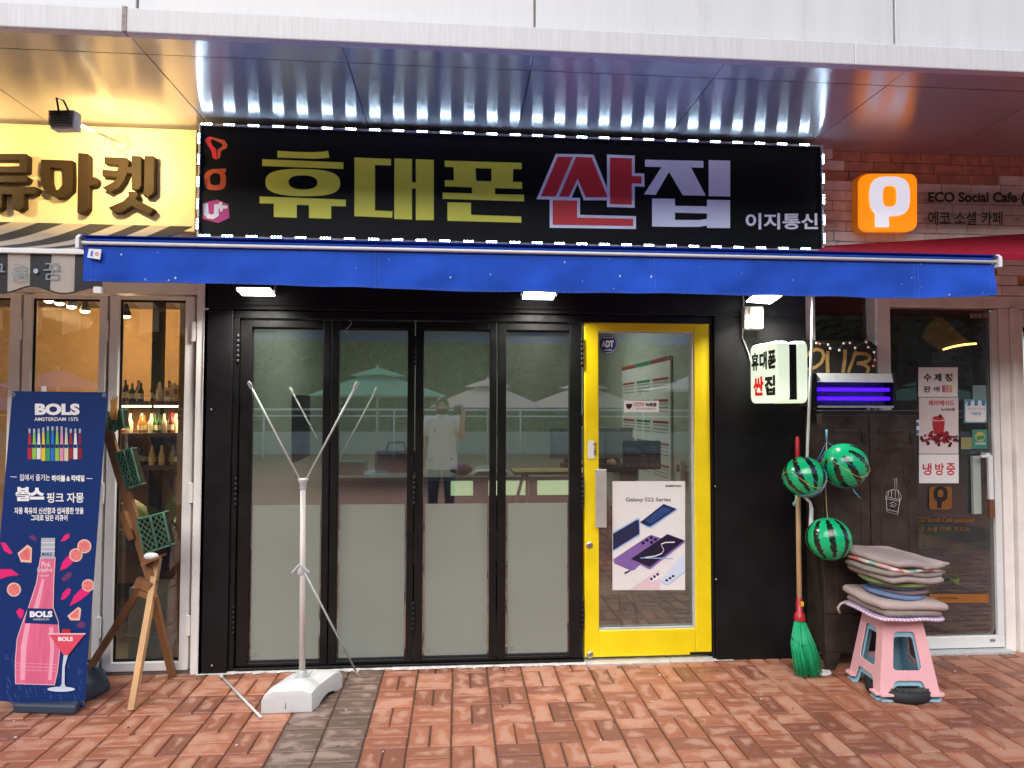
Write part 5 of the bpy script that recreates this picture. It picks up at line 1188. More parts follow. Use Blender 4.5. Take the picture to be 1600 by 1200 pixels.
# ------------------------------------------------------------------ stools
fl_, fr_, bl_ = G(1375, 1096), G(1470, 1096), G(1339, 1063)
m_pink = M('pink_plastic', (.76, .41, .42), .35, var=.05, vscale=9, sub=.05); m_lb = M('pale_blue_plastic', (.26, .46, .56), .35, var=.03)
def stool(name, mat, label, dz, grow, ht):
    ex = (fr_ - fl_); ey = Vector((-ex.y, ex.x, 0)).normalized() * .31; ey = (bl_ - fl_).normalized() * .33
    ex = ex.normalized() * .3
    cen = fl_ + ex / 2 + ey / 2; cen.z = 0
    t = thing(name, cen, label, 'stool', 'nested plastic stools'); X, Y_ = ex.normalized(), ey.normalized()
    Y_ = (Y_ - X * Y_.dot(X)).normalized()
    hb, htp = .163 + grow, .107 + grow; z0, z1 = dz, dz + ht
    def fp(side, u, v, off=0): # side 0..3, u 0..1, v 0..1
        h = hb + (htp - hb) * v; n = [(-Y_), X, Y_, -X][side]; tt = [X, Y_, -X, -Y_][side]
        return cen + n * (h - off) + tt * ((u - .5) * 2 * (h - off)) + Vector((0, 0, z0 + (z1 - z0) * v))
    arcp = lambda cx, cy, rx, ry, a0, a1, n=5: [(cx + rx * math.cos(R(a0 + (a1 - a0) * k / n)), cy + ry * math.sin(R(a0 + (a1 - a0) * k / n))) for k in range(n + 1)]
    half = [(0, 0), (.2, 0)] + arcp(.32, .13, .08, .06, 180, 90) + [(.5, .19), (.5, .33)] + arcp(.31, .38, .08, .05, 270, 180)[0:6] + arcp(.345, .79, .09, .06, 180, 90) + [(.5, .85), (.5, 1), (0, 1)]
    def legs(q):
        for s_ in range(4):
            for mir in (0, 1):
                pts = [((1 - u) if mir else u, v) for u, v in half]
                if mir: pts = pts[::-1]
                o_ = [fp(s_, u, v) for u, v in pts]; i_ = [fp(s_, u, v, .006) for u, v in pts]; n = len(pts)
                q.faces(o_ + i_, [tuple(range(n)), tuple(range(n, 2 * n))[::-1]] + [((k + 1) % n, k, n + k, n + (k + 1) % n) for k in range(n)], False)
            for u in (0, 1):
                p = fp(s_, u, 0); d = (p - cen); d.z = 0; d.normalize(); tt = [X, Y_, -X, -Y_][s_] * (1 if u == 0 else -1)
                nn = [(-Y_), X, Y_, -X][s_]
                q.obox(p + tt * .032 + nn * .008 + Vector((0, 0, .006)), tt * .034, nn * .014, Vector((0, 0, .006)))
    part('legs', t, mat, legs, .0025)
    def topf(q):
        c2 = cen + Vector((0, 0, z1 + .004)); q.obox(c2 + Vector((0, 0, .006)), X * (htp + .004), Y_ * (htp + .004), Vector((0, 0, .012)))
    part('seat', t, mat, topf, .008); return t, cen, X, Y_
stool('plastic_stool', m_lb, 'pale blue plastic stool nested underneath the pink stool', 0.0, -.009, .375)
_, SC, SXv, SYv = stool('plastic_stool', m_pink, 'pink plastic stool on top of the blue one, carrying the cushion pile', .03, 0, .375)
c = G(1403, 1082); c.z = 0
ty = thing('rubber_wheel', c, 'black rubber wheel with chunky tread lying flat under the stools', 'wheel')
part('tread_ring', ty, m_rubber, lambda q: q.lathe([(.1, .002), (.158, .002), (.163, .02), (.16, .045), (.145, .058), (.1, .058)], c, 40))
part('tread_blocks', ty, M('worn_rubber', (.05, .048, .045), .7, var=.3), lambda q: [q.obox(c + Vector((math.cos(a) * .128, math.sin(a) * .128, .061)), Vector((math.cos(a + .6), math.sin(a + .6), 0)) * .026, Vector((-math.sin(a + .6), math.cos(a + .6), 0)) * .006, Vector((0, 0, .004))) for a in [k * 2 * math.pi / 26 for k in range(26)]])
part('hub', ty, m_blackp, lambda q: q.lathe([(.101, .004), (.1, .03), (.03, .035)], c, 30))

# ------------------------------------------------------------------ cushions
m_cu = {'taupe': cloth('taupe_cloth', (.35, .275, .255), var=.06, weave=900), 'taupe2': cloth('grey_taupe_cloth', (.27, .225, .2), var=.08, weave=900), 'beige': cloth('beige_cloth', (.43, .33, .3), var=.06, weave=900), 'green': cloth('olive_green_cloth', (.2, .25, .09), var=.08, weave=900), 'blue': cloth('dusty_blue_cloth', (.14, .21, .36), var=.08, weave=900), 'mauve': cloth('mauve_cloth', (.26, .17, .165), var=.08, weave=900)}
def floral():
    m = cloth('floral_cloth', (.6, .5, .42), weave=900); t = m.node_tree; N = t.nodes; L = t.links; b = N['Principled BSDF']; tc = N.new('ShaderNodeTexCoord'); v = N.new('ShaderNodeTexVoronoi'); v.inputs['Scale'].default_value = 28; L.new(tc.outputs['Object'], v.inputs[0])
    r = N.new('ShaderNodeValToRGB'); r.color_ramp.interpolation = 'CONSTANT'; e = r.color_ramp.elements; e[0].color = (.62, .55, .48, 1); e[1].position = .85; e[1].color = (.2, .4, .36, 1)
    for p, c in ((.3, (.6, .2, .14, 1)), (.5, (.65, .58, .52, 1)), (.62, (.62, .32, .34, 1)), (.74, (.3, .42, .25, 1))): x = e.new(p); x.color = c
    sp = N.new('ShaderNodeSeparateColor'); L.new(v.outputs['Color'], sp.inputs[0]); L.new(sp.outputs[0], r.inputs[0]); L.new(r.outputs[0], b.inputs['Base Color']); return m
def gingham():
    m = cloth('gingham_cloth', (.6, .5, .6), weave=900); t = m.node_tree; N = t.nodes; L = t.links; b = N['Principled BSDF']; tc = N.new('ShaderNodeTexCoord'); sp = N.new('ShaderNodeSeparateXYZ'); L.new(tc.outputs['UV'], sp.inputs[0]); o = []
    for i in (0, 1):
        n = N.new('ShaderNodeMath'); n.operation = 'MULTIPLY'; n.inputs[1].default_value = 17; L.new(sp.outputs[i], n.inputs[0]); f = N.new('ShaderNodeMath'); f.operation = 'FRACT'; L.new(n.outputs[0], f.inputs[0]); g_ = N.new('ShaderNodeMath'); g_.operation = 'GREATER_THAN'; g_.inputs[1].default_value = .5; L.new(f.outputs[0], g_.inputs[0]); o.append(g_.outputs[0])
    a = N.new('ShaderNodeMath'); a.operation = 'ADD'; L.new(o[0], a.inputs[0]); L.new(o[1], a.inputs[1]); h = N.new('ShaderNodeMath'); h.operation = 'MULTIPLY'; h.inputs[1].default_value = .5; L.new(a.outputs[0], h.inputs[0])
    r = N.new('ShaderNodeMixRGB'); r.inputs[1].default_value = (.72, .62, .7, 1); r.inputs[2].default_value = (.24, .07, .26, 1); L.new(h.outputs[0], r.inputs[0]); L.new(r.outputs[0], b.inputs['Base Color']); return m
m_cu['floral'] = floral(); m_cu['gingham'] = gingham()
def cushion(mat, c, w, d, t, rz, tx, ty_, label, e=7, puff=.5, droop=0.0, seed=1, ties=None):
    """puffed pad: c = centre of its underside"""
    n = 22; vs = []; fs = []; uv = []
    for sgn in (1, -1):
        for j in range(n + 1):
            for i in range(n + 1):
                u, v = 2 * i / n - 1, 2 * j / n - 1
                k_ = 1 - .075 * (u * v) ** 4 - .02 * (u * u + v * v); x = u * w / 2 * k_; y = v * d / 2 * k_
                if e < 4: # round pad
                    rr_ = max(abs(u), abs(v)); l = math.hypot(u, v) or 1; x, y = u / l * rr_ * w / 2, v / l * rr_ * d / 2; edge = 1 - rr_ ** 2
                    edge = max(0, edge)
                else: edge = max(0, (1 - abs(u) ** 5) * (1 - abs(v) ** 5))
                th = t * (.72 + .45 * edge ** puff) * (1 if max(abs(u), abs(v)) < .999 else .55)
                nz = noise.noise(Vector((x * 7 + seed, y * 7, seed))) * .012
                z = t * .5 + sgn * th * .5 + nz - droop * (u * u + v * v) * .5
                vs.append((x, y, z)); uv.append((i / n, j / n))
    m_ = (n + 1) * (n + 1)
    for j in range(n):
        for i in range(n):
            a = j * (n + 1) + i; fs.append((a, a + 1, a + n + 2, a + n + 1)); fs.append((m_ + a, m_ + a + n + 1, m_ + a + n + 2, m_ + a + 1))
    bd = [i for i in range(n)] + [n + j * (n + 1) for j in range(n)] + [n * (n + 1) + n - i for i in range(n)] + [(n - j) * (n + 1) for j in range(n)]
    for k in range(len(bd)): a, b_ = bd[k], bd[(k + 1) % len(bd)]; fs.append((b_, a, m_ + a, m_ + b_))
    me = bpy.data.meshes.new('seat_cushion'); me.from_pydata(vs, [], fs); l = me.uv_layers.new(name='UVMap')
    for p in me.polygons:
        p.use_smooth = True
        for li in p.loop_indices: l.data[li].uv = uv[me.loops[li].vertex_index]
    me.materials.append(mat); o = bpy.data.objects.new('seat_cushion', me); COL.objects.link(o); o.location = c; o.rotation_euler = (tx, ty_, rz); ORG[o] = Vector((0, 0, 0))
    tag(o, label, 'cushion', 'cushions piled on the pink stool')
    if ties:
        for (x, y, dx) in ties:
            tb_ = MB().use(mat); tb_.obox((x + dx * .5, y, t * .4), (abs(dx) / 2, 0, .004), (0, .014, 0), (0, 0, .004)); tb_.build('tie', o)
    return o
zt0 = .03 + .375 + .017; cb = SC + SXv * .01
rz0 = math.atan2(SXv.y, SXv.x)
cc = lambda dx, dy, z: Vector((cb.x + dx, cb.y + dy, z))
gi = cushion(m_cu['gingham'], cc(-.01, .0, zt0), .40, .40, .022, rz0 + R(8), R(0), R(2), 'purple and white gingham pad at the bottom of the cushion pile', seed=2)
tb_ = MB().use(m_cu['beige']); p = cc(-.215, .02, zt0); tb_.path([A(1322, 941, SC.y - .1 + DC - DC), A(1314, 943, SC.y - .1), A(1309, 950, SC.y - .1), A(1312, 958, SC.y - .1)], .006, 6)
o = tb_.build('pad_tie'); o['label'] = 'cream cloth tie hanging off the gingham pad'; o['category'] = 'tie'
cushion(m_cu['taupe2'], cc(-.01, -.01, zt0 + .022), .37, .37, .038, rz0 + R(9), 0, R(3), 'grey taupe pad just above the purple gingham pad', seed=3)
cushion(m_cu['beige'], cc(.0, .0, zt0 + .058), .43, .40, .045, rz0 + R(6), R(1), R(3), 'pinkish beige wide pad third from the bottom of the pile', seed=4, puff=.7)
cushion(m_cu['blue'], cc(-.01, -.01, zt0 + .1), .30, .30, .03, rz0, 0, R(5), 'dusty blue round pad, the lower of two in the pile', e=2, seed=5)
cushion(m_cu['mauve'], cc(.03, .0, zt0 + .126), .29, .29, .028, rz0, 0, R(1), 'mauve round pad between the two blue round pads', e=2, seed=6)
cushion(m_cu['blue'], cc(.01, .0, zt0 + .15), .29, .29, .026, rz0, 0, R(2), 'dusty blue round pad, the upper of two in the pile', e=2, seed=7)
cushion(m_cu['green'], cc(.005, .0, zt0 + .172), .36, .36, .03, rz0 + R(5), 0, R(2), 'olive green pad in the middle of the cushion pile', e=2.5, seed=8)
cushion(m_cu['taupe'], cc(.0, -.01, zt0 + .2), .37, .38, .034, rz0 + R(13), 0, R(2.5), 'taupe pad directly above the olive green pad', seed=9, ties=[(.2, .02, .05)])
cushion(m_cu['taupe2'], cc(-.01, -.01, zt0 + .233), .39, .37, .03, rz0 + R(17), 0, R(3.5), 'grey taupe pad just below the floral pad', seed=10, ties=[(.2, -.1, .05)])
cushion(m_cu['floral'], cc(-.01, -.015, zt0 + .262), .37, .36, .024, rz0 + R(18), R(2), R(4), 'floral printed pad second from the top of the pile', seed=11)
cushion(m_cu['taupe'], cc(.005, .0, zt0 + .288), .40, .40, .034, rz0 + R(21), R(3.5), R(5), 'plain taupe pad lying on top of the cushion pile', seed=12, ties=[(.215, -.12, .05), (-.02, -.2, .06)])

# ------------------------------------------------------------------ banner stand with grey base
bs = thing('banner_stand', G(466, 1075), 'empty banner stand with grey water base, white pole and thin arms', 'banner stand')
def bp(x, y, z): return Vector((x, y, z))
B0 = G(408, 1115); B1 = G(487, 1112); B2 = G(523, 1083); B3 = B0 + (B2 - B1) * 1.35; B2 = B1 + (B2 - B1) * 1.35
H_ = .12
def base(q):
    ex = B1 - B0; ey = B3 - B0
    def P(u, v, z): p = B0 + ex * u + ey * v; return Vector((p.x, p.y, z))
    # profile with a shallow arched underside on the long sides and a raised, tapered top
    n = 14; vs = []; fs = []
    def top(u, v):
        e = min(u, 1 - u); f = min(v, 1 - v); return H_ * (.82 + .18 * min(1, e / .22)) * (.84 + .16 * min(1, f / .2))
    ins = .03
    g = 18; grid = {}
    for j in range(g + 1):
        for i in range(g + 1):
            u, v = i / g, j / g; uu = ins + (1 - 2 * ins) * u; vv = ins + (1 - 2 * ins) * v; grid[i, j] = len(vs); vs.append(P(uu, vv, top(uu, vv)))
    for j in range(g):
        for i in range(g): fs.append((grid[i, j], grid[i + 1, j], grid[i + 1, j + 1], grid[i, j + 1]))
    q.faces(vs, fs, True)
    def side(f, m=18, ar=0.0):
        a = []; 
        for k in range(m + 1):
            t = k / m; u0, v0 = f(t); uu = ins + (1 - 2 * ins) * u0; vv = ins + (1 - 2 * ins) * v0; und = ar * max(0, 1 - ((t - .5) / .3) ** 2)
            a += [P(uu, vv, top(uu, vv)), P(u0, v0, top(uu, vv) * .72), P(u0, v0, und)]
        q.faces(a, [(k * 3 + i, k * 3 + i + 1, k * 3 + i + 4, k * 3 + i + 3) for k in range(m) for i in range(2)], True)
    side(lambda t: (t, 0)); side(lambda t: (1, t), 18, .03); side(lambda t: (1 - t, 1)); side(lambda t: (0, 1 - t), 18, .03)
part('water_base', bs, m_greyp, base)
ex = (B1 - B0); ey = (B3 - B0); cB = B0 + ex * .5 + ey * .5
part('base_groove', bs, M('groove_grey', (.3, .29, .28), .6), lambda q: q.path([B0 + ex * .48 + ey * .0 + Vector((0, -.003, .02)), B0 + ex * .46 + ey * .03 + Vector((0, 0, .095)), B0 + ex * .5 + ey * .3 + Vector((0, 0, H_ + .0005))], .0025, 5))
part('filler_cap', bs, m_whitep, lambda q: q.lathe([(.02, 0), (.02, .006), (.012, .008)], B0 + ex * .5 + ey * .28 + Vector((0, 0, H_ - .003)), 16))
Yb = cB.y; pb = A(472, 1062, Yb); pb.z = H_; ptop = A(473.5, 757, Yb)
m_pole = M('pinkish_white_pole', (.6, .54, .5), .4, var=.08, vscale=3)
part('pole', bs, m_pole, lambda q: q.path([pb, pb.lerp(ptop, .45), ptop], .0155, 12, [.0165, .0155, .0145]))
part('foot_clamp', bs, m_galv, lambda q: (q.lathe([(.024, 0), (.024, .03), (.018, .04)], pb - Vector((0, 0, .002)), 14), q.box(pb.x - .035, pb.x + .035, pb.y - .01, pb.y + .01, pb.z + .004, pb.z + .02), q.path([pb + Vector((.03, 0, .01)), pb + Vector((.05, 0, .03))], .005, 6)))
part('top_clamp', bs, m_galv, lambda q: q.lathe([(.018, -.025), (.019, .01), (.03, .028), (.026, .032)], ptop, 14))
mc = A(470.5, 889, Yb)
part('middle_clamp', bs, m_galv, lambda q: (q.lathe([(.022, -.025), (.026, 0), (.02, .022)], mc, 14), q.beam(mc + Vector((-.005, -.02, .028)), mc + Vector((-.042, -.03, -.012)), .012, .006), q.beam(mc + Vector((.005, -.02, .028)), mc + Vector((.048, -.03, -.012)), .012, .006)))
for q_ in (A(391, 602, Yb), A(556.5, 602, Yb)):
    ar = part('upper_arm', bs, m_galv, lambda q: q.tube(ptop + Vector((.008 if q_.x > ptop.x else -.008, 0, .01)), q_, .0055, 8))
    d = (q_ - ptop).normalized(); part('arm_tip', ar, m_greyp, lambda q: q.lathe([(.007, -.02), (.01, -.012), (.01, .016), (.005, .022)], q_, 10, d))
lo = G(558, 1052, .01)
lw = part('lower_arm', bs, m_galv, lambda q: q.tube(mc + Vector((.012, -.015, .0)), lo, .0055, 8)); part('arm_tip', lw, m_greyp, lambda q: q.lathe([(.008, -.02), (.009, .01), (.005, .02)], lo, 10, (lo - mc)))
b = MB().use(m_galv); b.tube(G(347, 1058, .008), G(406, 1119, .008), .0065, 8); b.use(m_greyp); b.lathe([(.008, -.015), (.01, .0), (.005, .012)], G(346, 1057, .009), 10, (-.5, .8, 0)); b.lathe([(.008, -.012), (.008, .004), (.004, .01)], G(407, 1120, .009), 10, (.5, -.8, 0))
tag(b.build('loose_rod'), 'thin grey rod lying on the red paving left of the banner stand', 'rod')
b = MB().use(m_galv); b.path([A(547, 500, -.035), A(549, 506, -.04), A(543, 513, -.045), A(538, 518, -.04), A(541, 520.5, -.04), A(545, 518, -.045)], .0018, 6); tag(b.build('wire_hook'), 'thin bent wire hook above the second folding panel', 'hook')

# ------------------------------------------------------------------ blue drink banner
bn = thing('roll_banner', G(70, 1110), 'tall navy drink banner with pink bottle and cocktail print at the left', 'banner')
PB = Vector((-2.05, -.5, .06)); NB = Vector((.03, -1, .02)).normalized()
m_nv = M('navy_banner', (.007, .03, .14), .45, var=.08, vscale=2, spec=.2)
def banner(q):
    zb = lambda x, y: (x * .4416, 600 + y * .4416); F = lambda m, pts, l: (q.use(m), q.pp([zb(*p) for p in pts], PB, NB, l))
    o = [PL(*p, PB, NB) for p in ((19.5, 611), (168.5, 613), (131.5, 1105.5), (-22, 1094))]; q.prism(o[::-1], -NB * .0015)
    rnb = random.Random(12); dk = M('banner_swirl', (.016, .055, .22), .4, var=0)
    for k in range(60):
        x, y = rnb.uniform(15, 290), rnb.uniform(900, 1120); F(dk, [(x, y), (x + 3, y - 2), (x + rnb.uniform(4, 10), y + 18), (x + 2, y + 16)], .5)
    T_ = lambda s_, x0, y0, x1, y1, b_, m=m_wink, l=6: (lambda a, c: textpx(q, s_, *a, *c, 0, m, b_, l, PB, NB))(zb(x0, y0), zb(x1, y1))
    T_('BOLS', 125, 69, 283, 110, .055); T_('AMSTERDAM 1575', 123, 118, 278, 131, .01)
    cols = [(.4, .02, .03), (.25, .5, .08), (.7, .7, .7), (.7, .5, .03), (.03, .3, .1), (.02, .15, .5), (.25, .5, .05), (.65, .25, .35), (.6, .55, .4), (.3, .02, .02), (.7, .7, .7), (.2, .01, .02)]
    cap_ = M('silver_print', (.4, .42, .48), .4, var=0)
    for k, c in enumerate(cols):
        x = 98 + k * 16.2; yt = 158 - (4 if 2 < k < 9 else 0) - (4 if 3 < k < 8 else 0); yb_ = 266 + (6 if 2 < k < 9 else 0); w_ = 14; m = M('mini_bottle_print', c, .4, var=0)
        F(m, [(x + 3.5, yt + 16), (x + 10.5, yt + 16), (x + 12, 205), (x + w_, 225), (x + w_, yb_), (x, yb_), (x, 225), (x + 2, 205)], 1); F(cap_, [(x + 3.5, yt), (x + 10.5, yt), (x + 10.5, yt + 15), (x + 3.5, yt + 15)], 2); F(m_nv, [(x + 1.5, 214), (x + 12.5, 214), (x + 13, 226), (x + 1, 226)], 3)
    F(m_wink, [(37, 327), (60, 328), (60, 330), (37, 329)], 1); F(m_wink, [(306, 333), (327, 334), (327, 336), (306, 335)], 1)
    T_('집에서 즐기는', 71, 319, 178, 342, .01); T_('하이볼 & 칵테일', 184, 322, 300, 345, .04); T_('볼스', 57, 364, 158, 414, .07); T_('핑크 자몽', 167, 384, 298, 420, .02)
    T_('자몽 특유의 신선함과 쌉싸름한 맛을', 52, 436, 297, 460, .025); T_('그대로 담은 리큐어', 111, 462, 240, 484, .025)
    hot = M('hot_pink_print', (.72, .015, .16), .4, var=0); gp = M('grapefruit_print', (.72, .16, .16), .4, var=.3, vscale=40); rind = M('rind_print', (.75, .5, .38), .4, var=0)
    for pts in ([(2, 560), (20, 562), (46, 598), (35, 602), (15, 590)], [(0, 655), (40, 655), (68, 675), (30, 680), (0, 690)], [(212, 660), (222, 630), (240, 608), (262, 612), (258, 632), (235, 652)], [(246, 786), (262, 750), (290, 722), (322, 716), (318, 738), (285, 765)], [(216, 765), (222, 740), (240, 722), (252, 725), (246, 745), (230, 760)], [(215, 557), (228, 535), (246, 528), (246, 542), (232, 554)], [(57, 805), (70, 792), (85, 800), (83, 820), (72, 832)]): F(hot, pts, 2)
    for cx, cy, r_ in ((299, 574, 25), (269, 605, 24), (50, 727, 25), (312, 712, 22)):
        F(rind, circ(cx, cy, r_, r_, 20), 3); F(gp, circ(cx, cy, r_ * .8, r_ * .8, 20), 4)
        for a in range(6): F(rind, [(cx, cy), (cx + r_ * .8 * math.cos(a * 1.05), cy + r_ * .8 * math.sin(a * 1.05)), (cx + r_ * .8 * math.cos(a * 1.05 + .08), cy + r_ * .8 * math.sin(a * 1.05 + .08))], 5)
    for pts, p2 in (([(63, 598), (98, 568), (114, 580), (112, 632), (75, 630)], [(70, 602), (98, 578), (108, 586), (106, 622), (78, 622)]), ([(239, 820), (278, 788), (288, 796), (283, 836), (250, 836)], [(248, 820), (276, 796), (281, 800), (277, 828), (254, 829)])): F(rind, pts, 3); F(gp, p2, 4)
    ol = M('outline_print', (.12, .03, .12), .4, var=0)
    for pts in ([(102, 540), (118, 533), (130, 545), (128, 556), (112, 552)], [(216, 690), (236, 668), (256, 664), (250, 686), (226, 700)], [(270, 850), (290, 838), (306, 848), (296, 864), (276, 862)]): F(ol, pts, 1)
    # bottle
    rim = M('bottle_rim_print', (.75, .5, .55), .3, var=0); pk = M('bottle_pink_print', (.68, .13, .24), .3, var=.25, vscale=9, stretch=(3, 1, .3)); lt = M('bottle_shine_print', (.82, .36, .45), .3, var=.1)
    out = [(146, 615), (195, 615), (190, 700), (188, 790), (206, 840), (212, 930), (204, 1010), (193, 1062), (58, 1058), (57, 980), (64, 900), (84, 840), (104, 790), (132, 705)]
    F(rim, offs(out, 3), 6); F(pk, out, 7); F(lt, [(150, 690), (160, 690), (140, 790), (108, 850), (96, 930), (90, 1045), (74, 1045), (76, 930), (92, 850), (122, 790)], 8); F(lt, [(176, 860), (190, 860), (194, 940), (184, 1046), (172, 1046), (180, 940)], 8)
    F(cap_, [(148, 544), (197, 544), (195, 618), (146, 618)], 9)
    for y in (560, 575, 590): F(m_wink, [(148, y), (197, y), (197, y + 2), (148, y + 2)], 10)
    F(m_nv, [(100, 792), (190, 795), (207, 842), (207, 850), (90, 845), (92, 830)], 9)
    T_('BOLS', 108, 802, 188, 824, .055, m_wink, 11); T_('Pink', 150, 628, 182, 646, .0, m_wink, 11); T_('Grapefruit', 134, 648, 188, 668, .0, m_wink, 11); T_('BOLS', 151, 596, 186, 607, .03, m_nv, 11); T_('LIQUEUR', 144, 674, 176, 681, .0, m_wink, 11); T_('AMSTERDAM 1575', 120, 828, 176, 835, .0, m_wink, 11)
    for k in range(3): F(lt, [(62, 985 + 12 * k), (200, 990 + 12 * k), (200, 992 + 12 * k), (62, 987 + 12 * k)], 8.5)
    # cocktail glass
    F(M('cocktail_print', (.7, .07, .12), .3, var=.1), [(176, 884), (303, 884), (243, 958), (228, 958)], 12); F(rim, [(172, 880), (306, 880), (304, 885), (174, 885)], 13); F(m_red, [(222, 866), (252, 866), (252, 880), (222, 880)], 12)
    F(M('stem_print', (.55, .6, .72), .3, var=0), [(228, 958), (243, 958), (232, 1000), (231, 1060), (238, 1072), (212, 1072), (221, 1060), (223, 1000)], 12); F(M('foot_print', (.6, .66, .78), .3, var=0), circ(219, 1078, 49, 9, 24), 12); T_('BOLS', 209, 893, 261, 908, .05, m_wink, 14)
part('banner_sheet', bn, m_nv, banner)
for px, py in ((21, 616.5), (163, 618), (129, 1098), (-15, 1088)):
    c = PL(px, py, PB, NB) + NB * .001
    part('eyelet', bn, m_steel, lambda q: [q.face(f_) for f_ in ringp([c + Vector((.011 * math.cos(a), -.001, .011 * math.sin(a))) for a in [k * .5236 for k in range(12)]][::-1], [c + Vector((.005 * math.cos(a), -.0015, .005 * math.sin(a))) for a in [k * .5236 for k in range(12)]][::-1])])
m_nb = M('slate_plastic', (.03, .042, .065), .5, var=.1)
part('stand_base', bn, m_nb, lambda q: (q.prism([G(20, 1115), G(118, 1118), G(135, 1098), G(172, 1080), G(160, 1052), G(40, 1060)], (0, 0, .05)),), .012)
part('upright', bn, m_galv, lambda q: q.tube((-2.12, -.38, .05), (-2.16, -.46, 1.66), .011, 8))
part('cross_arm', bn, m_galv, lambda q: (q.tube(PL(21, 618, PB, NB) - NB * .02, PL(163, 619, PB, NB) - NB * .02, .006, 8), q.tube(PL(-15, 1086, PB, NB) - NB * .02, PL(129, 1096, PB, NB) - NB * .02, .006, 8)))

# ------------------------------------------------------------------ wooden easel with lattice baskets
es = thing('wooden_easel', G(215, 1080), 'rough brown wooden easel frame with one pale front leg by the market', 'easel')
jn = A(232, 915, -.3)
part('front_leg', es, m_woodp, lambda q: q.beam(G(203, 1112, .0) + Vector((0, .02, 0)), A(247, 872, -.26), .03, .036, (0, 1, 0)))
part('leg', es, m_wood, lambda q: q.beam(G(150, 1043) + Vector((0, -.12, 0)), A(226, 908, -.28), .034, .034, (0, 1, 0))); part('leg', es, m_wood, lambda q: q.beam(G(270, 1057), A(234, 908, -.22), .034, .034, (0, 1, 0)))
part('mast', es, m_wood, lambda q: q.beam(A(240, 915, -.3), A(163, 655, -.2), .05, .03, (0, 1, 0)))
for fn_ in (lambda q: q.beam(A(213, 908, -.32), A(236, 918, -.32), .03, .05), lambda q: q.beam(A(192, 800, -.29), A(208, 842, -.29), .03, .045, (0, 1, 0)), lambda q: q.beam(A(226, 880, -.3), A(254, 868, -.3), .1, .012), lambda q: q.beam(A(218, 926, -.33), A(244, 936, -.33), .02, .03)): part('wood_block', es, m_wood, fn_)
m_lat = M('green_lattice', (.05, .14, .09), .6, var=.2, vscale=20); m_lin = M('basket_lining', (.035, .03, .02), .95, var=.3, vscale=30, spec=.05)
def basket(pts, Y, label, seed, extra=None):
    q4 = [A(x, y, Y) for x, y in pts]; t = thing('lattice_basket', (q4[2] + q4[3]) / 2, label, 'basket', 'green lattice baskets on the easel'); back = Vector((.004, .06, 0))
    def lat(q):
        P = lambda u, v: q4[0].lerp(q4[1], u).lerp(q4[3].lerp(q4[2], u), v) + Vector((0, -.006 * math.sin(u * 6), 0)); n = 5
        for k in range(-n, n + 1):
            for s_ in (1, -1):
                a, b_ = k / n, k / n + 1; sg = [(t_, (t_ - a) if s_ > 0 else 1 - (t_ - a)) for t_ in [max(0, a) + (min(1, b_) - max(0, a)) * i / 5 for i in range(6)]]
                if max(0, a) < min(1, b_): q.path([P(u, v) for u, v in sg], .0027, 5)
        for e in (((0, 0), (1, 0)), ((1, 0), (1, 1)), ((1, 1), (0, 1)), ((0, 1), (0, 0)), ((.52, 0), (.52, 1))): q.path([P(e[0][0] + (e[1][0] - e[0][0]) * i / 6, e[0][1] + (e[1][1] - e[0][1]) * i / 6) for i in range(7)], .0055, 6)
        for c in ((0, 0), (1, 0), (0, 1), (1, 1)): q.tube(P(*c), P(*c) + back, .005, 6)
    part('lattice', t, m_lat, lat)
    part('lining', t, m_lin, lambda q: q.prism([v.lerp((q4[0] + q4[2]) / 2, .03) + Vector((0, .012, 0)) for v in q4][::-1], back * .85))
    return t
basket([(167, 645), (190, 640), (193, 668), (171, 674)], -.24, 'topmost small green lattice basket with dried plumes on the easel', 1)
basket([(181, 708), (204, 701), (219, 757), (198, 764)], -.27, 'middle green lattice basket on the easel mast', 2)
basket([(213, 812), (255, 801), (266, 852), (226, 865)], -.31, 'lowest and largest green lattice basket on the easel', 3)
b = MB().use(M('dried_plume', (.5, .26, .07), .8, var=.25)); rn = random.Random(8)
for k in range(22):
    p0 = A(182 + rn.uniform(-4, 5), 656, -.22); p1 = A(178 + rn.uniform(-4, 12), 616 + rn.uniform(0, 22), -.22); b.path([p0 - Vector((0, .03, 0)), p0.lerp(p1, .5) + Vector((rn.uniform(-.01, .01), -.03, 0)), p1 - Vector((0, .03, 0))], .003, 4, [.003, .006, .0012])
tag(b.build('dried_grass'), 'tuft of orange brown dried plumes in the top easel basket', 'dried grass')
block('white_shell', 'rough white stone resting under the lowest basket on the easel', 'stone', lambda q: q.sphere(A(236, 869, -.34), .03, 12, 8, (1.3, .8, .65)), M('chalk_white', (.6, .58, .55), .8, var=.2, bump=.5, bscale=30), 0)

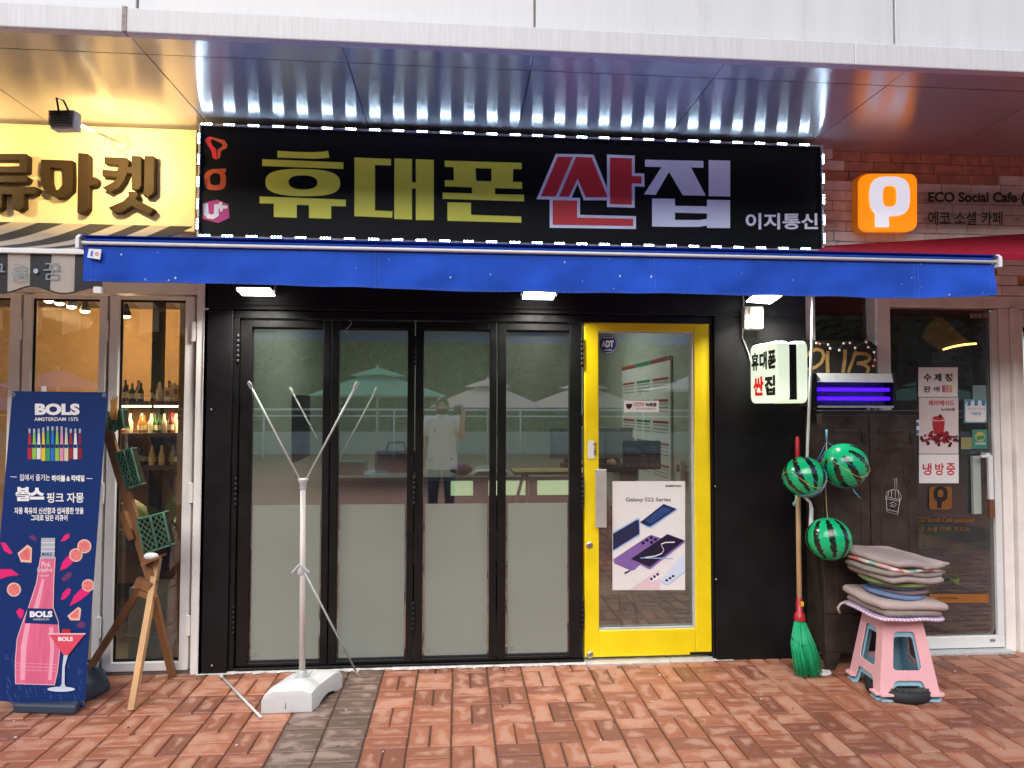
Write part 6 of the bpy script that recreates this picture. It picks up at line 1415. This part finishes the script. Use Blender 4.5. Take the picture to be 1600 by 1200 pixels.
# ------------------------------------------------------------------ the plaza behind the camera (seen mirrored in the panes)
def parasol(x, y, zt, ze, r, mat, label, vent=True, proto=None):
    t = thing('parasol', (x, y, 0), label, 'parasol', 'cafe parasols across the plaza')
    def can(q):
        n = 8; vs = [Vector((x, y, zt - .12 if vent else zt))]; m = 5; fs = []
        for j in range(1, m + 1):
            s_ = j / m
            for k in range(n * 2):
                a = k * math.pi / n; rr_ = r * s_ * (1 if k % 2 == 0 else .965); vs.append(Vector((x + math.cos(a) * rr_, y + math.sin(a) * rr_, (zt - .12) + (ze - zt + .12) * s_ ** 1.15)))
        N_ = n * 2
        for k in range(N_): fs.append((0, 1 + k, 1 + (k + 1) % N_))
        for j in range(m - 1):
            for k in range(N_): fs.append((1 + j * N_ + k, 1 + (j + 1) * N_ + k, 1 + (j + 1) * N_ + (k + 1) % N_, 1 + j * N_ + (k + 1) % N_))
        q.faces(vs, fs, False)
    part('canopy', t, mat, can)
    def ven(q):
        vs = [Vector((x, y, zt))] + [Vector((x + math.cos(a) * r * .4, y + math.sin(a) * r * .4, zt - .2)) for a in [k * math.pi / 4 for k in range(8)]]; q.faces(vs, [(0, 1 + k, 1 + (k + 1) % 8) for k in range(8)], False)
    part('vent', t, mat, ven)
    part('pole', t, m_galv, lambda q: q.tube((x, y, 0), (x, y, zt + .06), .025, 8)); part('base', t, m_greyp, lambda q: q.lathe([(.3, 0), (.3, .06), (.05, .1)], (x, y, 0), 20))
def mir(px, py, d): v = ray(px, py); p = CAM + v * (d / v.y); return Vector((p.x, -(p.y - .0), p.z))
g1 = cloth('green_parasol_cloth', (.16, .42, .3), trans=.35); p1 = cloth('pink_parasol_cloth', (.74, .58, .52), trans=.35); w1 = cloth('white_parasol_cloth', (.78, .8, .74), trans=.35); b1 = cloth('violet_blue_parasol_cloth', (.12, .14, .6), trans=.35)
for px, py, pe, hw, d, m, lb in ((590, 574, 619, 108, 16.2, g1, 'green two tier parasol across the plaza, mirrored in the second pane'), (762, 592, 637, 92, 17.5, p1, 'pink beige parasol mirrored in the third pane'), (912, 595, 637, 98, 18.2, p1, 'pink beige parasol mirrored beside the yellow door'), (1090, 583, 610, 90, 16.5, w1, 'white parasol mirrored in the yellow door pane'), (92, 577, 607, 90, 15.5, b1, 'violet blue parasol mirrored in the market pane'), (-10, 600, 640, 100, 14.5, b1, 'nearer violet blue parasol at the market end'), (1450, 590, 625, 95, 16, g1, 'green parasol mirrored in the cafe door')):
    p = mir(px, py, d); e = mir(px, pe, d); parasol(p.x, p.y, p.z, e.z, hw / F_PX * d, m, lb)
def tree(x, y, h, r, label, seed, proto=None):
    rn = random.Random(seed); t = thing('broadleaf_tree', (x, y, 0), label, 'tree', 'trees across the plaza')
    bark = M('bark', (.09, .065, .045), .9, var=.3, bump=.5, bscale=20); brs = []
    def tr(q):
        q.path([(x, y, 0), (x + .05, y, h * .25), (x - .05, y + .05, h * .5), (x, y, h * .8)], .1, 8, [.17, .13, .1, .04])
        for k in range(7):
            a = k * .9 + rn.random(); z = h * rn.uniform(.35, .65); e = Vector((x + math.cos(a) * r * .7, y + math.sin(a) * r * .7, z + h * rn.uniform(.1, .28))); q.path([(x, y, z), ((x + e.x) / 2, (y + e.y) / 2, (z + e.z) / 2 + .1), e], .05, 6, [.06, .04, .015]); brs.append(e)
    part('trunk', t, bark, tr); lm = [M('leaf_dark', (.045, .08, .025), .6, var=.3), M('leaf_mid', (.095, .16, .05), .6, var=.3), M('leaf_light', (.16, .23, .09), .6, var=.3)]; b = MB()
    cl_ = brs + [Vector((x + rn.gauss(0, r * .4), y + rn.gauss(0, r * .4), h * rn.uniform(.55, 1))) for _ in range(12)]
    for c in cl_:
        for k in range(150):
            p = c + Vector((rn.gauss(0, .34) * r * .7, rn.gauss(0, .34) * r * .7, rn.gauss(0, .3) * r * .6)); s_ = rn.uniform(.1, .21); a = Vector((rn.uniform(-1, 1), rn.uniform(-1, 1), rn.uniform(-.6, .6))).normalized(); c2 = a.orthogonal().normalized()
            b.use(lm[rn.choice((0, 0, 1, 1, 2))]); b.face([p - a * s_, p + c2 * s_ * .5, p + a * s_, p - c2 * s_ * .5])
    b.build('crown', t); return t
protoT = [tree(-9, -21, 6.5, 2.6, 'bushy tree across the plaza, far left of the row', 1), tree(-3.5, -22, 7.5, 2.8, 'tall tree across the plaza behind the green parasol', 2)]
for i, (x, y, s_, rz, lb) in enumerate(((1.5, -21, .95, 1, 'tree across the plaza between the green and pink parasols'), (6.5, -22, 1.05, 2, 'tree across the plaza behind the pink parasols'), (11, -21, .9, 3, 'tree across the plaza behind the white parasol'), (-14.5, -22, 1.1, 4, 'broad tree at the market end of the plaza'), (16, -23, 1.15, 5, 'broad tree at the cafe end of the plaza'), (-6, -28, 1.3, 2.5, 'large tree in the back row behind the green parasol'), (4, -28, 1.35, .6, 'large tree in the back row behind the pink parasols'), (-20, -27, 1.3, .3, 'outermost tree in the back row at the market end'), (13, -29, 1.4, 1.7, 'large tree in the back row at the cafe end'), (9, -25, 1.45, 2.2, 'leaning tall tree in the middle row toward the cafe end'), (-1, -25, 1.4, 4.4, 'tall tree in the middle row opposite the folding panels'), (21, -27, 1.5, 3.3, 'outermost tree in the back row at the cafe end'), (26, -24, 1.5, .9, 'last tree of the front row beyond the cafe end'), (18, -34, 1.9, 2.8, 'tallest tree far behind the row at the cafe end'), (8, -34, 1.9, .2, 'tallest tree far behind the pink parasols'), (-2, -35, 1.9, 3.9, 'tallest tree far behind the green parasol'), (-12, -34, 1.9, 5.2, 'tallest tree far behind the row at the market end'), (30, -33, 1.9, 1.1, 'far tree beyond the last one at the cafe end'))):
    t = copy_tree(protoT[i % 2]); t.location = (x, y, 0); t.scale = (s_, s_, s_); t.rotation_euler[2] = rz; t['label'] = lb
rl = thing('white_railing', (0, -17.5, 0), 'white two bar railing across the plaza mirrored in the panes', 'railing')
part('rail', rl, m_whitep, lambda q: (q.tube((-20, -17.5, 1.5), (20, -17.5, 1.5), .035, 8), q.tube((-20, -17.5, 1.3), (20, -17.5, 1.3), .025, 8)))
for k in range(21): part('post', rl, m_whitep, lambda q: q.tube((-20 + 2 * k, -17.5, 0), (-20 + 2 * k, -17.5, 1.5), .03, 6))
block('planter_wall', 'long pale low wall across the plaza under the trees', 'wall', lambda q: q.box(-22, 22, -19.3, -19, 0, .75), M('pale_concrete', (.45, .45, .42), .8, var=.15), .01)
hb = MB().use(M('hedge_leaf', (.04, .08, .025), .7, var=.3)); rn = random.Random(21)
for k in range(9000):
    p = Vector((rn.uniform(-26, 26), rn.uniform(-24.5, -23.5), rn.uniform(0, 3.2 + .5 * math.sin(k)))); s_ = rn.uniform(.08, .18); a = Vector((rn.uniform(-1, 1), rn.uniform(-1, 1), rn.uniform(-1, 1))).normalized(); c2 = a.orthogonal().normalized(); hb.face([p - a * s_, p + c2 * s_ * .6, p + a * s_, p - c2 * s_ * .6])
tag(hb.build('hedge'), 'dense green hedge behind the white railing across the plaza', 'hedge', kind='stuff')
ap = thing('apartment_block', (0, -45, 0), 'grey apartment block beyond the trees across the plaza', 'building')
part('wall', ap, M('grey_render', (.1, .11, .1), .8, var=.1), lambda q: q.box(-110, 110, -52, -45, 0, 22))
part('windows', ap, M('far_glass', (.05, .06, .07), .2), lambda q: [q.box(-88 + 4 * i, -86 + 4 * i, -44.99, -44.9, 1.6 + 3 * j, 3.1 + 3 * j) for i in range(44) for j in range(6)])
# cafe tables under parasols
m_tt = M('table_top', (.3, .2, .12), .5)
b0_ = None
for i, (x, y) in enumerate(((-1.9, -11.5), (.8, -12.8), (3.4, -13.4), (5.6, -12))):
    pass

# ------------------------------------------------------------------ people
m_skin = M('skin', (.5, .29, .2), .5, var=.05, sub=.1); m_hair = M('black_hair', (.012, .01, .009), .5, var=.1)
def skin_mesh(verts, edges, root=0, sub=2):
    me = bpy.data.meshes.new('sk'); me.from_pydata([v[:3] for v in verts], edges, []); o = bpy.data.objects.new('sk', me); COL.objects.link(o)
    o.modifiers.new('s', 'SKIN'); sd = o.modifiers.new('d', 'SUBSURF'); sd.levels = sub; sd.render_levels = sub
    sv = me.skin_vertices[0].data
    for i, v in enumerate(verts): r_ = v[3]; sv[i].radius = r_ if isinstance(r_, tuple) else (r_, r_); sv[i].use_root = (i == root)
    out = bpy.data.meshes.new_from_object(o.evaluated_get(bpy.context.evaluated_depsgraph_get()))
    vs = [v.co.copy() for v in out.vertices]; fs = [tuple(p.vertices) for p in out.polygons]
    bpy.data.objects.remove(o); bpy.data.meshes.remove(me); bpy.data.meshes.remove(out); return vs, fs
def head(q, c, s_, facing):
    """egg-shaped head with nose, brow, mouth and ears; facing = yaw of the face"""
    nu, nv = 28, 20; vs = []; fs = []; cy, sy = math.cos(facing), math.sin(facing)
    for j in range(nv + 1):
        th = math.pi * j / nv
        for i in range(nu):
            ph = 2 * math.pi * i / nu; x = math.sin(th) * math.cos(ph) * .075; y = math.sin(th) * math.sin(ph) * .096; z = math.cos(th) * .118
            if z < 0: k = 1 - .32 * (-z / .118) ** 1.5; x *= k; y = y * k + .012 * (-z / .118)
            if y > .03:
                y -= .006 * math.exp(-((abs(x) - .03) / .014) ** 2 - ((z - .012) / .012) ** 2)
                y += .026 * math.exp(-(x / .011) ** 2 - ((z + .018) / .017) ** 2); y += .007 * math.exp(-(x / .022) ** 2 - ((z + .056) / .008) ** 2); y += .006 * math.exp(-(x / .02) ** 2 - ((z + .095) / .014) ** 2)
            vs.append(Vector((c.x + s_ * (x * cy - y * sy), c.y + s_ * (x * sy + y * cy), c.z + s_ * z)))
    for j in range(nv):
        for i in range(nu): i2 = (i + 1) % nu; fs.append((j * nu + i, (j + 1) * nu + i, (j + 1) * nu + i2, j * nu + i2))
    q.faces(vs, fs, True)
    for sx in (-1, 1): x, y = sx * .077, -.005; q.sphere((c.x + s_ * (x * cy - y * sy), c.y + s_ * (x * sy + y * cy), c.z - .005 * s_), .02 * s_, 8, 6, (.5, .8, 1.4))
def hairf(q, c, s_, facing):
    cy, sy = math.cos(facing), math.sin(facing); nu, nv = 28, 14; vs = []; fs = []
    for j in range(nv + 1):
        for i in range(nu):
            ph = 2 * math.pi * i / nu; front = max(0, math.sin(ph)); th = (math.pi * (.72 - .36 * front)) * j / nv; k = 1 + .05 * noise.noise(Vector((ph * 3, th * 4, 1)))
            x = math.sin(th) * math.cos(ph) * .085 * k; y = math.sin(th) * math.sin(ph) * .106 * k - .003; z = math.cos(th) * .13 * k
            vs.append(Vector((c.x + s_ * (x * cy - y * sy), c.y + s_ * (x * sy + y * cy), c.z + s_ * z)))
    for j in range(nv):
        for i in range(nu): i2 = (i + 1) % nu; fs.append((j * nu + i, (j + 1) * nu + i, (j + 1) * nu + i2, j * nu + i2))
    q.faces(vs, fs, True)
def hand(q, w, d, up, side, grip=0.6, s_=1.0):
    """palm and five fingers: w = wrist, d = direction of the palm, up = back-of-hand normal, side = towards the thumb"""
    d, up, side = Vector(d).normalized(), Vector(up).normalized(), Vector(side).normalized(); kn = w + d * .085 * s_
    vs, fs = skin_mesh([(*w, .021), (*(w + d * .045 * s_), (.034, .016)), (*kn, (.036, .013))], [(0, 1), (1, 2)], 0, 2); q.faces(vs, fs, True)
    for k, L_ in ((-1.5, .062), (-.5, .075), (.5, .08), (1.5, .07)):
        b0 = kn + side * k * .018 * s_ - d * .012; pts = [b0]; a = 0
        for sgm in (.42, .32, .26): a += grip * (.7 if sgm > .4 else .9); dd = d * math.cos(a) - up * math.sin(a); pts.append(pts[-1] + dd * L_ * sgm * s_)
        vs, fs = skin_mesh([(*p, .0088 - .0011 * i) for i, p in enumerate(pts)], [(0, 1), (1, 2), (2, 3)], 0, 1); q.faces(vs, fs, True)
    b0 = w + d * .03 * s_ + side * .024; pts = [b0, b0 + (side * .7 + d * .7).normalized() * .035, b0 + (side * .7 + d * .7).normalized() * .035 + (d - up * .3 + side * .1).normalized() * .03, b0 + (side * .7 + d * .7).normalized() * .035 + (d - up * .5).normalized() * .055]
    vs, fs = skin_mesh([(*p, r_) for p, r_ in zip(pts, (.0125, .011, .0095, .0075))], [(0, 1), (1, 2), (2, 3)], 0, 1); q.faces(vs, fs, True)
# the photographer, standing just behind the phone
PX, PY = -.2, -4.66
hc = Vector((PX, PY + .02, 1.575))
ph = thing('person', (PX, PY, 0), 'person in a white T-shirt holding up a phone, mirrored in the third pane', 'person')
V = [(PX, PY, .93, (.145, .1)), (PX, PY, 1.08, (.14, .095)), (PX, PY, 1.26, (.155, .1)), (PX, PY, 1.38, (.13, .085)), (PX, PY, 1.45, .055), (hc.x, hc.y - .01, 1.52, .052),
     (PX + .17, PY, 1.385, .058), (PX + .26, PY + .05, 1.16, .045), (PX + .25, PY + .22, 1.32, .037), (.075, -4.325, 1.525, .026),
     (PX - .17, PY, 1.385, .058), (PX - .235, PY - .02, 1.12, .046), (PX - .24, PY + .06, .9, .036), (PX - .235, PY + .09, .82, .026),
     (PX + .09, PY, .84, .085), (PX + .1, PY + .02, .47, .058), (PX + .1, PY - .02, .1, .042), (PX - .09, PY, .84, .085), (PX - .11, PY + .02, .47, .058), (PX - .12, PY - .02, .1, .042), (PX + .11, PY + .1, .04, .036), (PX - .14, PY + .1, .04, .036)]
Eg = [(0, 1), (1, 2), (2, 3), (3, 4), (4, 5), (3, 6), (6, 7), (7, 8), (8, 9), (3, 10), (10, 11), (11, 12), (12, 13), (0, 14), (14, 15), (15, 16), (0, 17), (17, 18), (18, 19), (16, 20), (19, 21)]
b = MB().use(m_skin, True); vs, fs = skin_mesh(V, Eg); b.faces(vs, fs, True); head(b, hc, 1.0, 0)
hand(b, Vector((.075, -4.325, 1.525)), (-.35, .5, .25), (.8, .1, .2), (-.1, .2, 1), .55); hand(b, Vector((PX - .235, PY + .09, .82)), (0, .15, -1), (-1, 0, 0), (0, 1, -.1), .3)
b.build('body', ph)
def grown(sel, g, cut=None):
    vv = [V[i] for i in sel]; vv = [(x, y, z, (tuple(k + g for k in r_) if isinstance(r_, tuple) else r_ + g)) for x, y, z, r_ in vv]; return vv
def shirt(q):
    rings = [(.77, .21, .17), (.8, .208, .168), (.95, .195, .155), (1.1, .178, .128), (1.24, .186, .122), (1.34, .19, .116), (1.4, .175, .1), (1.435, .13, .085), (1.46, .078, .07), (1.468, .07, .064)]; n = 28; vs = []; fs = []
    for z, rx, ry in rings:
        for k in range(n):
            a = 2 * math.pi * k / n; f = 1 + .025 * math.sin(a * 5 + z * 6) * (1 if z < 1.2 else .3); vs.append(Vector((PX + math.cos(a) * rx * f, PY + math.sin(a) * ry * f, z)))
    for j in range(len(rings) - 1):
        for k in range(n): k2 = (k + 1) % n; fs.append((j * n + k, j * n + k2, (j + 1) * n + k2, (j + 1) * n + k))
    q.faces(vs, fs, True)
    for sx, a_, b_ in ((1, V[6], V[7]), (-1, V[10], V[11])):
        a_, b_ = Vector(a_[:3]), Vector(b_[:3]); q.path([Vector((PX + sx * .1, PY, 1.375)), a_ + Vector((0, 0, .0)), a_.lerp(b_, .3), a_.lerp(b_, .68)], .07, 18, [.075, .08, .074, .071])
    q.use(M('shirt_print', (.03, .03, .04), .6, var=0)); x, z = PX - .085, 1.27
    for k in range(3): q.box(x - .012 + .008 * k, x - .006 + .008 * k, PY + .128, PY + .134, z - .03 + .01 * k, z + .02 - .008 * k)
part('t_shirt', ph, cloth('white_cotton', (.74, .74, .74), var=.04), shirt)
def trs(q):
    vv = grown([0, 14, 15, 16, 17, 18, 19], .014); vv[0] = (PX, PY, .885, (.13, .09)); vs, fs = skin_mesh(vv, [(0, 1), (1, 2), (2, 3), (0, 4), (4, 5), (5, 6)]); q.faces(vs, fs, True)
part('trousers', ph, cloth('navy_denim', (.03, .04, .09), var=.1), trs)
part('eyes', ph, m_ink, lambda q: [q.sphere(hc + Vector((sx * .031, .083, .008)), .011, 8, 6, (1.3, .7, .6)) for sx in (-1, 1)])
part('eyebrows', ph, m_hair, lambda q: [q.path([hc + Vector((sx * .016, .094, .028)), hc + Vector((sx * .032, .091, .032)), hc + Vector((sx * .048, .08, .027))], .0035, 5) for sx in (-1, 1)])
part('hair', ph, m_hair, lambda q: hairf(q, hc + Vector((0, 0, .004)), 1.0, 0))
part('face_mask', ph, m_blackp, lambda q: q.sphere(hc + Vector((0, .03, -.06)), .07, 18, 12, (.98, 1.12, .72)))
b = MB().use(m_blackp); b.box(-.045, .04, -4.222, -4.214, 1.475, 1.575); b.use(m_steel)
tag(b.build('phone', None, .003), 'dark phone held up in front of the face of the photographer', 'phone')
# seated clerk inside
qx, qy = 1.32, 2.55; hc2 = Vector((qx, qy + .02, 1.42))
cl2 = thing('person', (qx, qy, 0), 'person in dark clothes sitting at the desk behind the fourth pane', 'person')
V2 = [(qx, qy, .58, (.16, .12)), (qx, qy, .8, (.15, .1)), (qx, qy - .02, 1.05, (.17, .1)), (qx, qy - .02, 1.18, (.13, .085)), (qx, qy, 1.27, .052), (qx, qy + .01, 1.36, .05), (qx + .18, qy - .02, 1.16, .055), (qx + .24, qy - .15, .93, .043), (qx + .16, qy - .3, 1.06, .03), (qx - .18, qy - .02, 1.16, .055), (qx - .25, qy - .1, .9, .043), (qx - .17, qy - .3, 1.06, .03), (qx + .1, qy - .4, .55, .075), (qx + .1, qy - .42, .1, .045), (qx - .1, qy - .4, .55, .075), (qx - .1, qy - .42, .1, .045)]
E2 = [(0, 1), (1, 2), (2, 3), (3, 4), (4, 5), (3, 6), (6, 7), (7, 8), (3, 9), (9, 10), (10, 11), (0, 12), (12, 13), (0, 14), (14, 15)]
b = MB().use(m_skin, True); vs, fs = skin_mesh(V2, E2); b.faces(vs, fs, True); head(b, hc2, 1.0, math.pi)
for sx, i in ((1, 8), (-1, 11)): hand(b, Vector(V2[i][:3]), (-.2 * sx, -1, -.1), (0, 0, 1), (-sx, 0, 0), .35)
b.build('body', cl2)
def sh2(q):
    vv = [(x, y, z, (tuple(k + .014 for k in r_) if isinstance(r_, tuple) else r_ + .012)) for x, y, z, r_ in V2[:4] + [V2[6], V2[7], V2[9], V2[10]]]; vs, fs = skin_mesh(vv, [(0, 1), (1, 2), (2, 3), (3, 4), (4, 5), (3, 6), (6, 7)]); q.faces(vs, fs, True)
part('black_shirt', cl2, cloth('black_cotton', (.015, .015, .016)), sh2); part('hair', cl2, m_hair, lambda q: hairf(q, hc2 + Vector((0, 0, .004)), 1.0, math.pi))
block('desk_chair', 'dark stool under the seated person inside the phone shop', 'chair', lambda q: (q.lathe([(.22, .4), (.23, .44), (.22, .47)], (qx, qy, 0), 24), q.tube((qx, qy, .02), (qx, qy, .4), .03, 10), q.lathe([(.24, .0), (.24, .02), (.03, .05)], (qx, qy, 0), 16)), m_blackp, 0)
